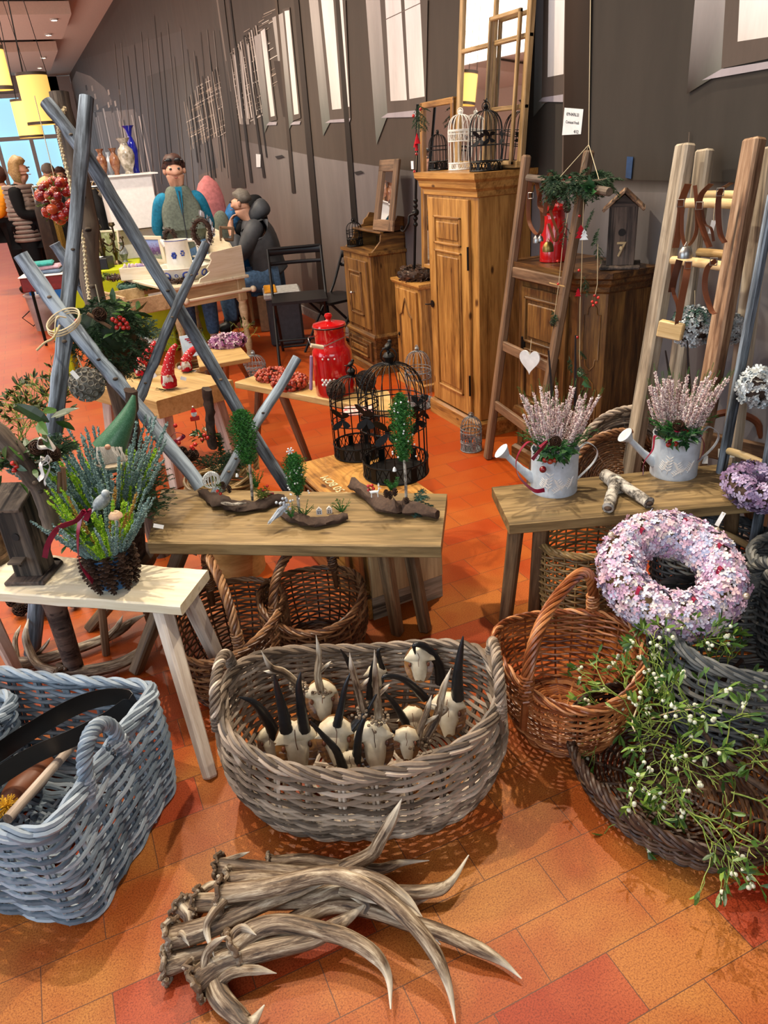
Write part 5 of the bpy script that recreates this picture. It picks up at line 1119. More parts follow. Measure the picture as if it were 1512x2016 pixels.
# birch branch fork
t=thing('birch_branch','forked stub of a white birch branch lying between the two watering cans','branch',Z(1230,960,.47))
a=Z(1212,950,.475); 
for (x,y,r,q) in ((1197,1000,.019,.0),(1278,990,.0185,.0)):
    b=Z(x,y,.47); mb=MB(); mb.tube(smooth_path([a+[0,0,.008],(a+b)/2+[0,0,.004],b],14),r*(1+.06*RS.randn(14)),14); mb.build('limb',M['birch'],t,True)
mb=MB(); mb.tube(smooth_path([Z(1190,935,.478),a,Z(1222,962,.47)],10),.026*(1+.08*RS.randn(10)),14); mb.build('fork',M['birch'],t,True)
for (x,y) in ((1197,1001),(1278,991)): b=Z(x,y,.47); mb=MB(); mb.ball(b,.013,sc_=(1,1,.6)); mb.build('cut_end',M['bark'],t,True)
# ------------------------------------------------------------------ hydrangea wreaths and balls
def torus_pts(n,Rm,r):
    a=RS.rand(n)*2*PI; b=RS.rand(n)*2*PI; N_=np.stack([np.cos(a)*np.cos(b),np.sin(a)*np.cos(b),np.sin(b)],1); P=np.stack([Rm*np.cos(a),Rm*np.sin(a),0*a],1)+N_*r*(1+.07*RS.randn(n))[:,None]; return P,N_
def wreath_frame(c,tilt,rz=0.): return rotz(rz)@rotx(tilt)
t0=Z(1322,1128,.405); t=thing('hydrangea_wreath','large wreath of pink and lilac hydrangea blossoms resting on the slate-grey baskets','wreath',t0)
W=wreath_frame(t0,math.radians(24),-YAW)
P,N_=torus_pts(3900,.147,.062); mb=MB(); florets(mb,P@W.T+t0,N_@W.T,.0125); mb.build('blossoms',M['hyd'],t,True,smooth=False)
mb=MB(); a=np.arange(48)/48*2*PI; mb.tube(np.stack([.147*np.cos(a),.147*np.sin(a),0*a],1)@W.T+t0,.050,12,True); mb.build('wreath_core',M['w_tan'],t,True)
for an in (.25,1.1,2.1,3.0,3.75,4.75,5.9): 
    rr=.147+.03*math.cos(an*7); c=VV([rr*math.cos(an),rr*math.sin(an),.058])@W.T+t0; obj1(lambda mb:ribbon(mb,[c+VV([-.012,0,-.008]),c+[-.004,0,.012],c+[.006,0,.010],c+[.012,.004,-.008]],.016,side=(.3,1,0),n=10),'ribbon_loop',M['ribbon'],t)
for an,dr in ((.6,.04),(1.5,.0),(2.5,.05),(3.4,-.02),(4.3,.04),(5.2,.02),(5.6,.055),(2.9,.0)):
    c=VV([(.147+dr)*math.cos(an),(.147+dr)*math.sin(an),.050])@W.T+t0; obj1(lambda mb:mb.ball(c,.010,hi=True),'bead',M['pearl'],t)
t0=Z(1500,958,.49); t=thing('hydrangea_wreath','purple hydrangea wreath with grey-green sprigs on the right end of the bench','wreath',t0); W=rotx(.12)
P,N_=torus_pts(800,.078,.042); mb=MB(); florets(mb,P@W.T+t0,N_@W.T,.014); mb.build('blossoms',M['hyd_purple'],t,True,smooth=False)
mb=MB(); 
for i in range(16): a=RS.rand()*2*PI; b=t0+VV([.09*math.cos(a),.09*math.sin(a),.03]); fir_bough(mb,b,(RS.randn()-.4,RS.randn()-.5,.5),.07,needle=.009,n_side=5,dens=16)
mb.build('grey_sprigs',M['fir_blue'],t,True,smooth=False); mb=MB(); mb.tube(np.stack([.078*np.cos(a_:=np.arange(36)/36*2*PI),.078*np.sin(a_),0*a_],1)@W.T+t0,.035,10,True); mb.build('wreath_core',M['bark'],t,True)
def tagcard(px,Y,w_,h,label,rot=0.,mat='paper',string=None,name='price_tag'):
    c=PY(px[0],px[1],Y); n=nrm(CAM-c); up_=nrm(VV([0,0,1.])-n*n[2]); sd=np.cross(up_,n); B=np.stack([sd,up_,n],1)@rotz(rot); t=thing(name,label,'tag' if name=='price_tag' else 'paper',c); mb=MB(); mb.box(c,(w_,h,.001),B,0,); mb.build('card',M[mat],t,True,smooth=False)
    if string is not None: obj1(lambda mb:mb.tube(smooth_path([c+B@VV([0,h*.45,.001])]+[PY(*q,Y) for q in string],12),.0012,5),'string',M['twine'],t)
    return t,B,c
tagcard((1418,1022),1.42,.012,.045,'small white tag on a string hanging in front of the right bench edge',-.35,string=[(1410,1045),(1385,1062)])
tagcard((1430,892),1.80,.055,.032,'white price card standing behind the handle of the right watering can',.1)
tagcard((1388,905),1.86,.02,.03,'pinkish label card behind the right watering can',.1)
def flower_ball(label,px,Y,rpx,mat,green=False,string=None):
    c=PY(px[0],px[1],Y); r=rpx*np.linalg.norm(c-CAM)/FPX; t=thing('flower_ball',label,'decorative ball',c,0,'dried petal balls on the right ladders'); n=420; d=rdirs(n); mb=MB(); florets(mb,c+d*r*(.95+.08*RS.rand(n,1)),d,r*.19,jit=.6); mb.build('petals',M[mat],t,True,smooth=False)
    obj1(lambda mb:mb.ball(c,r*.9,hi=True),'core',M['bark'],t)
    if green:
        mb=MB()
        for i in range(14): a=i*.45; fir_spray(mb,[c+VV([0,0,r]),c+VV([r*.8*math.cos(a),r*.8*math.sin(a),r*.85]),c+VV([r*1.15*math.cos(a),r*1.15*math.sin(a),r*.3])],r*.3,40)
        mb.build('fir_sprigs',M['fir_blue'],t,True,smooth=False)
    if string: obj1(lambda mb:mb.tube([c+[0,0,r*.9],PY(*string,Y)],.0014,5),'string',M['twine'],t)
flower_ball('pale blue-white petal ball with a fir collar hanging between the right ladder rails',(1364,643),2.12,33,'hyd_white',True,(1368,572))
flower_ball('brownish white petal ball on the dark ladder rail',(1441,648),1.98,25,'hyd_white')
flower_ball('pale blue petal ball with a small grey label at the right picture edge',(1494,762),1.70,34,'hyd_white',False,(1496,727))
# ------------------------------------------------------------------ mistletoe in the round tray
def mistletoe(t,base,d,L,depth,st,lf,br,sr=.0024,bp=.13):
    if depth==0:
        for s_ in((-1,1) if RS.rand()<.42 else ()):
            dd=nrm(d+nrm(np.cross(d,RS.randn(3)))*.55); z=nrm(np.cross(dd,RS.randn(3))); R_=np.stack([dd,np.cross(z,dd),z],1)[None]; lf.inst(BLADE,[base],R_,.026+.012*RS.rand())
        if RS.rand()<bp: 
            for _ in range(RS.randint(1,4)): br.ball(base+RS.randn(3)*.005,.0054)
        return
    e=base+d*L; st.tube([base,(base+e)/2+RS.randn(3)*.003,e],[sr,sr*.85,sr*.8],5)
    k=2 if RS.rand()<.75 else 3
    for i in range(k):
        dd=nrm(d+nrm(np.cross(d,RS.randn(3)))*(.45+.3*RS.rand())+VV([0,0,-.08])); mistletoe(t,e,dd,L*(.72+.2*RS.rand()),depth-1,st,lf,br,sr*.82,bp)
def mistle_bunch(label,center,starts,group=None,depth=5,L=.06,bp=.13):
    t=thing('mistletoe_bunch',label,'mistletoe',center,0,group); st,lf,br=MB(),MB(),MB()
    for b,d in starts: mistletoe(t,VV(b,float),nrm(VV(d,float)),L*(.8+.4*RS.rand()),depth,st,lf,br,.0024,bp)
    st.build('stems',M['mist_stem'],t,True); lf.build('leaves',M['mist_leaf'],t,True,smooth=False); o=br.build('berries',M['mist_berry'],t,True); 
    if o: o['kind']='stuff'
    return t
tc=VV([1.195,1.045,.03])
S_=[]
for i in range(11):
    a=RS.rand()*2*PI; b=tc+VV([.05+.05*RS.randn(),.02+.05*RS.randn(),.07+.06*RS.rand()]); S_.append((b,(math.cos(a),math.sin(a),.25+.3*RS.rand())))
S_+=[(Z(1330,1350,.16),(.2,.2,.7)),(Z(1350,1330,.2),(.4,.1,.7)),(Z(1300,1430,.12),(-.6,-.4,.3)),(Z(1380,1600,.13),(.1,-.8,.2)),(Z(1440,1480,.12),(.7,-.5,.2)),(Z(1420,1380,.16),(.4,.6,.5)),(Z(1470,1640,.12),(.2,-.9,-.1)),(Z(1250,1500,.09),(-.5,-.5,.1)),(Z(1330,1400,.2),(-.1,.5,.8)),(Z(1350,1450,.2),(0,-.4,.8)),(Z(1480,1500,.16),(.3,-.6,.5)),(Z(1330,1560,.12),(-.4,-.7,.3)),(Z(1440,1560,.14),(.3,-.9,.3)),(Z(1260,1450,.12),(-.3,-.1,.7)),(Z(1400,1330,.22),(.3,.6,.7))]
t=mistle_bunch('big bunch of mistletoe with white berries and twine heaped in the round dark tray',tc,S_,None,5,.068)
mb=MB(); 
for P in ([(1300,1330),(1370,1420),(1430,1500),(1512,1560)],[(1320,1390),(1400,1360),(1460,1300)]):
    mb.tube(smooth_path([Z(x,y,.12) for x,y in P],16),.007*(1+.15*RS.randn(16)),8)
mb.build('main_branches',M['bark'],t,True)
for P in ([(1255,1340),(1262,1370),(1245,1420),(1250,1440)],[(1275,1330),(1300,1340),(1312,1365)],[(1280,1415),(1330,1400),(1378,1396)],[(1325,1300),(1370,1320),(1390,1350)]): obj1(lambda mb:mb.tube(smooth_path([Z(x,y,.2) for x,y in P],14),.0022,5),'twine_end',M['twine'],t)
# ================================================================== driftwood frame
def pole(label,P,r0,r1,mat='drift',side=None,grp='driftwood poles of the rustic frame'):
    P=[VV(p,float) for p in P]; b=min(P,key=lambda p:p[2]); t=thing('driftwood_pole',label,'pole',(b[0],b[1],max(0,b[2])),0,grp); n=26; Q=smooth_path(P,n); Q=Q+RS.randn(n,3).cumsum(0)*.0012; r=np.linspace(r0,r1,n)*(1+.05*RS.randn(n))
    mb=MB(); mb.tube(Q,r,14); mb.build('pole_wood',M[mat],t,True,smooth=50)
    for k in range(4): i=3+(n-6)*k//4+RS.randint(4); mb=MB(); mb.ball(Q[i]+nrm(CAM-Q[i])*r[i]*.82,r[i]*.35,sc_=(1,1,.7)); mb.build('knot',M['drift_brown'],t,True)
    return t
f1=Z(62,1288,.0); f1[2]=.0
kx=lambda x,y,z:Z(x,y,z)
Ta=PY(172,190,2.98)
m1=PL(133,590,(0,2.80,0),(0,1,0)); m0=PL(108,840,(0,2.68,0),(0,1,0))
pole('tall blue-grey driftwood pole at the front of the rustic frame',[f1,m0,m1,Ta],.030,.024)
Tb=PY(112,178,3.12); mb2=PY(165,420,3.1); mb3=PY(186,590,3.1); ft=VV([mb3[0]+.03,3.1,0.0])
pole('thick darker driftwood pole behind, with a rope wound round it',[ft,mb3,mb2,Tb],.045,.034,'drift_brown')
f3=Z(712,1150,0); u3=PY(565,960,2.62); v3=PY(345,600,2.86); w3=PY(178,325,2.98)
pole('long driftwood pole running diagonally down to the right behind the middle bench',[f3,u3,v3,w3,PY(90,203,3.06)],.026,.022)
pole('driftwood pole tied across the front, rising to the left',[PY(395,960,2.55),PY(270,800,2.70),PY(140,640,2.76),PY(45,503,2.82)],.027,.025)
pole('slim driftwood pole crossing the long diagonal, rising to the right',[PY(215,905,2.72),PY(275,785,2.75),PY(345,610,2.80),PY(405,475,2.82)],.021,.016)
pole('pale driftwood stub leaning behind the tall front pole',[PY(205,640,3.2),PY(165,570,3.2),PY(108,480,3.2)],.024,.02)
pole('driftwood pole rising to the right over the rosehip bench',[PY(375,1090,2.45),PY(430,960,2.55),PY(490,850,2.6),PY(580,703,2.66)],.024,.017)
pole('dark driftwood pole entering at the left edge behind the birdhouse',[PY(-60,800,2.30),PY(20,880,2.24),PY(70,960,2.2),PY(104,1050,2.16)],.03,.024,'drift_brown')
t=thing('rope','rough brown rope wound round the darker driftwood pole','rope',PY(130,250,3.05))
mb=MB(); rope(mb,smooth_path([PY(128,212,3.06),PY(118,235,3.03),PY(116,262,3.05),PY(123,300,3.05),PY(138,360,3.05),PY(150,420,3.05),PY(165,480,3.03),PY(170,540,3.03),PY(176,590,3.0)],60),.005,3,30,.004); mb.build('strands',M['twine'],t,True)
t=thing('twine_knot','pale twine knotted round two crossing driftwood poles, its ends hanging','twine',PY(125,630,2.70)); q=PY(125,632,2.73)
mb=MB()
for k in range(3): a=np.linspace(0,2*PI,28)[:-1]; mb.tube([q+VV([.055*math.cos(x),.03*math.sin(x)-.01,.03*math.sin(x+.6)+k*.008-.01]) for x in a],.0025,5,True)
mb.tube(smooth_path([PY(118,640,2.68),PY(105,665,2.66),PY(88,675,2.66),PY(72,690,2.66)],14),.0035,6); mb.tube(smooth_path([PY(130,625,2.68),PY(112,625,2.66),PY(108,655,2.66)],14),.0025,6); mb.build('strands',M['twine'],t,True)
# ------------------------------------------------------------------ hanging balls
c=PY(118,395,3.3); r=.085; t=thing('apple_ball','hanging ball of shiny red and orange ornamental apples behind the front pole','decorative ball',c)
for d in rdirs(52): obj1(lambda mb:mb.ball(c+d*r*.82,r*random.uniform(.17,.25),sc_=(1,1,.9),hi=True),'apple',M['apple'],t)
mb=MB(); 
for d in rdirs(40): fir_spray(mb,[c+d*r*.6,c+d*r*1.1],.02,14)
mb.build('twigs',M['moss'],t,True,smooth=False); obj1(lambda mb:mb.rod(c+[0,0,r],c+[0,0,.35],.0015,4),'string',M['twine'],t)
c=PY(210,655,2.88); r=.125; t=thing('evergreen_ball','hanging evergreen ball with a pine cone, cinnamon stick and holly berries','decorative ball',c)
mb=MB()
for d in rdirs(120): s_=nrm(np.cross(d,RS.randn(3))); b=c+d*r*.85; fir_bough(mb,b,d*.5+s_+VV([0,0,-.5]),.085,needle=.019,n_side=4,dens=26,droop=.3)
mb.build('fir_foliage',M['fir'],t,True,smooth=False); obj1(lambda mb:mb.ball(c,r*.82,hi=True),'core',M['fir'],t)
cf=nrm(CAM-c); obj1(lambda mb:cone(mb,c+cf*r*.8+[-.01,0,.055],nrm(cf+[0,0,.3]),.045,.032,50),'pine_cone',M['cone'],t)
a=PY(172,617,c[1]-.13); b=PY(218,645,c[1]-.13); obj1(lambda mb:mb.rod(a,b,.006,8),'cinnamon_stick',M['ladder'],t)
for (x,y) in ((236,625),(228,632),(243,630),(236,638),(249,637),(230,645),(243,645),(252,645),(222,629),(152,632)): obj1(lambda mb:mb.ball(PY(x,y,c[1]-.14),.0085,hi=True),'red_berry',M['berry'],t)
mb=MB(); leaves(mb,PY(255,620,c[1]-.12),.035,9,.05,LEAF); leaves(mb,PY(228,600,c[1]-.10),.03,7,.05,LEAF); leaves(mb,PY(228,660,c[1]-.14),.02,4,.045,LEAF); mb.build('holly_leaves',M['holly'],t,True,smooth=False)
obj1(lambda mb:mb.rod(c+[0,0,r*.8],PY(188,560,c[1]),.0022,5),'string',M['twine'],t)
c=PY(171,757,2.60); r=.054; t=thing('pod_ball','grey ball of hollow seed pods hanging on a string beside the front pole','decorative ball',c)
for k in range(64):
    z_=1-2*(k+.5)/64; a=k*2.39996; d=VV([math.sqrt(1-z_*z_)*math.cos(a),math.sqrt(1-z_*z_)*math.sin(a),z_]); 
    if d@nrm(CAM-c)<-.25: continue
    obj1(lambda mb:mb.lathe([(.004,-.008),(.0085,0),(.0105,.007),(.0095,.0075),(.007,.001),(.001,-.002)],c+d*r*.92,12,rot=basis(VV([d]))[0]),'seed_pod',M['greypod'] if 'greypod' in M else M.setdefault('greypod',plain('grey_pod','#77746c',.8,0,.3,.2)),t)
obj1(lambda mb:mb.ball(c,r*.88,hi=True),'core',M['greypod'],t); obj1(lambda mb:mb.rod(c+[0,0,r*.9],PY(152,700,2.6),.002,5),'string',M['twine'],t)
tagcard((147,738),2.53,.014,.03,'small white tag on the grey pod ball',.5)
# ------------------------------------------------------------------ planter of long pine cones with heather
bz=.45
p=Z(228,1150,bz); t=thing('cone_planter','blue pot ringed with long pine cones, lime and grey heather in it, on pale bench','planter',p)
M['bluepot']=plain('blue_pot','#35618c',.35,0,.5,.05)
mb=MB(); mb.lathe([(.040,.0),(.046,.004),(.058,.10),(.062,.105),(.058,.11),(.052,.10),(.001,.095)],p,28,cap=False); mb.build('pot',M['bluepot'],t,True)
for k in range(9):
    a=k*2*PI/9+.35; o=VV([math.cos(a),math.sin(a),0]); b=p+o*.066+[0,0,.125]; e=p+o*.062+[0,0,.004]; obj1(lambda mb:cone(mb,b,nrm(e-b),.128,.026,80,close_tip=False),'long_pine_cone',M['cone'],t)
top=p+VV([0,0,.105]); mb=MB()
for i in range(46): a=RS.rand()*2*PI; r=.04*RS.rand()**.5; heather(mb,top+VV([r*math.cos(a),r*math.sin(a),-.01]),(math.cos(a)*.6,math.sin(a)*.6,1),.07+.09*RS.rand(),0,60,.005,spread=.004,tiplen=.02,stemi=0,tipi=0)
for i in range(9): a=RS.rand()*2*PI; heather(mb,top+VV([.02*math.cos(a),.02*math.sin(a),0]),(math.cos(a)*.4,math.sin(a)*.4,1),.17+.07*RS.rand(),0,60,.005,spread=.004,tiplen=.02,stemi=0,tipi=0)
mb.build('lime_heather',M['h_lime'],t,True,smooth=False); mb=MB()
for i in range(56): a=RS.rand()*2*PI; r=.045; heather(mb,top+VV([r*math.cos(a),r*math.sin(a)+.01,-.01]),(math.cos(a)*.75,math.sin(a)*.6,1),.12+.10*RS.rand(),0,70,.0042,spread=.0045,tiplen=.02,stemi=0,tipi=0)
mb.build('blue_heather',M['h_blue'],t,True,smooth=False); mb=MB()
for i in range(9): a=RS.rand()*2*PI; heather(mb,top+VV([.03*math.cos(a),.03*math.sin(a),0]),(math.cos(a)*.4+.2,math.sin(a)*.4,1),.13+.08*RS.rand(),0,60,.0045,spread=.004,tiplen=.02,stemi=0,tipi=0)
mb.build('rust_heather',M['h_rust'],t,True,smooth=False)
mb=MB(); leaves(mb,PY(152,1060,p[1]-.03),.045,26,.03,LEAF); mb.build('ivy',M['holly'],t,True,smooth=False)
Yr=p[1]-.085
rib(t,[rp(155,1015,Yr),rp(165,1005,Yr-.01),rp(150,1025,Yr-.01),rp(115,1040,Yr-.02),rp(95,1070,Yr-.02),rp(88,1098,Yr)],.015); rib(t,[rp(158,1020,Yr),rp(153,1060,Yr-.015),rp(158,1110,Yr-.02),rp(183,1146,Yr-.01)],.018); rib(t,[rp(160,1018,Yr),rp(175,1005,Yr-.02),rp(168,1025,Yr-.01)],.015)
M['mushroom']=plain('mushroom_cream','#c9a88a',.4,0,.4,.15)
c=PY(228,1018,p[1]-.06); t2=t; mb=MB(); mb.lathe([(.001,.018),(.012,.016),(.019,.008),(.020,0),(.012,-.003),(.007,-.004),(.007,-.03)],c,20); mb.build('mushroom',M['mushroom'],t,True)
c=PY(200,988,p[1]-.01); t3=thing('bird_figure','small frosted grey bird ornament sitting among the heather of the cone planter','ornament',c)
M['frost']=vari('frosted_grey',['#4c5054','#8c959a','#d3dade'],.6,noisy=.9,scale=120)
mb=MB(); mb.ball(c,.020,sc_=(1.5,.9,.95),rot=roty(-.6),hi=True); mb.ball(c+VV([.016,-.004,.024]),.012,hi=True); mb.beam(c+[-.02,0,-.014],c+[-.055,0,-.04],.014,.005); mb.rod(c+VV([.026,-.006,.025]),c+VV([.037,-.008,.022]),.003,6,r1=.0006); mb.build('figure',M['frost'],t3,True)
tagcard((312,1036),p[1],.03,.012,'white label stuck between the heather stems at the right of the cone planter',-.4)
# ------------------------------------------------------------------ gnome planter behind
p=VV([.005,2.46,.55]); t=thing('plant_tub','dark tub of blue-grey heather and fir behind the cone planter, a green-hatted gnome in it','planter',(p[0],p[1],0))
mb=MB(); mb.lathe([(.001,.36),(.09,.36),(.12,.55),(.11,.55),(.10,.52),(.001,.51)],(p[0],p[1],0),28,cap=False); mb.build('tub',M['barn'],t,True); mb=MB(); mb.lathe([(.001,.33),(.12,.33),(.12,.36),(.001,.36)],(p[0],p[1],0),24); mb.build('stool_seat',M['ladder'],t,True)
for k in range(3): a=k*2.1+1.2; obj1(lambda mb:mb.rod((p[0]+.13*math.cos(a),p[1]+.13*math.sin(a),0),(p[0]+.08*math.cos(a),p[1]+.08*math.sin(a),.335),.014,8),'stool_leg',M['ladder'],t)
mb=MB()
for i in range(95):
    a=RS.rand()*2*PI; r=.11*RS.rand()**.5; heather(mb,p+VV([r*math.cos(a),r*math.sin(a),-.01]),(math.cos(a)*.9*r/.1,math.sin(a)*.7*r/.1,1.1),.17+.14*RS.rand(),0,60,.0052,spread=.0055,tiplen=.02,stemi=0,tipi=0)
mb.build('blue_heather',M['h_blue'],t,True,smooth=False); mb=MB()
for i in range(26): a=RS.rand()*2*PI; r=.09*RS.rand()**.5; heather(mb,p+VV([r*math.cos(a)+.02,r*math.sin(a)-.03,0]),(math.cos(a)*.6,math.sin(a)*.5,1.1),.13+.12*RS.rand(),0,55,.006,spread=.0055,tiplen=.02,stemi=0,tipi=0)
mb.build('lime_heather',M['h_lime'],t,True,smooth=False); mb=MB()
for i in range(34): a=RS.rand()*2*PI; fir_bough(mb,p+VV([.08*math.cos(a),.08*math.sin(a),.0]),(math.cos(a),math.sin(a),.15+.8*RS.rand()),.13+.10*RS.rand(),needle=.02,n_side=6,dens=34)
mb.build('fir_boughs',M['fir'],t,True,smooth=False)
c=PY(225,905,2.40); t=thing('gnome','gnome with a tall glittering green cone hat and white beard in the heather tub','ornament',c,0,None)
M['ghat']=vari('glitter_green',['#1d3a26','#35634a','#6f9c82'],.35,noisy=.95,scale=300); hc=[PY(212,888,2.4),PY(235,850,2.4),PY(255,810,2.41),PY(264,778,2.42)]
mb=MB(); mb.tube(smooth_path(hc,14),np.linspace(.052,.006,14),18); mb.build('hat',M['ghat'],t,True); mb=MB()
for k in range(70): a=RS.rand()*.9-.45; b=PY(212+RS.randn()*8,880,2.35); mb.tube([b,b+VV([RS.randn()*.008,-.01,-.03]),b+VV([RS.randn()*.01,-.004,-.075])],[.0035,.003,.0008],4)
mb.build('beard',M['white_fluff'],t,True); obj1(lambda mb:mb.lathe([(.02,-.07),(.036,-.04),(.036,0)],hc[0],16),'body',M['h_blue'],t); obj1(lambda mb:mb.ball(PY(212,880,2.34),.009,hi=True),'nose',M['skin'],t)
c=PY(222,912,2.36); t=thing('wood_slice','flat pale wood shaving curl below the green-hatted gnome','ornament',c); mb=MB(); mb.lathe([(.001,0),(.05,0),(.052,.006),(.001,.008)],c,20,wob=lambda a:.12*np.sin(3*a)); mb.build('slice',M['rail_pale'],t,True)
# leafy mistletoe and holly at the left edge
S_=[((PY(40,900,2.9)+VV([RS.randn()*.05,0,0])),(RS.randn()*.7-.3,RS.randn()*.4,1)) for _ in range(9)]+[(PY(120,860,3.0),(RS.randn()*.6,0,1)) for _ in range(5)]
M['leafdk']=vari('dark_olive_leaf',['#1c2410','#38441c','#5d6a2c'],.5)
t=mistle_bunch('dark leafy mistletoe bush behind the poles at the left edge',(S_[0][0][0],2.9,0),S_,None,5,.07,0.)
[ch for ch in t.children if ch.name.startswith('leaves')][0].data.materials[0]=M['leafdk']
c=PY(60,900,2.35); t=thing('evergreen_bouquet','holly and fir bouquet with white star ribbon, cones and cinnamon at the left edge','bouquet',(c[0],c[1],0))
mb=MB(); mb.lathe([(.03,0),(.035,.30),(.06,.45),(.001,.45)],(c[0]-.06,c[1],0),18); mb.build('vase',M['barn'],t,True)
mb=MB()
for i in range(22): a=RS.rand()*2*PI; fir_bough(mb,c+VV([.03*math.cos(a),.02*math.sin(a),-.03]),(math.cos(a),math.sin(a)*.6,.3+.6*RS.rand()),.14,needle=.02,n_side=6,dens=34)
mb.build('fir_boughs',M['fir'],t,True,smooth=False); mb=MB(); leaves(mb,PY(30,920,2.25),.09,60,.055,LEAF); leaves(mb,PY(90,830,2.25),.05,9,.08,LEAF); mb.build('holly_leaves',M['holly'],t,True,smooth=False)
for x,y in ((70,885),(100,897)): obj1(lambda mb:cone(mb,PY(x,y,2.24),(.2,-.8,.4),.05,.03,50),'pine_cone',M['cone'],t)
for x,y in ((25,912),(33,918),(48,925),(28,926)): obj1(lambda mb:mb.ball(PY(x,y,2.2),.007,hi=True),'red_berry',M['berry'],t)
for a,b in (((118,930),(117,970)),((124,920),(127,965))): obj1(lambda mb:mb.rod(PY(*a,2.2),PY(*b,2.2),.007,8),'cinnamon_stick',M['ladder'],t)
Yr=2.17
for P in ([(92,868),(78,862),(75,880),(95,880),(108,885),(92,862)],[(90,905),(80,915),(84,935),(75,945)],[(92,905),(98,920),(88,945),(90,955)],[(92,905),(80,900),(85,915),(100,908),(96,898),(90,908)]): obj1(lambda mb:ribbon(mb,[PY(x,y,Yr+RS.randn()*.004) for x,y in P],.017),'star_ribbon',M['white'],t)
# pine cones in a wire tray on the floor
t0=Z(150,1190)
for k,(x,y) in enumerate(((30,1195),(62,1205),(75,1215),(100,1212),(125,1208),(150,1195),(185,1190),(210,1185),(45,1212),(90,1196))):
    t=thing('pine_cone','brown pine cone on the floor under the pale bench, one of a loose row','pine cone',Z(x,y,.0),0,'pine cones on the floor under the pale bench'); mb=MB(); cone(mb,Z(x,y,.0)+VV([0,0,.004]),(RS.randn()*.15,-.25,.9),.05,.034,55); mb.build('scales',M['cone'],t,True)
# ------------------------------------------------------------------ birdhouse and drum on the pale bench
def birdhouse(label,base,w_,d,h,rz,tilt=0.,perch=True,num=None,roof='slant',mat='barn'):
    t=thing('birdhouse',label,'birdhouse',base,rz)
    mb=MB(); mb.box((0,0,h/2+.012),(w_,d,h),None,.002,along=2); mb.build('box_body',M[mat],t,smooth=30)
    mb=MB(); mb.box((0,-.01,.006),(w_*1.45,d*1.6,.012),None,.003); mb.build('base_board',M['barn'],t,smooth=30)
    if roof=='slant': mb=MB(); mb.box((0,-.012,h+.022),(w_*1.3,d*1.5,.012),rotx(.28),.002); mb.build('roof',M['drift_brown'],t,smooth=30)
    else:
        mb=MB(); mb.prism([(-w_/2,h+.01),(w_/2,h+.01),(0,h+w_*.5)],1,-d/2,d/2); mb.build('gable',M[mat],t,smooth=False)
        for s_ in(-1,1): mb=MB(); mb.box((s_*w_*.36,0,h+w_*.30),(w_*.98,d*1.25,.012),roty(s_*.74),.002,along=1); mb.build('roof_board',M['rail_brown'],t,smooth=30)
    mb=MB(); mb.lathe([(.001,0),(w_*.13,0),(w_*.13,.002),(.001,.002)],(0,-d/2-.0015,h*.62),18,rot=rotx(PI/2)); mb.build('entrance_hole',M['slot'],t)
    if perch: mb=MB(); mb.box((-w_*.12,-d/2-.015,h*.32),(w_*.5,.035,.006),rotx(.1),.001); mb.rod((-w_*.2,-d/2,h*.2),(-w_*.1,-d/2-.02,h*.3),.002,5); mb.build('perch',M['drift_brown'],t)
    return t
t=birdhouse('tall narrow weathered wood birdhouse with slanted roof on the pale bench',Z(72,1128,.45),.085,.08,.225,math.radians(-28),mat='drift_brown')
t.scale=(1.05,1.05,1.1)
t=thing('wooden_drum','round bentwood box cut off by the left edge on the pale bench','box',Z(-18,1105,.45)); mb=MB(); mb.lathe([(.001,0),(.062,0),(.062,.10),(.066,.10),(.066,.125),(.001,.125)],k=32); mb.build('box_body',M['leg'],t); mb=MB()
for z in (.02,.085): mb.lathe([(.0625,z),(.064,z),(.064,z+.012),(.0625,z+.012)],k=32,cap=False)
mb.build('band',M['ladder'],t)
# ------------------------------------------------------------------ contents of the left hamper
t=thing('leather_collar','black leather harness strap curled in the rectangular hamper','strap',Z(150,1420,.2)); mb=MB(); pts=[Z(-30,1500,.22),Z(60,1440,.27),Z(150,1390,.31),Z(215,1372,.33),Z(262,1378,.33),Z(225,1410,.30),Z(150,1450,.28),Z(60,1490,.25),Z(-20,1540,.2)]; ribbon(mb,pts,.055,side=(0,0,1.),n=60); mb.build('strap',plain('black_leather','#0f0e0e',.35,0,.5,.2),t,True)
t=thing('wooden_roller','pale round wooden stick lying in the rectangular hamper','stick',Z(80,1540,.2)); obj1(lambda mb:mb.rod(Z(15,1612,.26),Z(150,1460,.20),.0125,12),'stick',M['leg_pale'],t)
t=thing('felt_shoe','dark brown rounded wooden form deep in the rectangular hamper','form',Z(50,1560,.12)); obj1(lambda mb:mb.ball(Z(55,1540,.14),.07,sc_=(1.3,.6,.55),rot=rotz(.8),hi=True),'form',M['leather'],t)
t=thing('pompom','yellow straw tuft in the rectangular hamper','ornament',Z(12,1590,.2)); mb=MB(); c=Z(14,1588,.24)
for d in rdirs(90): mb.tube([c,c+d*.02+RS.randn(3)*.003,c+d*.03],.0012,4)
mb.build('straw',plain('yellow_straw','#c79a1c',.7),t,True)
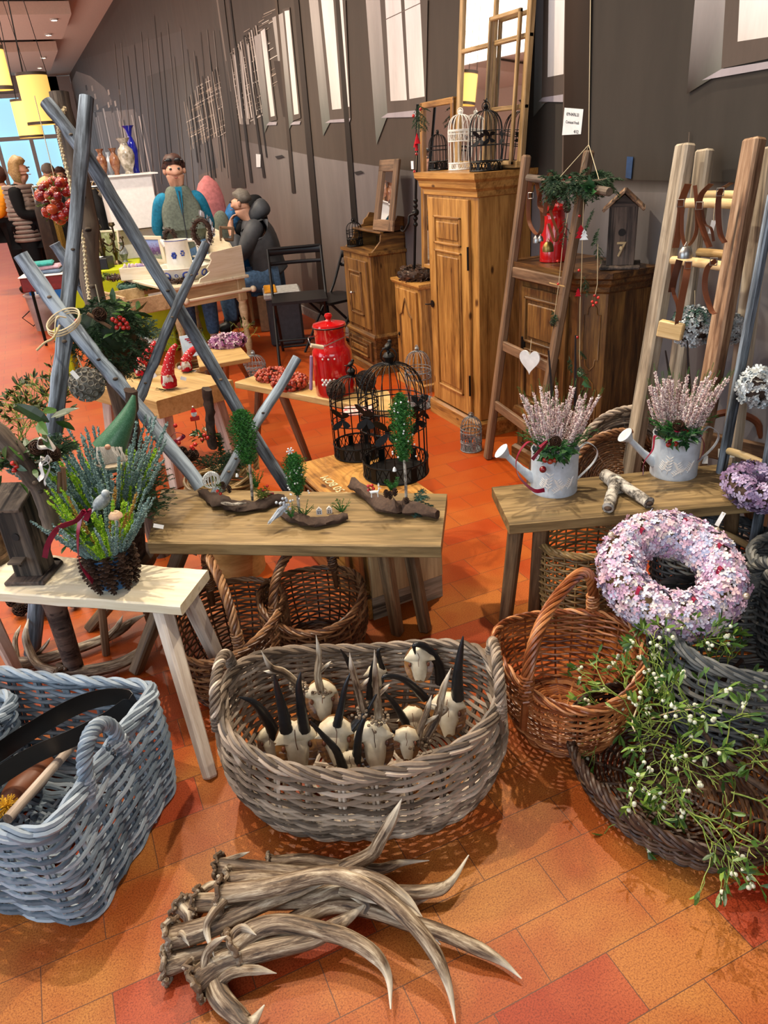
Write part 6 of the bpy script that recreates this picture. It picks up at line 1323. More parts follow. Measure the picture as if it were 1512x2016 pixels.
# ================================================================== arrangements on the middle bench
TZ=.48
def houselet(t,c,h):
    mb=MB(); mb.prism([(-h*.36,0),(h*.36,0),(h*.36,h*.62),(0,h),(-h*.36,h*.62)],1,-h*.2,h*.2); V=mb.v[-1]; mb.v[-1]=V@rotz(-YAW).T+c; o=mb.build('white_house',M['white'],t,True,smooth=False)
    mb=MB()
    for x in(-.16,.10):
        for z in (.18,.40): mb.box(np.array([x*h+.03*h,-h*.205,z*h+.04*h])@rotz(-YAW).T+c,(h*.13,h*.03,h*.15),rotz(-YAW))
    mb.ball(np.array([0,-h*.2,h*.76])@rotz(-YAW).T+c,h*.05); mb.build('window_holes',M['ink'],o,True,smooth=False)
def tinytree(t,base,top,R,lights=0,mat='thuja',H=.13,f0=.35):
    base=VV(base,float); top=VV(top,float); obj1(lambda mb:mb.tube(smooth_path([base,(base*.6+top*.4)+RS.randn(3)*.003,top],10),.0048*(1+.1*RS.randn(10)),8),'birch_stem',M['birch'],t)
    thuja_tree(t,base+(top-base)*f0,H,R*1.1,M[mat],0,190)
    for i in range(lights):
        a=math.atan2(CAM[1]-base[1],CAM[0]-base[0])+RS.randn()*.9; u=RS.rand()*.9; q=base+(top-base)*f0+VV([R*.85*(1-u*.5)*math.cos(a),R*.85*(1-u*.5)*math.sin(a),H*u]); obj1(lambda mb:mb.ball(q,.0032),'white_bead',M['ice'],t)
# 1: left
P=[Z(398,975,TZ+.005),Z(470,1003,TZ+.005),Z(562,988,TZ+.005)]; t=thing('bark_arrangement','leftmost bark piece on the middle bench with a feather ball and tartan reindeer','table decoration',P[1]); bark_slab(t,P,TZ,M['bark'],.034,th=.014)
b=Z(497,985,TZ+.02); q=PY(488,893,b[1]); tinytree(t,b,q+(q-b)*.5,.056,0,H=.20,f0=.5)
Yb=b[1]
mb=MB()
for i in range(12): a=RS.rand()*2*PI; fir_bough(mb,PY(425,955,Yb+.02)+RS.randn(3)*.008,(math.cos(a),math.sin(a),.5),.035,needle=.008,n_side=4,dens=16)
for i in range(12): a=RS.rand()*2*PI; fir_bough(mb,PY(515,975,Yb-.02)+RS.randn(3)*.008,(math.cos(a),math.sin(a),.5),.05,needle=.009,n_side=4,dens=16)
mb.build('moss_tufts',M['moss'],t,True,smooth=False)
mb=MB(); 
for i in range(16): a=RS.rand()*2*PI; fir_spray(mb,[PY(505,960,Yb+.03),PY(505,940,Yb+.03)+VV([.03*math.cos(a),.03*math.sin(a),.01+.02*RS.rand()])],.012,26)
mb.build('thuja_tuft',M['thuja'],t,True,smooth=False)
c=PY(416,945,Yb); 
def whisk(mb):
    for k in range(16): a=k*PI/8; mb.tube([c+VV([.030*math.cos(x)*math.cos(a),.012*math.cos(x)*math.sin(a),.030*math.sin(x)]) for x in np.linspace(0,2*PI,19)[:-1]],.0012,4,True)
    for k in range(14): u=k/13; mb.rod(c+VV([-.025+.05*u,-.012,.02*math.sin(u*3)]),c+VV([-.03+.05*u,-.016,.02*math.sin(u*3)+.018]),.0015,4)
obj1(whisk,'white_feather_ball',M['ice'],t)
for (x,y) in ((440,955),(452,962)): obj1(lambda mb:cone(mb,PY(x,y+8,Yb),(0,-.1,1),.028,.0125,40),'small_cone',M['cone'],t)
for (x,y) in ((428,967),(434,972),(508,975),(526,957)): obj1(lambda mb:mb.ball(PY(x,y,Yb-.02),.0055,hi=True),'red_berry',M['berry'],t)
M['tartan']=NT('tartan'); _g=M['tartan'].attr('gc').outputs['Vector']; _w=M['tartan'].n('ShaderNodeTexChecker'); _w.inputs['Scale'].default_value=160; M['tartan'].l(_g,_w.inputs[0]); M['tartan']=M['tartan'].fin(M['tartan'].mix(_w.outputs['Fac'],'#8f1020','#3a0a18'),.7)
def deer(mb,c,s,flip=1):
    B=rotz(-YAW)
    f=lambda x,y,z: c+B@VV([x*s*flip,y*s,z*s])
    for x in(-.35,.35):
        for y in(-.1,.1): mb.rod(f(x,y,0),f(x*.9,y,.5),s*.055,6)
    mb.tube([f(-.45,0,.55),f(0,0,.6),f(.42,0,.58)],s*.15,8); mb.tube([f(.38,0,.6),f(.5,0,.85),f(.5,0,1.0)],[s*.1,s*.07,s*.08],7); mb.rod(f(.5,0,1.0),f(.75,0,.95),s*.075,7,r1=s*.04); mb.rod(f(-.45,0,.6),f(-.55,0,.72),s*.04,5)
    for y in(-1,1): mb.tube([f(.48,0,1.05),f(.42,y*.15,1.3),f(.5,y*.28,1.45)],s*.03,5); mb.rod(f(.43,y*.14,1.28),f(.6,y*.18,1.36),s*.025,4)
def twig_reindeer():
    mb=MB(); B=rotz(-YAW); c=PY(531,985,Yb-.02)
    for x in(-.013,.013): mb.box(c+B@VV([x,0,.008]),(.009,.007,.018),B,.001)
    mb.box(c+B@VV([0,0,.022]),(.036,.008,.013),B,.001); mb.box(c+B@VV([-.018,0,.033]),(.008,.007,.018),B,.001); mb.build('tartan_figure',M['tartan'],t,True,smooth=False)
twig_reindeer()
obj1(lambda mb:mb.tube(smooth_path([PY(435,990,Yb-.04),PY(460,993,Yb-.045),PY(485,990,Yb-.04)],8),[.003,.006,.007,.005,.006,.007,.004,.002],7),'white_twig',M['birch'],t)
obj1(lambda mb:mb.lathe([(.006,0),(.004,.008),(.002,.011),(.0005,.012)],PY(467,938,Yb-.02),12),'small_bell',M['ice'],t)
# 2: middle
P=[Z(550,1010,TZ+.005),Z(610,1033,TZ+.005),Z(685,1022,TZ+.005)]; t=thing('bark_arrangement','bark piece with a small snowy tree topped by a snowflake and two tiny white houses','table decoration',P[1]); bark_slab(t,P,TZ,M['bark'],.03,th=.012)
b=Z(590,1012,TZ+.02); q=PY(586,965,b[1]); tinytree(t,b,q+(q-b)*1.2,.044,22,H=.145); Yb=b[1]
c=PY(571,888,Yb-.0); obj1(lambda mb:[mb.rod(c-VV([math.cos(a)*.011,0,math.sin(a)*.011]),c+VV([math.cos(a)*.011,0,math.sin(a)*.011]),.0018,5) for a in (0,PI/3,2*PI/3)]+[mb.ball(c+VV([math.cos(a)*.010,0,math.sin(a)*.010]),.003) for a in np.arange(6)*PI/3],'snowflake',M['ice'],t)
houselet(t,PY(629,1012,Yb-.02),.026); houselet(t,PY(649,1010,Yb-.01),.026)
mb=MB()
for (x,y,n_) in ((672,1008,14),(600,1015,10),(575,1020,10)):
    for i in range(n_): a=RS.rand()*2*PI; fir_spray(mb,[PY(x,y,Yb-.02),PY(x,y,Yb-.02)+VV([.02*math.cos(a),.02*math.sin(a),.015+.02*RS.rand()]),PY(x,y,Yb-.02)+VV([.035*math.cos(a),.03*math.sin(a),.02+.025*RS.rand()])],.009,30)
mb.build('thuja_tufts',M['thuja'],t,True,smooth=False)
obj1(lambda mb:[mb.tube([PY(562,995,Yb-.03),PY(550,1008,Yb-.03)+RS.randn(3)*.006,PY(530,1030,Yb-.05)+RS.randn(3)*.003],[.005,.004,.001],5) for _ in range(8)]+[mb.ball(PY(560+RS.randn()*7,995+RS.randn()*7,Yb-.03),.005) for _ in range(26)],'frosted_cone_bird',M['zinc'],t)
# 3: right
P=[Z(695,962,TZ+.012),Z(760,1005,TZ+.006),Z(800,1005,TZ+.006),Z(862,1022,TZ+.004)]; t=thing('bark_arrangement','rightmost bark piece on the middle bench with a white reindeer and red berries','table decoration',P[1]); bark_slab(t,P,TZ,M['bark'],.036,th=.02)
b=Z(800,985,TZ+.03); q=PY(795,905,b[1]); tinytree(t,b,q+(q-b)*.9,.050,22,H=.235,f0=.5); Yb=b[1]
mb=MB(); deer(mb,PY(738,978,Yb-.03),.030); mb.build('white_reindeer',M['ice'],t,True)
for (x,y) in ((725,957),(732,956),(726,965),(735,962)): obj1(lambda mb:mb.ball(PY(x,y,Yb-.0),.006,hi=True),'red_berry',M['berry'],t)
for (x,y) in ((760,975),(777,972),(800,990),(768,978)): obj1(lambda mb:cone(mb,PY(x,y,Yb-.03)-[0,0,.008],(0,-.15,1),.028,.013,40),'small_cone',M['cone'],t)
mb=MB()
for i in range(22): a=RS.rand()*2*PI; fir_spray(mb,[PY(773,965,Yb),PY(773,965,Yb)+VV([.025*math.cos(a),.02*math.sin(a),.02+.02*RS.rand()])],.014,28)
mb.build('thuja_tuft',M['thuja'],t,True,smooth=False); mb=MB()
for d in ((.4,-.7,-.1),(.9,-.4,-.1),(-.1,-.9,-.2),(.9,.2,.2),(.6,.1,.5),(.2,-.4,.4),(.7,-.8,-.15)): fir_bough(mb,PY(812,990,Yb-.02),d,.075,needle=.014,n_side=6,dens=34)
mb.build('fir_boughs',M['fir_blue'],t,True,smooth=False)
obj1(lambda mb:mb.lathe([(.007,0),(.005,.009),(.002,.013),(.0005,.014)],PY(777,927,Yb-.04),12),'small_bell',M['ice'],t)
# willow ring with fir, cones and a bark stake, ornament bear
c=Z(430,935,.44); t=thing('willow_ring','coiled willow ring filled with fir, cones and red berries behind the middle bench','wreath',(c[0],c[1],.0))
mb=MB(); mb.lathe([(.001,0),(.13,0),(.13,.36),(.001,.36)],(c[0],c[1],0),20); mb.build('wooden_block',M['slab'],t,True); mb=MB()
for k in range(16): a=np.arange(60)/60*2*PI; ph=RS.rand()*6; rr=.115+.03*RS.rand(); mb.tube(np.stack([c[0]+rr*np.cos(a),c[1]+rr*np.sin(a)*.9,.38+.05*RS.rand()+.014*np.sin(a*2+ph)],1),.0065,6,True)
rope(mb,smooth_path([c+VV([.09,-.03,-.01]),c+VV([.11,-.02,.06]),c+VV([.14,0,.085]),c+VV([.165,.02,.05]),c+VV([.16,.02,-.02])],40),.008,3,5,.006); mb.build('willow_coils',M['w_tan'],t,True)
mb=MB()
for i in range(20): a=RS.rand()*2*PI; fir_bough(mb,c+VV([.02*math.cos(a)+.01,.02*math.sin(a),.01]),(math.cos(a),math.sin(a),.8*RS.rand()+.3),.12,needle=.016,n_side=6,dens=30)
fir_bough(mb,PY(435,905,c[1]),(.1,0,1),.14,needle=.02,n_side=8,dens=44); mb.build('fir_boughs',M['fir'],t,True,smooth=False)
mb=MB(); leaves(mb,PY(400,862,c[1]-.02),.05,46,.028,LEAF); mb.build('leaves',M['holly'],t,True,smooth=False)
for x,y in ((350,895),(372,900),(357,903)): obj1(lambda mb:cone(mb,PY(x,y,c[1]-.03),(.3,-.7,.4),.055,.03,55),'pine_cone',M['cone'],t)
for x,y in ((345,838),(338,868),(352,872),(377,880),(384,875),(380,884),(402,857),(408,862),(398,866)): obj1(lambda mb:mb.ball(PY(x,y,c[1]-.06),.008,hi=True),'red_berry',M['berry'],t)
obj1(lambda mb:ribbon(mb,[PY(330,870,c[1]-.04),PY(345,852,c[1]-.06),PY(362,858,c[1]-.05),PY(340,872,c[1]-.05)],.018),'ribbon',M['ribbon'],t)
def bark_stake(lab,px0,px1,Y,r):
    t=thing('bark_piece',lab,'bark',PY(*px0,Y)); P=smooth_path([PY(*px0,Y),(PY(*px0,Y)+PY(*px1,Y))/2,PY(*px1,Y)],14); k=10; T,N,B=frames(P); V=[]
    for i in range(14):
        for j in range(k): a=2*PI*j/k; V.append(P[i]+(N[i]*math.cos(a)+B[i]*math.sin(a)*.5)*r*(1+.15*RS.randn()))
    i=np.arange(13); j=np.arange(k); mb=MB(); mb.add(np.array(V),[np.stack([(i[:,None]*k+j).ravel(),(i[:,None]*k+(j+1)%k).ravel(),((i[:,None]+1)*k+(j+1)%k).ravel(),((i[:,None]+1)*k+j).ravel()],1),np.arange(k)[None,::-1],(np.arange(k)+13*k)[None]]); mb.build('bark',M['bark'],t,True,smooth=60)
bark_stake('upright rough slab of brown bark standing in the willow ring',(418,880),(408,765),c[1]-.0,.035)
bark_stake('upright brown bark stump behind the green-hatted gnome',(262,880),(258,768),2.62,.04)
q=PY(382,815,c[1]-.08); t=thing('bear_ornament','flat painted snowman-bear ornament with a red Santa hat above the willow ring','ornament',q)
mb=MB(); mb.ball(q+[0,0,.0],.011,sc_=(1,.35,1),hi=True); mb.build('face',M['ice'],t,True); mb=MB(); mb.box(q+[0,.001,-.018],(.034,.004,.018),None,.002); mb.lathe([(.011,0),(.006,.01),(.0005,.018)],q+[0,0,.009],12); mb.build('red_suit',M['red_enamel'],t,True); obj1(lambda mb:[mb.ball(q+VV(o),.0035) for o in ((0,0,.028),(-.004,-.005,.002),(.004,-.005,.002))],'trim_dots',M['white'],t); obj1(lambda mb:mb.rod(q+[0,0,-.02],q+[.0,.01,-.09],.0015,4),'wire',M['blackmetal'],t)
# ================================================================== gnomes etc on the slab stool
def gnome(label,hatpx,bodypx,Y,s=1.,tip=None):
    b=PY(*bodypx,Y); t=thing('gnome',label,'gnome',b,0); M.setdefault('gred',None)
    if M['gred'] is None:
        nt=NT('red_dotted_felt'); g=nt.attr('gc').outputs['Vector']; v=nt.n('ShaderNodeTexVoronoi'); v.inputs['Scale'].default_value=95; nt.l(g,v.inputs['Vector']); M['gred']=nt.fin(nt.ramp(v.outputs['Distance'],['#f0e2dc','#f0e2dc','#b3121c'],[0,.22,.28]),.8)
        M['gredp']=plain('red_felt','#a01020',.85,0,.2)
    P=[PY(x,y,Y) for x,y in hatpx]; obj1(lambda mb:mb.tube(smooth_path(P,14),np.linspace(.034*s,.009*s,14),16),'hat',M['gred'],t)
    obj1(lambda mb:mb.lathe([(.001,-.05*s),(.036*s,-.048*s),(.040*s,-.02*s),(.034*s,.01*s),(.001,.012*s)],P[0]-[0,0,.012*s],18),'body',M['gredp'],t)
    if tip: obj1(lambda mb:mb.ball(PY(*tip,Y-.02),.011*s,hi=True),'pompom',M['white_fluff'],t)
    cf=nrm(CAM-P[0]); cf[2]=0; mb=MB()
    for k in range(70): a=RS.randn()*.35; o=P[0]+nrm(cf+R0*a*1.2)*.030*s+[0,0,.004]; mb.tube([o,o+VV([RS.randn()*.004,0,-.02*s])+cf*.008,o+VV([a*.02,0,-.052*s+.01*RS.rand()])+cf*.004],[.0045*s,.004*s,.0008],4)
    mb.build('beard',M['white_fluff'],t,True); obj1(lambda mb:mb.ball(P[0]+cf*.04*s+[0,0,.004],.007*s,hi=True),'nose',M['skin'],t)
    obj1(lambda mb:mb.lathe([(.001,0),(.045*s,0),(.05*s,.006),(.001,.008)],PY(bodypx[0],bodypx[1]+2,Y)+[0,0,-.012],18,wob=lambda a:.1*np.sin(2*a)),'base_slice',M['birch'],t)
    mb=MB(); 
    for i in range(8): a=RS.rand()*2*PI; fir_spray(mb,[PY(bodypx[0],bodypx[1],Y)+[0,0,-.006],PY(bodypx[0],bodypx[1],Y)+VV([.06*math.cos(a),.06*math.sin(a),.004])],.012,24)
    mb.build('fir_tuft',M['fir'],t,True,smooth=False); return t
Yg=Z(325,768,.5)[1]
gnome('red gnome lying hat-back at the left of the slab stool',[(276,716),(290,698),(302,680),(306,672)],(268,742),Z(268,745,.5)[1])
gnome('red gnome with a tall dotted hat at the front middle of the slab stool',[(330,738),(333,712),(339,690),(348,678)],(328,766),Yg,1.05,(354,724))
gnome('small red gnome leaning on the white card on the slab stool',[(365,712),(374,695),(388,682),(395,668)],(372,728),Z(370,732,.5)[1],.85)
tagcard((361,745),Yg-.03,.03,.018,'little grey-blue label lying before the gnomes',-.4); tagcard((302,740),Yg-.02,.03,.02,'small white label beside the left gnome',.3)
c=PY(378,680,Z(378,716,.5)[1]+.05); t=thing('picture_card','pale blue winter picture card standing behind the gnomes','card',c); n=nrm(CAM-c); sd=nrm(np.cross([0,0,1.],n)); up_=np.cross(n,sd); mb=MB(); mb.box(c,(.12,.125,.006),np.stack([sd,up_,n],1)@rotz(.05),.001); mb.build('card',vari('card_blue',['#8fb4c8','#c4dbe6','#e8f0f2'],.6,noisy=1.,scale=25),t,True,smooth=False)
obj1(lambda mb:[mb.box(c+up_*dy+sd*dx+n*.005,(.05,.006,.002),np.stack([sd,up_,n],1)) for dx,dy in ((0,.03),(.01,.018),(-.01,.04))],'writing',M['gredp'],t)
c=PY(268,700,Z(268,735,.5)[1]+.10); t=thing('cone_ball','big brown ball made of pine cones on the slab stool behind the gnomes','decorative ball',c)
for k in range(46):
    z_=1-2*(k+.5)/46; a=k*2.39996; d=VV([math.sqrt(1-z_*z_)*math.cos(a),math.sqrt(1-z_*z_)*math.sin(a),z_]); 
    if d@nrm(CAM-c)<-.2: continue
    obj1(lambda mb:cone(mb,c+d*.075,d,.04,.028,26,close_tip=False),'pine_cone',M['cone'],t)
obj1(lambda mb:mb.ball(c,.085,hi=True),'core',M['bark'],t)
c=PY(290,660,Z(268,735,.5)[1]+.2); t=thing('fir_bunch','small bunch of blue-grey fir and frosted leaves beside the evergreen ball','greenery',c); mb=MB()
for i in range(34): d=rdirs(1,(0,0,1),.3)[0]; fir_bough(mb,c,d,.16,needle=.016,n_side=5,dens=20)
mb.build('fir',M['fir_blue'],t,True,smooth=False); mb=MB(); leaves(mb,c+VV([-.02,-.03,-.05]),.07,40,.04,LEAF); mb.build('frosted_leaves',M['ice'],t,True,smooth=False)
# purple wreath on the small stool; rosehip wreaths; milk can
def small_wreath(label,c,Rm,r,mat,n,s,tpl='f',core='bark',tilt=0.,cat='wreath',name='wreath'):
    t=thing(name,label,cat,c); P,N_=torus_pts(n,Rm,r); W=rotx(tilt)
    mb=MB()
    if tpl=='f': florets(mb,P@W.T+c,N_@W.T,s)
    elif tpl=='b': mb.inst(ICO1 if n<900 else ICO0,P@W.T+c,np.tile(np.eye(3),(n,1,1)),s*(.7+.5*RS.rand(n)))
    elif tpl=='n': mb.inst(SCALE,P@W.T+c,basis(N_@W.T+RS.randn(n,3)*.4),s*(.7+.6*RS.rand(n)))
    o=mb.build('covering',M[mat],t,True,smooth=(tpl=='b')); o['kind']='stuff' if tpl=='b' else ''
    if tpl!='b': del o['kind']
    a=np.arange(36)/36*2*PI; mb=MB(); mb.tube(np.stack([Rm*np.cos(a),Rm*np.sin(a),0*a],1)@W.T+c,r*.85,10,True); mb.build('core',M[core],t,True); return t
M['purple']=vari('purple_tinsel_flowers',['#4b1f45','#7d3a70','#b07aa2','#d9c8cc','#8a5a78'],.4,noisy=.2)
small_wreath('wreath of purple and silvery blossoms on the small reddish-legged stool',Z(448,672,.475),.085,.032,'purple',700,.018)
small_wreath('rosehip wreath lying at the left end of the narrow bench',Z(536,738,.52),.062,.022,'rose',380,.0085,'b'); small_wreath('second rosehip wreath in front of the first on the narrow bench',Z(570,752,.53),.065,.024,'rose',420,.0095,'b')
c=Z(661,772,.5); t=thing('milk_can','tall red enamel milk can with white dots and wooden grip on narrow bench','milk can',c)
dd=np.linalg.norm(c-CAM); r=38*dd/FPX; topz=PY(652,640,c[1]+.0)[2]-c[2]; mb=MB(); H=topz
mb.lathe([(.001,0),(r*.98,0),(r,.005),(r,H*.60),(r*.96,H*.66),(r*.80,H*.72),(r*.76,H*.75),(r*.78,H*.97),(r*.82,H*1.0),(r*.80,H*1.0),(r*.74,H*.96)],k=48,cap=False); mb.build('body',M['red_enamel'],t)
mb=MB(); mb.lathe([(r*.84,H*.985),(r*.85,H*1.0),(r*.80,H*1.012)],k=48,cap=False); mb.build('black_rim',M['black'],t); mb=MB(); mb.lathe([(r*.84,H*1.0),(r*.80,H*1.03),(r*.4,H*1.06),(r*.18,H*1.07),(r*.12,H*1.09),(r*.2,H*1.14),(r*.15,H*1.17),(.0005,H*1.18)],k=36); mb.build('lid',M['red_enamel'],t)
mb=MB(); a0=math.atan2(CAM[1]-c[1],CAM[0]-c[0]); 
for i,(da,z) in enumerate([(d_,z_) for z_ in (.20,.235,.27) for d_ in (-.62,-.42,-.22,-.02)]): an=a0+da+(.1 if z in(.235,) else 0); mb.ball((math.cos(an)*r*1.0,math.sin(an)*r*1.0,H*z),r*.075,sc_=(1,1,1),hi=False)
for da in (-.5,-.2,.1): an=a0+da; mb.ball((math.cos(an)*r,math.sin(an)*r,H*.58),r*.05)
mb.build('white_dot',M['white'],t)
e1=c+VV([-.78*r,-.0,H*.87]); e2=c+R0*r*.74+[0,0,H*.88]; e1=c-R0*r*.74+[0,0,H*.86]; lo=PY(632,683,c[1]-.10); hi_=PY(612,680,c[1]-.10)
mb=MB(); mb.tube(smooth_path([e1,PY(607,665,c[1]-.08),hi_],10),.0022,6); mb.tube(smooth_path([PY(636,683,c[1]-.10),PY(660,672,c[1]-.10),e2+VV([.0,-.05,0]),e2],14),.0022,6); mb.build('bail_wire',M['steel'],t,True)
obj1(lambda mb:mb.rod(hi_,PY(636,684,c[1]-.10),.010,12),'wooden_grip',M['pine_birch'],t)
t=thing('candle','square lilac pillar candle or card standing left of the red milk can','candle',PY(612,740,c[1]-.02)); M['lilac']=plain('lilac_wax','#8a6a8a',.5,0,.4,.1); obj1(lambda mb:mb.beam(PY(612,768,c[1]-.03),PY(613,700,c[1]-.03),.02,.012),'candle_body',M['lilac'],t)
for x,y,r_,lab in ((663,768,.047,'brown twig ball in front of the red milk can'),(722,750,.05,'second brown twig ball behind the black cages')):
    q=Z(x,y+18,.5)+[0,0,r_]; t=thing('twig_ball',lab,'decorative ball',q,0,None); mb=MB()
    for k in range(46): R_=basis(rdirs(1))[0]; a=np.arange(22)/22*2*PI; rr=r_*(.8+.2*RS.rand()); mb.tube(np.stack([rr*np.cos(a),rr*np.sin(a),rr*.15*np.sin(2*a)],1)@R_.T+q,.0022,4,True)
    mb.build('twigs',M['bark'],t,True)
c=Z(706,808,.5)+[0,0,.0]; t=thing('cloth_napkins','folded red and white patterned napkins on the narrow bench behind the small black cage','cloth',c); M['redwhite']=vari('red_white_cloth',['#a0162a','#c22a3a','#e8d8cc','#d6d0c8'],.8,noisy=.9,scale=40)
mb=MB(); 
for k in range(3): mb.box(Z(706,808,.505+.012*k)+RS.randn(3)*[.004,.004,0],(.13,.10,.011),rotz(-.5+.1*k),.004)
mb.build('cloth',M['redwhite'],t,True)
# ================================================================== cone wreath on gothic cupboard
c=VV([2.30,4.68,.775]); t=small_wreath('dark cone wreath lying on the small pointed-door cupboard',c,.082,.036,'cone',420,.020,'n'); mb=MB(); mb.inst(SCALE,*(lambda PN:(PN[0]+c,basis(PN[1])))(torus_pts(90,.082,.04)),.010); mb.build('pale_tips',M['conetip'],t,True)
# ================================================================== ladder A dressing
l0_,l1_,r0_,r1_=LA
def strap(label,P,w_=.016,mat='leather',buck=None,group=None,side=None):
    P=[VV(p,float) for p in P]; t=thing('leather_strap',label,'strap',P[0],0,group); obj1(lambda mb:ribbon(mb,P,w_,n=40,side=side),'strap',M[mat],t)
    if buck is not None: q=VV(buck); n=nrm(CAM-q); sd=nrm(np.cross([0,0,1.],n)); obj1(lambda mb:mb.tube([q+sd*a+VV([0,0,b]) for a,b in ((-.011,-.012),(.011,-.012),(.011,.012),(-.011,.012))],.0022,6,True),'buckle',M['steel'],t)
    return t
obj=lambda x,y,X:PX(x,y,X)
t=thing('strap_rail','rough wooden bar across the top of the brown ladder with straps hanging on it','bar',obj(1045,352,2.09)); obj1(lambda mb:mb.tube(smooth_path([obj(1040,350,2.06),obj(1100,358,2.05),obj(1200,378,2.02)],10),.016,10),'bar',M['drift_brown'],t)
g='leather bell straps on the brown ladder'
sdv=(0.6,-.6,.2)
strap('dark leather strap hanging in a long loop at the left rail of the brown ladder',[obj(1046,345,2.06),obj(1040,395,2.05),obj(1043,440,2.04),obj(1060,462,2.03),obj(1068,430,2.05),obj(1055,350,2.07)],.018,'leather',obj(1045,385,2.04),side=R0)
strap('mid-brown leather strap looped over the ladder bar beside the dark one',[obj(1083,342,2.05),obj(1066,375,2.03),obj(1062,405,2.03),obj(1078,420,2.02),obj(1090,395,2.03),obj(1088,350,2.06)],.018,'leather',side=R0)
strap('lighter brown strap hanging free in front of the red can',[obj(1085,340,2.04),obj(1078,380,2.02),obj(1072,425,2.01)],.018,'leather',side=R0)
strap('thin dark strap hanging beside the garland on the brown ladder',[obj(1078,370,2.03),obj(1085,420,2.02),obj(1098,460,2.02),obj(1092,475,2.02),obj(1080,440,2.03)],.012,'leather',side=R0)
def bell(label,px,X,r,h,mat):
    c=obj(*px,X); t=thing('cow_bell',label,'bell',c); mb=MB(); mb.lathe([(r,0),(r*1.02,h*.3),(r*.85,h*.75),(r*.5,h),(r*.1,h*1.02),(.0005,h*1.02)],k=20,cap=False); mb.lathe([(r*.94,0),(r*.78,h*.75),(r*.4,h*.95)],k=20,cap=False); mb.build('bell_body',M[mat],t); mb=MB(); mb.tube([(-r*.3,0,h),(0,0,h*1.35),(r*.3,0,h)],r*.08,6); mb.build('loop',M[mat],t); mb=MB(); mb.ball((0,0,r*.2),r*.22); mb.build('clapper',M['blackmetal'],t)
bell('small silver bell hanging on the left strap of the brown ladder',(1057,478,),2.04,.017,.032,'steel'); bell('larger dull brass bell in front of the red enamel can',(1079,495),2.03,.024,.04,'brass'); bell('tiny silver bell beside the brass one',(1064,475),2.02,.012,.022,'steel')
c=np.array([2.20,3.02,1.036]); t=thing('enamel_can','red enamel lidded can on the carved cupboard behind the ladder straps','can',c); r=.062
mb=MB(); mb.lathe([(.001,0),(r,0),(r,.16),(r*.8,.185),(r*.78,.22),(r*.82,.225)],k=36,cap=False); mb.build('body',M['red_enamel'],t); mb=MB(); mb.lathe([(r*.86,.225),(r*.8,.24),(r*.2,.255),(r*.12,.27),(.0005,.275)],k=30); mb.build('lid',M['red_enamel'],t)
# garland hoop with strings
q0=PX(1155,300,2.10); ctr=PX(1140,355,2.04)
t=thing('fir_hoop','fir and berry hoop round the brown ladder top with long ornament strings','garland',ctr)
a=np.arange(40)/40*2*PI; rad=.125; H_=np.stack([ctr[0]+rad*.8*np.cos(a)*.9,ctr[1]+rad*np.sin(a)*1.0,ctr[2]+0*a],1)
mb=MB(); 
for i in range(120): j=RS.randint(40); d=nrm(np.roll(H_,-1,0)[j]-H_[j]+RS.randn(3)*.012+VV([0,0,-.004])); fir_bough(mb,H_[j],d,.085,needle=.018,n_side=5,dens=26)
mb.build('fir_ring',M['fir'],t,True,smooth=False); obj1(lambda mb:mb.tube(H_,.006,8,True),'hoop',M['drift_brown'],t)
mb=MB(); leaves(mb,PX(1160,378,2.0),.03,9,.05,IVY); leaves(mb,PX(1120,385,2.0),.02,5,.04,LEAF); mb.build('ivy_leaves',M['ivy'],t,True,smooth=False)
for x,y in ((1136,357),(1143,361),(1139,366),(1131,360),(1108,355),(1122,350)): obj1(lambda mb:mb.ball(PX(x,y,1.99),.006,hi=True),'red_berry',M['berry'],t)
def cord(t,pts,X,r=.0014,name='string'): obj1(lambda mb:mb.tube([PX(x,y,X) for x,y in pts],r,5),name,M['twine'],t)
for P in ([(1163,-30),(1159,285)],): 
    t2=thing('long_cord','long cord hanging from the ceiling to the fir hoop','cord',PX(1163,100,2.08)); cord(t2,P,2.08,.0018,'cord')
for e in (H_[5],H_[18],H_[30]): obj1(lambda mb:mb.tube([PX(1159,285,2.08),(PX(1159,285,2.08)+e)/2,e],.0014,5),'suspension_string',M['twine'],t)
Xs=1.985
for pts in ([(1120,370),(1118,420),(1108,480),(1100,560),(1090,630),(1086,640)],[(1150,370),(1147,450),(1145,540),(1142,600),(1141,700),(1142,730)],[(1177,480),(1176,560),(1172,580)]): cord(t,pts,Xs)
obj1(lambda mb:cone(mb,PX(1115,402,Xs)+[0,0,.015],(0,-.2,-1),.045,.022,45),'pine_cone',M['cone'],t); obj1(lambda mb:cone(mb,PX(1086,632,Xs)+[0,0,.01],(0,-.3,-.7),.03,.018,36),'pine_cone',M['cone'],t)
mb=MB()
for x,y,L_ in ((1113,430,.09),(1086,610,.07),(1095,620,.05),(1175,480,.07),(1180,450,.06),(1170,410,.08),(1150,545,.07),(1120,700,.07),(1138,690,.05),(1142,722,.05)): fir_bough(mb,PX(x,y,Xs),(RS.randn()*.3,RS.randn()*.3,-.9 if y<560 else -.3),L_,needle=.014,n_side=5,dens=28)
mb.build('fir_sprigs',M['fir'],t,True,smooth=False)
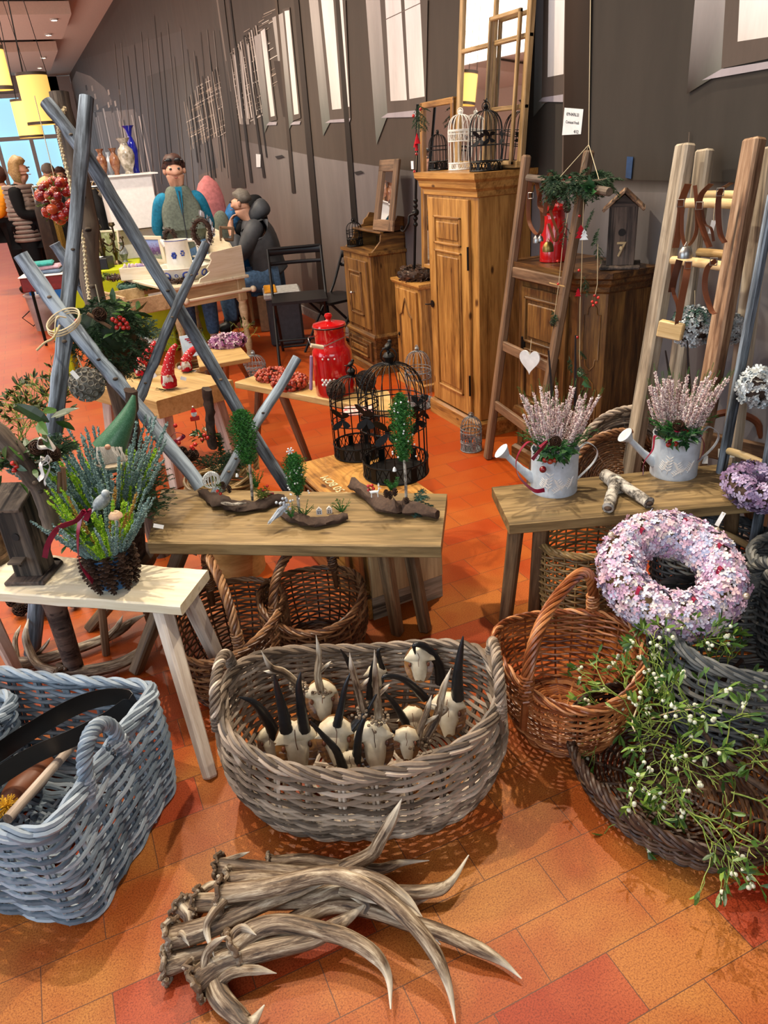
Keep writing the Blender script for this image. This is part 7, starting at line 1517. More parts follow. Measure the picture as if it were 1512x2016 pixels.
def tree_orn(x,y,mat,s):
    c=PX(x,y,Xs-.01); n=nrm(CAM-c); sd=nrm(np.cross([0,0,1.],n)); pts=[(0,1),(.35,.45),(.18,.45),(.5,0),(.25,0),(.6,-.5),(-.6,-.5),(-.25,0),(-.5,0),(-.18,.45),(-.35,.45)]; V=[]
    for o in(-.002,.002):
        for a_,b_ in pts: V.append(c+sd*a_*s+VV([0,0,b_*s])+n*o)
    k=len(pts); j=np.arange(k); mb=MB(); mb.add(np.array(V),[np.stack([j,(j+1)%k,(j+1)%k+k,j+k],1),np.arange(k)[None,::-1],(np.arange(k)+k)[None]]); mb.build('felt_tree' if y<500 else 'felt_star',mat,t,True,smooth=False)
tree_orn(1143,460,M['gredp'],.034); tree_orn(1150,465,M['ice'],.028); tree_orn(1138,578,M['gredp'],.022)
for x,y in ((1171,582),(1178,586),(1166,594),(1174,596),(1168,601),(1098,514),(1099,559),(1140,532),(1137,664),(1141,425)): obj1(lambda mb:mb.ball(PX(x,y,Xs),.0058,hi=True),'red_berry',M['berry'],t)
obj1(lambda mb:mb.rod(PX(1082,557,Xs),PX(1112,564,Xs),.0025,5),'twig',M['rung'],t)
mb=MB(); leaves(mb,PX(1148,745,Xs),.02,4,.04,IVY); mb.build('ivy_leaf',M['ivy'],t,True,smooth=False)
# white heart
c=PX(1043,710,1.93); t=thing('wooden_heart','whitewashed wooden heart hanging from the second lowest rung of the brown ladder','heart',c); n=nrm(VV([-1,-.5,0.])); sd=VV([n[1],-n[0],0])*-1; a=np.linspace(0,2*PI,41)[:-1]; s=.0045
hx=16*np.sin(a)**3; hz=13*np.cos(a)-5*np.cos(2*a)-2*np.cos(3*a)-np.cos(4*a); V=[]
for o in(-.004,.004):
    for x,z in zip(hx,hz): V.append(c+sd*x*s*.72+VV([0,0,z*s*.85])+n*o)
j=np.arange(40); mb=MB(); mb.add(np.array(V),[np.stack([j,(j+1)%40,(j+1)%40+40,j+40],1),np.arange(40)[None,::-1],(np.arange(40)+40)[None]]); mb.build('heart',M['ice'],t,True,smooth=40); obj1(lambda mb:mb.rod(c+VV([0,0,.03]),PX(1046,668,1.94),.0012,4),'string',M['twine'],t)
# birdhouse with the number 7
q=VV([2.30,2.62,1.036]); t=birdhouse('dark brown birdhouse with a shingle gable roof and a wooden 7 on the carved cupboard',q,.115,.12,.235,math.radians(-42),perch=False,roof='gable',mat='barn')
t.location=Vector(PX(1222,502,2.30)); t.location.z=1.036
o7=text3d('7',.085,VV([0,-.067,.075]),VV([1.,0,0]),VV([0,0,1.]),M['pine_pale'],'number_seven',None,.004); o7.parent=t
mb=MB(); mb.rod((0,-.055,.085),(0,-.09,.085),.006,8); mb.build('perch_peg',M['pine_pale'],t)
t=thing('blue_tape','strip of blue tape on the mural above the birdhouse','tape',PX(1240,330,WX-.01)); mb=MB(); P=[PX(x,y,WX-.006) for x,y in ((1235,308),(1247,309),(1243,352),(1232,350))]; mb.add(np.array(P+[p+[-.002,0,0] for p in P]),[np.array([[0,1,2,3],[7,6,5,4],[0,4,5,1],[1,5,6,2],[2,6,7,3],[3,7,4,0]])]); mb.build('tape',plain('blue_tape','#1d3f66',.5),t,True,smooth=False)
# handwritten note on the mural
def wallcard(name,label,pts,cat='note'):
    P=[PX(x,y,WX-.012) for x,y in pts]; t=thing(name,label,cat,P[0]); mb=MB(); mb.add(np.array(P+[p+[-.0015,0,0] for p in P]),[np.array([[3,2,1,0],[4,5,6,7],[0,1,5,4],[1,2,6,5],[2,3,7,6],[3,0,4,7]])]); mb.build('sheet',M['paper'],t,True,smooth=False); return t,P
t,P=wallcard('paper_note','white handwritten note taped to the mural beside the hanging cord',[(1112,212),(1149,215),(1144,264),(1107,266)])
xd=nrm(P[1]-P[0]); yd=nrm(P[0]-P[3]); hh=np.linalg.norm(P[0]-P[3]); ww=np.linalg.norm(P[1]-P[0])
for s_,u,v,z in (('079-0476.33',.48,.22,.26),('Coviezel Fredi',.5,.5,.24),('4/12',.75,.82,.22)): text3d(s_,z*hh*(.62 if len(s_)>5 else .8),P[0]+xd*ww*u-yd*hh*v+[-.003,0,0],xd,yd,M['ink'],'handwriting',t,.0002)
wallcard('price_card','small white card hanging on a printed pole of the mural',[(504,303),(513,304),(513,329),(505,329)])
# straps on the right ladders
l0_,l1_,r0_,r1_=LB
def onr(x,y,X=2.16): return PX(x,y,X)
G='leather straps on the weathered ladder'
strap('reddish brown buckled strap at the left of the upper rung, tail hanging straight',[onr(1355,362),onr(1342,395),onr(1340,420),onr(1336,455),onr(1330,488)],.026,'leather',onr(1340,400,2.14),side=R0)
strap('dark strap looping down behind the reddish one from the upper rung',[onr(1368,365),onr(1372,410),onr(1370,460),onr(1352,485),onr(1343,460),onr(1343,410)],.014,'leather',side=R0)
strap('light brown strap with a keeper in the middle of the upper rung',[onr(1400,362),onr(1380,385),onr(1376,420),onr(1385,455),onr(1397,487)],.022,'leather',onr(1377,405,2.14),side=R0)
strap('thin dark strap crossing behind the light brown one',[onr(1382,410),onr(1388,440),onr(1400,450),onr(1405,475)],.010,'leather',side=R0)
strap('brown buckled strap at the right of the upper rung beside a blue label',[onr(1440,360),onr(1418,378),onr(1414,420),onr(1418,460),onr(1427,478)],.020,'leather',onr(1418,378,2.13),side=R0)
strap('short dark strap doubled over the left end of the lower rung',[onr(1338,512,2.12),onr(1328,545,2.1),onr(1322,575,2.1)],.026,'leather',side=R0)
strap('long dark strap hanging from the left of the lower rung to the flower ball',[onr(1325,520,2.12),onr(1325,570,2.1),onr(1335,605,2.1),onr(1332,640,2.1)],.014,'leather',side=R0)
strap('wide brown strap with buckle hanging from the lower rung',[onr(1355,515,2.12),onr(1350,550,2.1),onr(1342,590,2.1),onr(1335,632,2.1)],.026,'leather',onr(1355,522,2.1),side=R0)
strap('dark curved strap at the right of the lower rung',[onr(1410,512,2.12),onr(1392,530,2.1),onr(1388,570,2.1),onr(1400,610,2.1),onr(1408,618,2.1)],.020,'leather',onr(1405,515,2.1),side=R0)
bell('silver bell hanging between the straps over the lower rung',(1348,508),2.12,.025,.04,'steel')
tagcard((1402,447),2.1,.016,.045,'blue-grey label tied on the straps of the weathered ladder',-.15,string=[(1405,425),(1408,400)])
t=thing('wooden_bracket','short pale plank end nailed to the left rail of the weathered ladder','plank',onr(1320,650,2.08)); obj1(lambda mb:mb.beam(onr(1297,645,2.08),onr(1345,655,2.12),.03,.062,(0,0,1)),'plank',M['rung'],t)
for P_ in ([(1085,765),(1080,830),(1082,900)],):
    pass
# black wire tips sticking out behind the heather
for i,(a_,b_,lab) in enumerate((((1080,690),(1088,800),'dark curved horn tip rising behind the left heather can'),((1310,690),(1322,760),'dark curved horn tip rising left of the right heather'),((1353,670),(1357,760),'taller dark horn tip rising behind the right heather'),((1133,660),(1132,790),'straight dark stick behind the left heather can'))):
    Y=2.02 if i in(0,3) else 1.95; t=thing('dark_stick',lab,'stick',PY(*b_,Y)); obj1(lambda mb:mb.tube(smooth_path([PY(b_[0],b_[1]+60,Y),PY(*b_,Y),PY((a_[0]+b_[0])/2,(a_[1]+b_[1])/2,Y),PY(*a_,Y)],14),np.linspace(.008,.0025,14),8),'stick',M['horn'],t)
# black iron rod with scroll, garland at its top
t=thing('iron_stand','black ornamental iron pole with a scrolled bracket left of the tall cupboard','stand',(2.33,4.62,0)); mb=MB(); p0=PX(822,205,2.30); p1=PX(816,520,2.30); q=p0+(p1-p0)*(p0[2]/(p0[2]-p1[2])); mb.tube(np.linspace(q,p0,12),.009,8); mb.build('pole',M['blackmetal'],t,True)
mb=MB()
for y in (395,405,418,430,442): mb.ball(PX(818,y,2.30),.016 if y!=418 else .024)
mb.build('turned_knobs',M['blackmetal'],t,True); mb=MB(); mb.tube(smooth_path([PX(818,420,2.29),PX(806,425,2.27),PX(804,440,2.26),PX(796,455,2.25),PX(790,452,2.25),PX(792,446,2.25)],20),.008,7); mb.build('scroll_bracket',M['blackmetal'],t,True)
t=thing('garland','dried sprig garland with red ornaments hanging left of the tall cupboard','garland',PX(822,240,2.25)); mb=MB()
for k in range(14): fir_bough(mb,PX(824+RS.randn()*3,208+k*3,2.24),(RS.randn()*.6,RS.randn()*.6,-.6),.06,needle=.014,n_side=4,dens=18)
mb.build('fir',M['fir'],t,True,smooth=False); cord(t,[(823,240),(820,280),(819,335)],2.24)
for x,y,s_ in ((821,272,.03),(818,282,.022),(820,290,.018)): tree_orn_t=t; c=PX(x,y,2.23); obj1(lambda mb:mb.lathe([(s_*.7,-s_),(s_*.2,s_*.4),(.0005,s_)],c,8),'red_ornament',M['gredp'],t)
obj1(lambda mb:mb.box(PX(812,325,2.23),(.004,.03,.045)),'tag_card',M['paper'],t)
for x,y in ((814,228),(828,215),(820,303),(816,338)): obj1(lambda mb:mb.ball(PX(x,y,2.23),.009,hi=True),'bauble',M['berry'],t)
# ================================================================== washstand desk
DZ=.68; N=VV([.87,6.11,0]); du=nrm(VV([.97,.25,0])); dv=nrm(VV([-.25,.97,0])); DW,DL=.66,1.02
RD=np.stack([du,dv,[0,0,1.]],1)
def D(a,b,z): return N+du*a+dv*b+VV([0,0,z])
ct=D(DW/2,DL/2,0); t=thing('washstand_desk','pale pine washstand desk with scrolled back, turned legs, towel bar and open drawer','desk',ct)
mb=MB(); mb.box(D(DW/2,DL/2,DZ-.012),(DW+.05,DL+.05,.025),RD,.006,along=1); mb.build('desk_top',M['pine_birch'],t,True,smooth=30)
mb=MB()
for a0_,a1_,b0_,b1_ in ((.03,DW-.03,.03,.045),(.03,DW-.03,DL-.045,DL-.03),(DW-.045,DW-.03,.03,DL-.03)): mb.box(D((a0_+a1_)/2,(b0_+b1_)/2,DZ-.10),(a1_-a0_,b1_-b0_,.15),RD,.002)
mb.build('apron',M['pine_pale'],t,True,smooth=30)
prof=[(.030,0),(.034,.02),(.022,.05),(.030,.09),(.034,.13),(.026,.19),(.022,.24),(.034,.27),(.024,.30),(.034,.36),(.038,.42),(.03,.46),(.04,.48)]
for a,b in ((.04,.04),(DW-.04,.04),(.04,DL-.04),(DW-.04,DL-.04)):
    mb=MB(); mb.lathe(prof,D(a,b,0),16); mb.box(D(a,b,.575),(.07,.07,.19),RD,.004,along=2); mb.build('leg',M['pine_pale'],t,True)
mb=MB(); y0_=-.07; mb.rod(D(.05,y0_,DZ-.11),D(DW+.04,y0_,DZ-.11),.013,10); 
for a in (.08,DW+.02): mb.ball(D(a,y0_,DZ-.11),.026,hi=True); mb.rod(D(a,y0_,DZ-.11),D(min(a,DW-.05),.03,DZ-.11),.011,8)
mb.build('towel_bar',M['pine_birch'],t,True)
# scrolled back and side panels
def panel(poly,o,x,z_,th,name,mat):
    """polygon (along x, up) with thickness"""
    o=VV(o,float); x=nrm(x); n_=nrm(np.cross(x,[0,0,1.])); k=len(poly); V=[o+x*a+VV([0,0,b])+n_*s_ for s_ in(-th/2,th/2) for a,b in poly]; j=np.arange(k); mb=MB(); mb.add(np.array(V),[np.stack([j,(j+1)%k,(j+1)%k+k,j+k],1),np.arange(k)[None,::-1],(np.arange(k)+k)[None]],gc=np.array([[a,b,s_*3] for s_ in (0,1) for a,b in poly])+random.random()*3); return mb.build(name,mat,t,True,smooth=False)
hump=[(0,0),(DL,0),(DL,.20),(DL-.14,.20),(DL-.18,.24),(DL-.26,.25),(DL-.34,.33),(DL/2,.36),(.34,.33),(.26,.25),(.18,.24),(.14,.2),(0,.2)]
panel(hump,D(DW-.01,0,DZ),dv,0,.018,'scrolled_back',M['pine_birch'])
side=[(0,0),(.42,0),(.42,.23),(.15,.21),(.13,.19),(.14,.155),(.12,.125),(.09,.10),(.11,.07),(.07,.045),(.02,.03)]
panel([(DW-.42+a,b) for a,b in side],D(0,.0,DZ),du,0,.018,'side_panel',M['pine_birch']); panel([(DW-.42+a,b) for a,b in side],D(0,DL,DZ),du,0,.018,'side_panel',M['pine_birch'])
mb=MB(); mb.box(D(DW-.09,DL/2,DZ+.13),(.16,DL-.02,.015),RD,.003,along=1); mb.build('back_shelf',M['pine_birch'],t,True)
# open drawer with wreaths
mb=MB(); d0,d1=.10,.62; zb=DZ-.17
for c,s_ in (((-.16,(d0+d1)/2,zb),(.36,d1-d0,.01)),((-.335,(d0+d1)/2,zb+.07),(.018,d1-d0,.15)),((-.16,d0,zb+.06),(.36,.012,.12)),((-.16,d1,zb+.06),(.36,.012,.12))): mb.box(D(*c),s_,RD,.002,along=1)
mb.build('drawer',M['pine_pale'],t,True,smooth=30)
def dcirc(label,px,z,Rm,r,mat,mat2=None,frost=False):
    c=Z(*px,z); t=thing('wreath',label,'wreath',c); P,N_=torus_pts(220,Rm,r*.8); mb=MB(); mb.inst(LEAF,P+c,basis(N_,spin=RS.rand(220)*6),.03); mb.build('leaves',M[mat],t,True,smooth=False); a=np.arange(24)/24*2*PI; mb=MB(); mb.tube(np.stack([Rm*np.cos(a),Rm*np.sin(a),0*a],1)+c,r*.6,8,True); mb.build('core',M[mat2 or mat],t,True)
dcirc('frosted green leaf wreath lying in the open drawer at its left',(258,563),DZ-.05,.09,.04,'fir_blue'); dcirc('second frosted dark leaf wreath in the open drawer at its right',(293,560),DZ-.04,.08,.04,'fir')
dcirc('flat dark wreath with white trim on the desk before the basin',(345,552),DZ+.02,.07,.02,'cone'); dcirc('moss green wreath at the left end of the desk top',(205,545),DZ+.02,.06,.02,'moss'); dcirc('dark brown wreath at the left end of the desk top',(228,546),DZ+.02,.06,.02,'cone')
# pitcher and basin
M['china']=plain('cream_china','#e6e2d4',.15,0,.6,.02,coat=.4); M['cobalt']=plain('cobalt_blue','#243f9a',.25)
c=Z(366,548,DZ); kk=np.linalg.norm(c-CAM)/FPX; t=thing('wash_basin','cream china wash basin with blue motifs on the pine desk','basin',c); r=51*kk; h=.105
mb=MB(); mb.lathe([(.001,0),(r*.62,0),(r*.70,.006),(r*.86,h*.45),(r*.93,h*.9),(r*1.02,h),(r*1.0,h*1.05),(r*.9,h*.9),(r*.8,h*.4),(r*.6,.015),(.001,.012)],k=44,cap=False); mb.build('bowl',M['china'],t)
a0=math.atan2(CAM[1]-c[1],CAM[0]-c[0])
for da,kk_ in ((-.75,1),(-.35,.45),(.05,1),(.45,.45),(.85,1)):
    an=a0+da; q=VV([math.cos(an)*r*.88,math.sin(an)*r*.88,h*.5]); B=basis(VV([[math.cos(an),math.sin(an),-.25]]))[0]
    obj1(lambda mb:mb.tube([q+c+B@VV([.024*kk_*math.sin(x),.028*kk_*math.cos(x),0]) for x in np.linspace(0,2*PI,17)[:-1]],.006*kk_,6,True),'blue_motif',M['cobalt'],t)
t=thing('pitcher','tall cream china pitcher with a blue flower and blue rim standing in the basin','pitcher',c+[0,0,.0]); p=c+VV([-.0,0,.016])-R0*6*kk; r=24*kk; h=.29
mb=MB(); mb.lathe([(.001,0),(r,0),(r*1.02,.01),(r*.93,h*.5),(r*.86,h*.9),(r*.88,h),(r*.84,h),(r*.8,h*.5),(.001,.02)],p,36,cap=False); mb.tube([p-R0*r*.8+[0,0,h*.86],p-R0*r*1.0+[0,0,h*.98],p-R0*r*1.12+[0,0,h*1.02]],[r*.25,r*.2,r*.1],10); mb.build('body',M['china'],t,True); obj1(lambda mb:mb.tube(smooth_path([p+R0*r*.85+[0,0,h*.96],p+R0*r*1.45+[0,0,h*.93],p+R0*r*1.55+[0,0,h*.6],p+R0*r*1.35+[0,0,h*.3],p+R0*r*.95+[0,0,h*.22]],20),.014,10),'handle',M['china'],t)
obj1(lambda mb:mb.lathe([(r*.885,h*.985),(r*.90,h),(r*.84,h*1.003)],p,36,cap=False),'blue_rim',M['cobalt'],t)
a0=math.atan2(CAM[1]-p[1],CAM[0]-p[0]); mb=MB()
for (da,z) in ((-.35,.62),(.35,.66)):
    for k in range(6): a=k*PI/3; an=a0+da+.13*math.cos(a); mb.ball(p+VV([math.cos(an)*r*.93,math.sin(an)*r*.93,h*z+.018*math.sin(a)]),.011 if da<0 else .007,sc_=(1,1,1))
mb.build('blue_flower',M['cobalt'],t,True)
# wreaths and frames on the desk back
def vwreath(label,px,Y,rx,mat,frostm=None):
    c=PY(*px,Y); k=np.linalg.norm(c-CAM)/FPX; Rm=rx*k; t=thing('wreath',label,'wreath',c); W=np.stack([R0,[0,0,1.],-np.cross(R0,[0,0,1.])],1); W=np.stack([R0,nrm(VV([0,0,1.])),np.cross(R0,[0,0,1.])],1); P,N_=torus_pts(230,Rm,Rm*.3); P[:,1]*=1.45; mb=MB(); mb.inst(SCALE,P@W.T+c,basis(N_@W.T),.012); mb.build('cones',M[mat],t,True,smooth=False)
    a=np.arange(30)/30*2*PI; mb=MB(); mb.tube(np.stack([Rm*np.cos(a),1.45*Rm*np.sin(a),0*a],1)@W.T+c,Rm*.26,8,True); mb.build('core',M['bark'],t,True)
    if frostm: mb=MB(); a=RS.rand(26)*2.8-1.2; P=np.stack([Rm*1.35*np.cos(a),1.45*Rm*1.25*np.sin(a),0*a+.01],1); mb.inst(LEAF,P@W.T+c,basis(rdirs(26),spin=0),.05); mb.build('grey_green_leaves',M[frostm],t,True,smooth=False)
vwreath('oval cone wreath with grey-green leaves standing against the scrolled desk back',(398,458),6.25,15,'cone','hyd_white'); vwreath('small dark wreath behind the pitcher on the desk back',(335,470),6.75,10,'cone')
def pframe(label,pts,Y,w_,mat,inner,name='framed_picture'):
    P=[PY(*q,Y+d_) for q,d_ in zip(pts,(.03,.03,0,0))]; t=thing(name,label,'picture frame',P[3]); rail_frame(t,P,w_,.02,M[mat]); 
    if inner is not None: glass_pane(t,P,inner,w_*.8,'picture',off=-.001)
    return t,P
nt=NT('lavender_picture'); g=nt.n('ShaderNodeTexCoord'); s2=nt.n('ShaderNodeSeparateXYZ'); nt.l(g.outputs['Generated'],s2.inputs[0]); nz=nt.noise(g.outputs['Generated'],14,4,.7,sc3=(1,1,.35)); f=nt.math('ADD',nt.math('MULTIPLY',s2.outputs[2],.8),nt.math('MULTIPLY',nz,.5)); LAV=nt.fin(nt.ramp(f,['#4a6a3c','#8a8f7c','#4a2f55','#6a4a78','#8f9cc8','#7f96cc'],[.25,.42,.55,.68,.85,1.]),.5)
pframe('pale framed picture of lavender in jars on the desk top',[(268,464),(316,465),(329,519),(292,513)],6.75,.03,'pine_birch',LAV)
pframe('small empty wooden frame leaning on the desk back right of the oval wreath',[(431,445),(461,447),(460,475),(433,474)],6.55,.022,'ladder',None,'empty_frame')
t=thing('wooden_box','open pale box of shells and flowers on the desk before the lavender picture','box',Z(275,545,DZ)); q=Z(275,548,DZ); B=rotz(-YAW-.0)
for c_,s_ in (((0,0,.006),(.26,.14,.01)),((0,-.07,.05),(.27,.012,.10)),((0,.07,.05),(.27,.012,.10)),((-.13,0,.05),(.012,.14,.10)),((.13,0,.05),(.012,.14,.10))):
    mb=MB(); mb.box(q+B@VV(c_),s_,B,.002); mb.build('board',M['pine_birch'],t,True,smooth=30)
M['shell']=vari('shell_pinks',['#b98f9a','#dcc2c4','#8a78a8','#e8dcc8'],.5)
for k in range(7): q2=q+B@VV([-.10+.034*k,RS.randn()*.02,.10]); obj1(lambda mb:mb.ball(q2,.024,sc_=(1.3,.6,1),rot=basis(rdirs(1))[0]),'shell',M['shell'],t)
# lime table with candelabra, black tray and mirror behind
M['lime']=plain('lime_cloth','#a3ad1a',.8,0,.2,.06,8)
tc_=VV([.35,7.9,0]); t=thing('cloth_covered_table','table covered with lime green cloth behind the driftwood poles','table',(.57,8.05,0)); mb=MB(); mb.box((.57,8.05,.34),(.66,.75,.68),rotz(-.15),.01); mb.build('lime_cloth',M['lime'],t,True)
def candelabra(label,px,z,s):
    c=Z(*px,z); t=thing('candelabra',label,'candle holder',c); br=M['brassd'] if 'brassd' in M else M.setdefault('brassd',plain('aged_brass','#4a3d28',.35,.8)); mb=MB(); mb.lathe([(.001,0),(.06*s,0),(.05*s,.02*s),(.015*s,.05*s),(.02*s,.10*s),(.035*s,.14*s),(.012*s,.18*s),(.02*s,.24*s),(.01*s,.3*s),(.028*s,.34*s),(.02*s,.36*s)],k=16); mb.build('stem',br,t)
    for a in (0,PI/2,PI,3*PI/2): mb=MB(); o=VV([math.cos(a),math.sin(a),0]); mb.tube(smooth_path([VV([0,0,.2*s]),o*.06*s+[0,0,.15*s],o*.11*s+[0,0,.2*s],o*.11*s+[0,0,.28*s]],12),.008*s,6); mb.lathe([(.012*s,0),(.026*s,.01*s),(.02*s,.03*s)],o*.11*s+[0,0,.28*s],10); mb.build('arm',br,t)
candelabra('tall aged brass candelabra on the lime cloth before the small mirror',(208,525),.68,1.25); candelabra('smaller brass candle holder right of the tall candelabra',(232,520),.68,.8)
for x,y,lab in ((247,516,'small pewter vase on the lime table left of the shell box'),(238,512,'second small pewter vase beside it on the lime table')):
    c=Z(x,y,.68); t=thing('small_vase',lab,'vase',c); mb=MB(); mb.lathe([(.001,0),(.03,0),(.02,.02),(.045,.08),(.03,.13),(.015,.16),(.028,.19)],k=18); mb.build('body',M['greymetal'],t)
P=[PY(181,455,8.2),PY(232,452,8.2),PY(243,530,8.15),PY(188,528,8.15)]; t=thing('mirror','small pale-framed mirror with a painted reflection behind the candelabra','mirror',P[3]); rail_frame(t,P,.02,.02,M['pine_birch']); glass_pane(t,P,vari('painted_reflection',['#3c3c20','#8a9060','#d8d6c4'],.2,noisy=1.,scale=22),.015)  # reflection is painted into the pane as mottled colour
t=thing('black_box','low black box on the lime table behind the tall pole','box',(.46,7.86,.68)); mb=MB(); mb.box((.46,7.86,.73),(.32,.2,.10),rotz(-.4),.004); mb.build('box_body',M['black'],t,True); 
t=thing('card','white card lying on the black box','card',(.48,7.86,.78)); mb=MB(); mb.box((.48,7.86,.783),(.14,.08,.004),rotz(-.4)); mb.build('card',M['paper'],t,True)
# side table with red tray, towels, blue box with lettering, wire and plastic bin
c=Z(100,545,.62); t=thing('red_tray','dark red tray table with a pale rim holding folded cloths behind the front pole','tray',(c[0],c[1],0)); mb=MB(); mb.box(c-[0,0,.035],(.50,.34,.13),rotz(-.2),.008); mb.build('tray_box',plain('dark_red_paint','#6a1410',.4),t,True); mb=MB(); mb.box(c+[0,0,.035],(.52,.36,.012),rotz(-.2),.004); mb.build('rim',M['white'],t,True)
for sx in(-.2,.2):
    for sy in(-.12,.12): obj1(lambda mb:mb.rod((c[0]+sx,c[1]+sy,0),(c[0]+sx,c[1]+sy,c[2]-.08),.014,6),'leg',M['blackmetal'],t)
for k,(col,dx,w_,lab) in enumerate((('#5d6f86',0,.30,'folded blue-grey cloth at the bottom of the stack on the red tray'),('#b08f9c',.02,.24,'folded pink and cream cloth in the middle of the stack'),('#2f8f8a',-.02,.20,'folded teal cloth on top of the stack'))):
    q=c+VV([dx-.02,0,.06+.036*k]); t=thing('folded_cloth',lab,'cloth',q); mb=MB(); mb.box(q,(w_,.2,.034),rotz(-.3+.1*k),.014); mb.build('cloth',plain('cloth%d'%k,col,.85),t,True)
P0=Z(70,652,0); t=thing('blue_box','upright blue cardboard box with white lettering and an orange corner under the red tray','box',P0); X_=nrm(R0*.98+VV([0,.1,0])); a=PY(52,553,P0[1]); b=PY(118,553,P0[1]); w_=np.linalg.norm(b-a); h_=a[2]; M['blue']=plain('blue_print','#155a9c',.45,0,.4,.2,6)
ctr_=VV([(a[0]+b[0])/2,P0[1]+.06,h_/2]); mb=MB(); mb.box(ctr_,(w_,.12,h_),rotz(-.1),.004); mb.build('carton',M['blue'],t,True); mb=MB(); mb.box(ctr_+VV([.02,-.062,h_*.40]),(w_*.45,.004,h_*.17),rotz(-.1)); mb.build('orange_print',plain('orange_print','#b5692a',.5),t,True)
text3d('RA',.17,ctr_+VV([-.02,-.066,.10]),rotz(-.1)@VV([1.,0,0]),VV([0,0,1.]),M['white'],'lettering',t)
mb=MB()
for k in range(4): mb.box(ctr_+VV([-.14+.03*(k%2),-.066,-.22-.04*(k//2)]),(.016,.003,.024))
mb.build('small_print',M['white'],t,True)
c=Z(95,650,0); c=Z(92,648,.0); t=thing('plastic_bin','translucent pale plastic bin with gift wrap in front of the blue box','bin',c); M['clearp']=plain('milky_plastic','#b9aca8',.3,0,.5,.03,alpha=.62); mb=MB(); mb.lathe([(.10,0),(.13,.36),(.145,.36),(.145,.38),(.125,.38),(.095,.005),(.001,.004)],k=30,cap=False); mb.build('bin_body',M['clearp'],t); mb=MB(); mb.ball((.02,-.02,.2),.07); mb.ball((-.02,.02,.12),.07); mb.build('gift_wrap',M['shell'],t)
t=thing('wire_stand','folded thin dark wire stand leaning left of the blue box','stand',Z(60,640,0)); mb=MB(); Yw=Z(60,645,0)[1]
q=[PY(44,626,Yw),PY(68,603,Yw),PY(84,622,Yw),PY(66,642,Yw)]; mb.tube(q,.007,6,True); mb.rod(q[1],PY(75,600,Yw+.1),.007,5); mb.build('wire',M['blackmetal'],t,True)
# lime yellow bags under the desk, mistletoe before them
for (px,w_,h_,lab) in (((318,690),.34,.42,'lime yellow bag under the left part of the desk'),((395,668),.30,.36,'lime yellow bag under the right part of the desk'),((145,745),.10,.42,'narrow lime yellow bag standing behind the tall front pole')):
    c=Z(*px,0); t=thing('lime_bag',lab,'bag',c); mb=MB(); mb.box(c+[0,0,h_/2],(w_,.12,h_),rotz(-YAW),.01); mb.build('bag_body',M['lime'],t,True)
S_=[(Z(x,y,.02+.2*RS.rand()),(RS.randn()*.6,RS.randn()*.4,.8)) for x,y in ((330,700),(345,690),(310,705),(420,690),(440,685),(395,695),(455,690),(375,700))]
tt=mistle_bunch('dark leafy mistletoe heaped on the floor under the pine desk',S_[4][0]*[1,1,0],S_,None,4,.09,0.); [ch for ch in tt.children if ch.name.startswith('leaves')][0].data.materials[0]=M['leafdk']
c=Z(395,735,0); t=thing('willow_ring','coil of brown twigs on the floor under the small stool','wreath',c); mb=MB()
for k in range(10): a=np.arange(40)/40*2*PI; rr=.16+.03*RS.rand(); mb.tube(np.stack([c[0]+rr*np.cos(a),c[1]+rr*np.sin(a),.02+.06*RS.rand()+.01*np.sin(3*a)],1),.008,5,True)
mb.build('twigs',M['w_tan'],t,True)
# ================================================================== white display stand with vases
b0=PY(207,348,8.2); b1=PY(292,345,8.2); bb=PY(300,442,8.2); w_=np.linalg.norm(b1-b0); t=thing('display_plinth','plain white display cube on a white cupboard, holding painted vases','display stand',((b0[0]+b1[0])/2,8.4,0)); cx_=(b0[0]+b1[0])/2; zt_=(b0[2]+b1[2])/2
mb=MB(); mb.box((cx_,8.2+.25,zt_-.24),(w_+.05,.5,.48),None,.003); mb.build('cube',M['white'],t,True,smooth=False); mb=MB(); mb.box((cx_+.02,8.45,zt_+.006),(w_+.14,.56,.012)); mb.build('top_board',M['white'],t,True,smooth=False)
mb=MB(); mb.box((cx_+.22,8.62,(zt_-.5)/2),(w_+.35,.5,zt_-.5),None,.004); mb.build('lower_cupboard',M['white'],t,True,smooth=False); mb=MB(); mb.lathe([(.001,0),(.02,0),(.02,.01)],(cx_+.5,8.36,zt_-.56),12,rot=rotx(PI/2)); mb.rod((cx_+.33,8.365,.5),(cx_+.33,8.365,zt_-.52),.006,5); mb.build('knob_and_bar',M['ink'],t,True)
M['vase1']=vari('painted_vase',['#200c06','#5a2a18','#8c6244','#3c120a'],.25,.5,noisy=1.,scale=26); M['vase2']=vari('painted_vase_light',['#1c1814','#6a604e','#b8b0a4','#5a4028'],.25,.5,noisy=1.,scale=20); M['cob']=plain('cobalt_glass','#0a1a8a',.08,0,.6,.1,coat=.5)
pot=[(.001,0),(.5,0),(.42,.08),(.8,.3),(.95,.5),(.8,.68),(.45,.78),(.4,.86),(.7,.97),(.72,1.)]
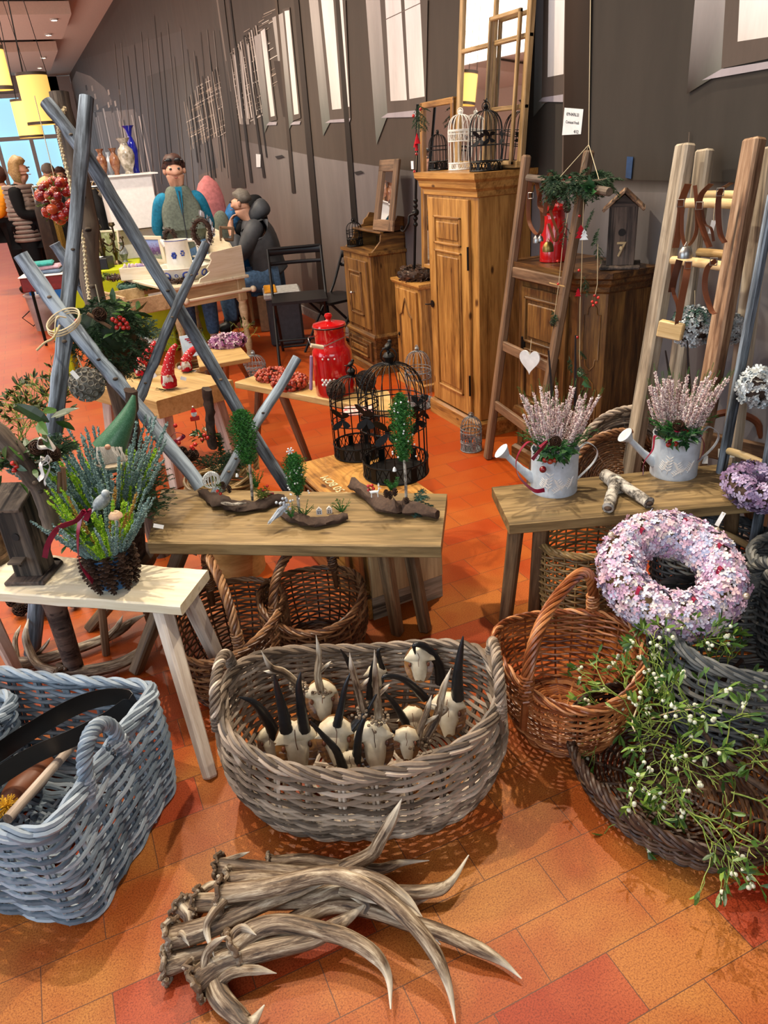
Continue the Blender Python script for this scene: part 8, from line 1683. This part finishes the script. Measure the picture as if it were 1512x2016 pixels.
for (x,y0_,y1_,wpx,mt,lab,Yd) in ((207,349,308,9,'vase1','small brown painted vase, leftmost on the white plinth',8.5),(232,348,307,9,'vase1','matching brown painted vase beside the big one on the white plinth',8.45),(203,350,320,5,'vase1','dark little vase at the left edge of the plinth behind the brown one',8.6),(221,347,312,5,'zinc','pale green-grey glass vase between the two brown ones',8.6),(256,346,291,15,'vase2','big cream and black painted vase on the white plinth',8.45),(270,344,272,10,'cob','tall cobalt blue glass vase, tallest on the white plinth',8.6)):
    c=PY(x,y0_,Yd); k=np.linalg.norm(c-CAM)/FPX; h=(y0_-y1_)*k*1.0; zb_=zt_+.013; t=thing('vase',lab,'vase',(c[0],Yd,zb_)); mb=MB(); pr_=pot if mt!='cob' else [(.001,0),(.6,0),(.5,.06),(.75,.3),(.9,.48),(.7,.65),(.3,.78),(.6,.93),(.95,1.)]
    mb.lathe([(a*wpx*k,b*h) for a,b in pr_],k=24); mb.build('vase_body',M[mt],t); mb=MB(); mb.lathe([(pr_[-1][0]*wpx*k*.99,h*.985),(pr_[-1][0]*wpx*k*1.06,h),(pr_[-1][0]*wpx*k*.9,h)],k=24,wob=(lambda a:.06*np.sin(6*a)) if mt!='cob' else None); mb.build('rim',M[mt],t)
# ================================================================== cooler, pots, boxes by the wall
c=VV([1.90,6.62,0]); t=thing('cool_box','upright dark grey cool box with light grey and orange top by the folding chair','cool box',c,-.25); M['dkgrey']=plain('dark_grey_plastic','#34363a',.5)
mb=MB(); V=[]; 
mb.box((0,0,.21),(.30,.36,.42),None,.02); mb.build('box_body',M['dkgrey'],t); mb=MB(); mb.box((0,0,.44),(.33,.39,.06),None,.015); mb.build('lid',plain('light_grey_plastic','#b4b6b4',.45),t); mb=MB(); mb.box((-.10,0,.475),(.11,.36,.02),None,.008); mb.build('orange_lid_panel',plain('orange_plastic','#e09a1c',.4),t)
c=Z(512,622,0); t=thing('plant_pot','terracotta coloured plastic pot behind the cool box','pot',c); mb=MB(); mb.lathe([(.001,0),(.15,0),(.20,.30),(.215,.30),(.215,.34),(.19,.34),(.001,.3)],k=28); mb.build('pot_body',plain('terracotta','#a8714c',.7),t)
c=c+VV([.05,.05,.36]); t=thing('cardboard_box','brown cardboard box with red print on the terracotta pot','box',c-[0,0,.0]); mb=MB(); mb.box(c+[0,0,.06],(.38,.3,.12),rotz(-.2),.004); mb.build('carton',plain('cardboard','#8f6a48',.8),t,True); mb=MB(); mb.box(c+rotz(-.2)@VV([.05,-.152,.06]),(.12,.003,.05),rotz(-.2)); mb.build('red_print',M['gredp'],t,True)
# ================================================================== clothes racks
M['fur']=vari('cream_fur',['#7a6448','#c0a478','#dcc8a0'],.9,noisy=.9,scale=30); M['cb']=vari('dark_brown_cloth',['#120d0a','#2a1e16','#4a3826'],.8,noisy=.8,scale=20); M['cblk']=plain('black_cloth','#0d0d0f',.8,0,.2); M['cgrey']=plain('taupe_cloth','#6f6459',.85,0,.2,.2); M['gilt']=vari('sequins',['#3a2c12','#8a6a2c','#c8a860'],.35,.6,noisy=.9,scale=90)
def garment(label,x,Y,zt_,L,w_,mat,fur=None):
    t=thing('hanging_garment',label,'garment',(x,Y,zt_-L),0,'garments on the racks at the left'); mb=MB(); n=12;k=20; V=[]
    for i in range(n):
        u=i/(n-1); z=zt_-L*u-.03*(u>0); ww=w_*(.25+.75*min(1,u*6)**.7)*(1+.12*u); d=.05+.05*u
        for j in range(k): a=2*PI*j/k; V.append((x+ww*.32*math.cos(a)*(1+.10*math.sin(5*a+i*.15)*u),Y+(d+ww*.5)*math.sin(a)*(1+.12*math.sin(7*a)*u),z))
    i=np.arange(n-1); j=np.arange(k); mb.add(np.array(V),[np.stack([(i[:,None]*k+j).ravel(),((i[:,None]+1)*k+j).ravel(),((i[:,None]+1)*k+(j+1)%k).ravel(),(i[:,None]*k+(j+1)%k).ravel()],1),np.arange(k)[None],(np.arange(k)+(n-1)*k)[None,::-1]]); mb.build('cloth',M[mat],t,True,smooth=60)
    if fur: mb=MB(); mb.tube([(x-w_*.16,Y-.10,zt_-.05),(x,Y-.15,zt_-.1),(x+w_*.14,Y-.12,zt_-.04)],.05,8); mb.build('collar',M[fur],t,True)
    mb=MB(); mb.tube([(x-.1,Y,zt_-.05),(x,Y,zt_+.0),(x+.1,Y,zt_-.05)],.008,5); mb.tube([(x,Y,zt_),(x,Y,zt_+.05),(x+.02,Y,zt_+.07)],.004,4); mb.build('hanger',M['rung'],t,True)
for (x0,x1,Y,z,lab) in ((.12,1.0,10.0,1.32,'long metal clothes rail with dark coats behind the apple ball'),(.62,1.02,8.9,1.30,'second clothes rail between the poles and the white plinth')):
    t=thing('clothes_rack',lab,'clothes rack',((x0+x1)/2,Y,0)); 
    obj1(lambda mb:mb.rod((x0,Y,z+.06),(x1,Y,z+.06),.014,8),'rail',M['steel'],t)
    for x in (x0,x1): obj1(lambda mb:[mb.rod((x,Y,0),(x,Y,z+.06),.014,8),mb.rod((x,Y-.22,.02),(x,Y+.22,.02),.014,8)],'upright',M['steel'],t)
GL=[('dark brown coat with a pale yellow lapel beside the woman in the quilted vest',.20,10.0,.95,.36,'cb','fur'),('golden sequinned garment next on the long rail',.28,10.0,.9,.34,'gilt',None),('black coat in the middle of the long rail',.38,10.0,.95,.36,'cblk',None),('brown patterned coat behind the apple ball',.48,10.0,.9,.36,'cb',None),('taupe coat towards the right of the long rail',.58,10.0,.85,.36,'cgrey',None),('black garment behind the crossing poles',.68,10.0,.9,.36,'cblk',None),('dark brown garment right of the crossing poles',.80,10.0,.9,.36,'cb',None),('black jacket with grey fur collar on the second rail',.80,8.9,.55,.40,'cblk','cgrey'),('black jacket at the left of the second rail',.68,8.9,.7,.36,'cblk',None),('dark coat at the right of the second rail near the white plinth',.93,8.9,.7,.36,'cb','cgrey')]
for lab,x,Y,L,w_,mt,fu in GL: garment(lab,x,Y,1.34,L,w_,mt,fu)
for k,(x,Y,lab) in enumerate(((.30,11.2,'cream fur stole on a stand behind the rack, left'),(.44,11.3,'cream and tan fur coat top behind the rack, right'))):
    t=thing('fur_stole',lab,'garment',(x,Y,1.0)); mb=MB(); mb.ball((x,Y,1.28),.15,sc_=(.8,.8,1.25),hi=True); V=mb.v[-1]; mb.v[-1]=V+RS.randn(*V.shape)*.008; mb.build('fur',M['fur'],t,True)
    mb=MB(); mb.rod((x,Y,0),(x,Y,1.2),.02,8); mb.lathe([(.001,0),(.12,0),(.1,.02)],(x,Y,0),16); mb.build('stand',M['blackmetal'],t,True)
# ================================================================== people
def skin_mesh(name,J,E,mat,parent,add=0.,sub=2,root=0,loc=(0,0,0),rz=0.):
    names=list(J); me=bpy.data.meshes.new('tmp'); me.from_pydata([J[k][:3] for k in names],[(names.index(a),names.index(b)) for a,b in E],[]); o=bpy.data.objects.new('tmp',me); sc.collection.objects.link(o)
    md=o.modifiers.new('s','SKIN'); md.use_smooth_shade=True
    for v,k in zip(me.skin_vertices[0].data,names): r=J[k][3]; r2=J[k][4] if len(J[k])>4 else r; v.radius=(r+add,r2+add); v.use_root=(names.index(k)==root)
    s=o.modifiers.new('b','SUBSURF'); s.levels=sub; s.render_levels=sub; bpy.context.view_layer.update()
    m2=bpy.data.meshes.new_from_object(o.evaluated_get(bpy.context.evaluated_depsgraph_get())); bpy.data.objects.remove(o); m2.name=name; m2.materials.clear(); m2.materials.append(mat); m2.shade_smooth()
    n=len(m2.vertices); co=np.empty(n*3,np.float32); m2.vertices.foreach_get('co',co)
    a=m2.attributes.new('var','FLOAT_VECTOR','POINT'); a.data.foreach_set('vector',np.tile([.5,0,0],n).astype(np.float32)); a=m2.attributes.new('gc','FLOAT_VECTOR','POINT'); a.data.foreach_set('vector',co)
    q=bpy.data.objects.new(name,m2); sc.collection.objects.link(q); q.parent=parent; return q
def chain(*n): return [(a,b) for a,b in zip(n[:-1],n[1:])]
TORSO=chain('pelvis','spine','chest','neck','jaw','head','crown')+[('jaw','chin'),('head','nose')]
def limb(s,kind): return chain('chest','sh'+s,'el'+s,'wr'+s) if kind=='arm' else chain('pelvis','hip'+s,'kn'+s,'an'+s,'toe'+s)
def hand(J,E,s,d,up_,r=.011,curl=.5):
    w_=VV(J['wr'+s][:3]); d=nrm(VV(d,float)); up_=nrm(VV(up_,float)-d*(VV(up_,float)@d)); sd=np.cross(d,up_); J['pa'+s]=(*(w_+d*.045),.024,.014); E+=[('wr'+s,'pa'+s)]
    for k,(o,L) in enumerate(((-.028,.055),(-.010,.068),(.009,.064),(.026,.052))):
        b=w_+d*.075+sd*o; J['f%d%s'%(k,s)]=(*b,.0085); e=b+d*L*.5-up_*L*.25*curl; J['g%d%s'%(k,s)]=(*e,.0075); e2=e+d*L*.3-up_*L*.5*curl; J['h%d%s'%(k,s)]=(*e2,.006); E+=chain('pa'+s,'f%d%s'%(k,s),'g%d%s'%(k,s),'h%d%s'%(k,s))
    b=w_+d*.03-sd*.035; J['t0'+s]=(*b,.010); J['t1'+s]=(*(b+d*.03-sd*.012),.008); E+=chain('pa'+s,'t0'+s,'t1'+s)
def face(t,hc,f,s=1.,eyes=True):
    """eyes, brows, mouth, ears placed on a head centred at hc looking along f"""
    f=nrm(VV(f,float)); sd=nrm(np.cross(f,[0,0,1.])); M.setdefault('lip',plain('lips','#8a4a42',.5)); mb=MB()
    for q in(-1,1): mb.ball(hc+f*.088*s+sd*q*.033*s+VV([0,0,.012]),.011*s,sc_=(1,1,.7))
    mb.build('eye',M['ink'],t); mb=MB(); mb.ball(hc+f*.092*s+VV([0,0,-.058*s]),.015*s,sc_=(1.,1.,.3)); mb.build('mouth',M['lip'],t)
    for q in(-1,1): mb=MB(); mb.ball(hc+sd*q*.080*s+VV([0,0,-.005]),.022*s,sc_=(.7,.7,1.3)); mb.build('ear',M['skin'],t)
def hairmesh(t,hc,f,mat,s=1.,bob=0.,name='hair'):
    f=nrm(VV(f,float)); V,F=ICO2; n=V.shape[0]; R_=V.copy(); front=(V@f); z=V[:,2]
    k=1+.04*RS.randn(n); r=np.where((front>.35)&(z<.45),.55,1.)*k; P=V*np.array([.098,.098,.112])*s*r[:,None]
    if bob: low=z<-.1; P[low&(front<.5)]*=np.array([1.12,1.12,1.25+bob]); 
    else: P[z<-.25]*=.72
    mb=MB(); mb.add(P+hc+VV([0,0,.018])-f*.012,[F]); return mb.build(name,mat,t,smooth=80)
M['hair_brown']=vari('hair_brown',['#1c100c','#3a2018','#5a3426'],.6,noisy=1.,scale=60); M['hair_blond']=vari('hair_blond',['#5a4226','#9a7a4c','#c8ac7c'],.55,noisy=1.,scale=70); M['hair_grey']=vari('hair_grey',['#4a443c','#7a7268'],.7,noisy=1.,scale=60)
M['fleece']=plain('grey_green_fleece','#5f655a',.95,0,.1,.12,60); M['teal']=plain('teal_knit','#1f6f8c',.85,0,.2,.12,40); M['puff']=plain('charcoal_nylon','#3d3f42',.55,0,.3,.12,14); M['jeans']=plain('blue_jeans','#4a6480',.85,0,.2,.18,40); M['boots']=plain('black_boots','#101010',.5); M['vestq']=plain('quilted_taupe','#85766c',.5,0,.35,.12,10); M['pinkcord']=plain('pink_corduroy','#b06a68',.85,0,.2,.1)
# standing woman behind the desk
o=PY(342,330,6.95); t=thing('person','standing woman in grey-green fleece vest over teal, sunglasses on her short hair','person',(o[0],6.95,0),-.12)
J={'pelvis':(0,0,.86,.15,.12),'spine':(0,0,1.0,.11,.09),'chest':(0,0,1.18,.12,.085),'neck':(0,.0,1.35,.055),'jaw':(0,-.012,1.405,.075),'head':(0,-.008,1.485,.092,.10),'crown':(0,0,1.54,.062),'chin':(0,-.06,1.385,.034),'nose':(0,-.11,1.455,.016)}
for s,q in (('L',-1),('R',1)):
    J.update({'sh'+s:(q*.16,.0,1.26,.05),'el'+s:(q*.235,.07,1.02,.045),'wr'+s:(q*.09,.19,.88,.03),'hip'+s:(q*.09,0,.80,.10),'kn'+s:(q*.10,0,.45,.062),'an'+s:(q*.10,.02,.08,.042),'toe'+s:(q*.11,-.12,.035,.036)})
E=TORSO+sum([limb(s,k) for s in 'LR' for k in('arm','leg')],[]); hand(J,E,'L',(1,.1,-.4),(0,1,0)); hand(J,E,'R',(-1,.1,-.4),(0,1,0))
skin_mesh('body',J,E,M['skin'],t)
hc=VV([0,-.008,1.485]); face(t,hc,(0,-1,0)); hairmesh(t,hc,(0,-1,0),M['hair_brown'])
mb=MB(); mb.tube([(x,-.075-.0*x,1.56) for x in np.linspace(-.07,.07,7)],.006,6)
for q in(-1,1): mb.ball((q*.035,-.08,1.562),.026,sc_=(1,.35,.6)); mb.rod((q*.07,-.07,1.56),(q*.085,.02,1.53),.004,5)
mb.build('sunglasses',M['black'],t)
K={'pelvis':(0,0,.86,.155,.125),'spine':(0,0,1.0,.145,.115),'chest':(0,0,1.19,.155,.11)}; K.update({'up':(0,.0,1.30,.12,.085),'nk':(0,0,1.375,.07),'sL':(-.13,0,1.27,.075),'sR':(.13,0,1.27,.075),'hem':(0,0,.76,.17,.14)}); skin_mesh('fleece_vest',K,chain('hem','pelvis','spine','chest','up','nk')+[('chest','sL'),('chest','sR')],M['fleece'],t,.025)
for s in 'LR': K={k:J[k+s] for k in('sh','el','wr')}; skin_mesh('sleeve',{'z':(K['sh'][0]*.5,0,1.29,.055),'a':(*K['sh'][:3],.066),'b':K['el'],'c':K['wr']},chain('z','a','b','c'),M['teal'],t,.004)
mb=MB(); mb.tube([(0,-.155,1.33),(0,-.175,1.2),(0,-.165,1.0),(0,-.17,.8)],.005,5); mb.build('zip',M['ink'],t); mb=MB(); mb.prism([(-.028,1.36),(.028,1.36),(.004,1.14),(-.004,1.14)],1,-.152,-.146); mb.build('teal_shirt_front',M['teal'],t,smooth=False)
K={'h':(0,0,.80,.15,.12)}; 
for s in 'LR': K.update({k+s:J[k+s] for k in('hip','kn','an')})
skin_mesh('trousers',K,[('h','hipL'),('h','hipR')]+chain('hipL','knL','anL')+chain('hipR','knR','anR'),M['jeans'],t,.018)
# seated man in profile, hand at his mouth
o=PY(503,425,7.25); t=thing('person','seated man in profile in charcoal hooded jacket and jeans, hand at his mouth','person',(o[0]+.08,7.25,0),PI-YAW+.0)
J={'pelvis':(0,0,.50,.15,.13),'spine':(.03,0,.66,.14,.12),'chest':(.08,0,.86,.12,.10),'neck':(.15,0,1.03,.06),'jaw':(.19,0,1.085,.075),'head':(.20,0,1.165,.092,.096),'crown':(.19,0,1.215,.07),'chin':(.245,0,1.085,.03),'nose':(.295,0,1.145,.016)}
for s,q in (('L',-1),('R',1)):
    J.update({'sh'+s:(.08,q*.17,.94,.055),'el'+s:(.24,q*.20,.70,.05),'wr'+s:(.32 if q>0 else .36,q*.06,.97 if q>0 else .72,.032),'hip'+s:(.04,q*.10,.47,.10),'kn'+s:(.44,q*.15,.47,.07),'an'+s:(.42,q*.15,.09,.045),'toe'+s:(.56,q*.17,.04,.042)})
E=TORSO+sum([limb(s,k) for s in 'LR' for k in('arm','leg')],[]); hand(J,E,'R',(-.4,-.2,1),(1,0,0),curl=1.); hand(J,E,'L',(1,0,-.3),(0,0,1))
skin_mesh('body',J,E,M['skin'],t); hc=VV([.20,0,1.165]); face(t,hc,(1,0,0)); hh=hairmesh(t,hc,(1,0,0),M['hair_grey'],.93)
K={'hem':(-.03,0,.46,.19,.17),'pelvis':J['pelvis'],'spine':J['spine'],'chest':(.07,0,.86,.15,.14),'up':(.09,0,.98,.12,.11)}
K.update({'sL':J['shL'],'sR':J['shR']}); skin_mesh('puffer_jacket',K,chain('hem','pelvis','spine','chest','up')+[('chest','sL'),('chest','sR')],M['puff'],t,.055)
for s in 'LR': skin_mesh('sleeve',{'z':(.08,J['sh'+s][1]*.4,.97,.06),'a':J['sh'+s],'b':J['el'+s],'c':tuple(VV(J['el'+s])*.25+VV(J['wr'+s])*.75)},chain('z','a','b','c'),M['puff'],t,.04)
skin_mesh('hood',{'a':(.02,0,1.0,.10,.13),'b':(.05,0,1.10,.09,.12),'c':(.10,0,1.14,.06,.10)},chain('a','b','c'),M['puff'],t,.01); skin_mesh('scarf',{'a':(.20,-.07,.98,.05),'b':(.235,0,.97,.055),'c':(.20,.07,.98,.05),'d':(.24,0,.85,.05)},chain('a','b','c')+[('b','d')],M['cblk'],t,.012)
K={'h':(0,0,.48,.15,.12)}; 
for s in 'LR': K.update({k+s:J[k+s] for k in('hip','kn','an')})
skin_mesh('jeans',K,[('h','hipL'),('h','hipR')]+chain('hipL','knL','anL')+chain('hipR','knR','anR'),M['jeans'],t,.022)
for s in 'LR': skin_mesh('boot',{'a':(J['an'+s][0],J['an'+s][1],.18,.05),'b':J['an'+s],'c':J['toe'+s]},chain('a','b','c'),M['boots'],t,.018)
c=t.location; t=thing('storage_box','low brown box the seated man sits on','box',(c[0],c[1],0)); mb=MB(); mb.box((c[0],c[1],.17),(.30,.36,.34),rotz(-YAW),.01); mb.build('box_body',plain('kraft','#7a5a3c',.8),t,True)
# jackets behind him and the pink ribbed hood
o=PY(465,425,7.5); t=thing('hanging_jacket','bright blue and dark jacket over a chair back behind the seated man','jacket',(o[0],7.5,0)); skin_mesh('jacket',{'a':(0,0,1.18,.06),'b':(-.02,0,1.02,.12),'c':(0,0,.75,.13),'d':(.02,0,.5,.12)},chain('a','b','c','d'),plain('bright_blue_jacket','#155a8c',.6,0,.3,.3,12),t,.0)
skin_mesh('dark_lining',{'a':(.20,.02,1.22,.08),'b':(.20,.02,1.0,.12),'c':(.2,.02,.6,.12)},chain('a','b','c'),M['cblk'],t,.0); obj1(lambda mb:[mb.rod((o[0]+x,7.5,0),(o[0]+x,7.5,.9),.015,6) for x in(-.1,.2)],'chair_leg',M['blackmetal'],t)
o=PY(437,445,7.4); t=thing('hanging_jacket','grey-green coat back left of the bright blue jacket','jacket',(o[0],7.4,0)); skin_mesh('coat',{'a':(0,0,1.12,.05),'b':(-.0,0,1.0,.09),'c':(0,0,.7,.10),'d':(.0,0,.45,.10)},chain('a','b','c','d'),M['fleece'],t,.0)
o=PY(414,395,7.7); t=thing('corduroy_chair','rounded pink ribbed corduroy chair back between the standing woman and the jackets','chair',(o[0],7.7,0)); V=[];k=56;nn_=16; kk=np.linalg.norm(o-CAM)/FPX; mb=MB(); R_=25*kk; zt_=PY(414,345,7.7)[2]
for i in range(nn_):
    u=i/(nn_-1); z=.45+(zt_-.45)*u; rr=R_*(1 if u<.7 else math.sqrt(max(0.02,1-((u-.7)/.3)**2)))
    for j in range(k): a=2*PI*j/k; V.append((rr*(1+.035*(j%2))*math.cos(a),rr*.55*(1+.035*(j%2))*math.sin(a),z))
i=np.arange(nn_-1); j=np.arange(k); mb.add(np.array(V),[np.stack([(i[:,None]*k+j).ravel(),(i[:,None]*k+(j+1)%k).ravel(),((i[:,None]+1)*k+(j+1)%k).ravel(),((i[:,None]+1)*k+j).ravel()],1),(np.arange(k)+(nn_-1)*k)[None]]); mb.build('ribbed_back',M['pinkcord'],t)
mb=MB(); mb.box((0,.0,.40),(.5,.45,.12),None,.04); mb.build('seat',M['pinkcord'],t)
for x in(-.2,.2):
    for y in(-.18,.18): mb=MB(); mb.rod((x,y,0),(x,y,.36),.018,8); mb.build('leg',M['rung'],t)
# woman at the far left in a quilted vest
def lady(label,px,Y,vest,hairm,rz,bob=.25,scale=1.,sleeve='cblk',trous='cblk'):
    o=PY(*px,Y); t=thing('person',label,'person',(o[0],Y,0),rz)
    J={'pelvis':(0,0,.86,.15,.12),'spine':(-.01,0,1.0,.13,.11),'chest':(0,0,1.18,.11,.09),'neck':(.04,.0,1.33,.055),'jaw':(.07,0,1.375,.072),'head':(.07,0,1.455,.095,.09),'crown':(.06,0,1.51,.062),'chin':(.12,0,1.375,.026),'nose':(.155,0,1.43,.014)}
    for s,q in (('L',-1),('R',1)): J.update({'sh'+s:(0,q*.16,1.25,.05),'el'+s:(.03,q*.21,1.0,.048),'wr'+s:(.27,q*.12,.98,.032),'hip'+s:(0,q*.09,.80,.10),'kn'+s:(.01,q*.10,.45,.065),'an'+s:(-.02,q*.10,.08,.045),'toe'+s:(.12,q*.11,.035,.036)})
    E=TORSO+sum([limb(s,k) for s in 'LR' for k in('arm','leg')],[]); hand(J,E,'L',(1,.1,-.1),(0,0,1),curl=.9); hand(J,E,'R',(1,-.1,-.1),(0,0,1),curl=.9); skin_mesh('body',J,E,M['skin'],t)
    hc=VV([.07,0,1.455]); face(t,hc,(1,0,0)); hairmesh(t,hc,(1,0,0),M[hairm],1.05,bob)
    K={'hem':(0,0,.72,.18,.16),'pelvis':J['pelvis'],'spine':J['spine'],'chest':(0,0,1.18,.15,.12),'up':(.02,0,1.29,.09),'sL':(0,-.13,1.25,.08),'sR':(0,.13,1.25,.08)}; skin_mesh('quilted_vest' if vest=='vestq' else 'jacket',K,chain('hem','pelvis','spine','chest','up')+[('chest','sL'),('chest','sR')],M[vest],t,.035)
    mb=MB()
    if vest=='vestq':
        for z in np.arange(.74,1.28,.045): a=np.arange(28)/28*2*PI; rr=.185 if z<1.1 else .17; mb.tube(np.stack([rr*.86*np.cos(a),rr*np.sin(a)*1.0,z+0*a],1),.022,8,True)
        mb.build('quilting',M[vest],t)
    for s in 'LR': skin_mesh('sleeve',{'z':(.01,J['sh'+s][1]*.4,1.28,.05),'a':(*J['sh'+s][:3],.065),'b':J['el'+s],'c':J['wr'+s]},chain('z','a','b','c'),M[sleeve],t,.018)
    K={'h':(0,0,.80,.15,.12)}
    for s in 'LR': K.update({k+s:J[k+s] for k in('hip','kn','an')})
    skin_mesh('trousers',K,[('h','hipL'),('h','hipR')]+chain('hipL','knL','anL')+chain('hipR','knR','anR'),M[trous],t,.03)
    for s in 'LR': skin_mesh('shoe',{'b':J['an'+s],'c':J['toe'+s]},chain('b','c'),M['boots'],t,.014)
    t.scale=(scale,)*3; return t
M['yellowc']=plain('yellow_orange_coat','#d98a10',.7,0,.3,.1); M['tan']=plain('grey_jacket','#6a6660',.8)
lady('blond woman in taupe quilted vest and black trousers browsing the clothes rack',(30,350),10.6,'vestq','hair_blond',-YAW+.1,.25,1.08)
lady('person in a yellow-orange hooded coat cut off by the left edge behind the blond woman',(2,345),12.0,'yellowc','hair_brown',PI-YAW,.1,1.05,'yellowc')
lady('grey-haired person in a grey jacket far behind the clothes rail',(95,348),14.0,'tan','hair_grey',PI/2-YAW,0.,1.02,'tan')
lady('dark-haired person in black far behind the clothes rail near the poles',(125,360),14.5,'cblk','hair_brown',-PI/2-YAW,.05,.98)
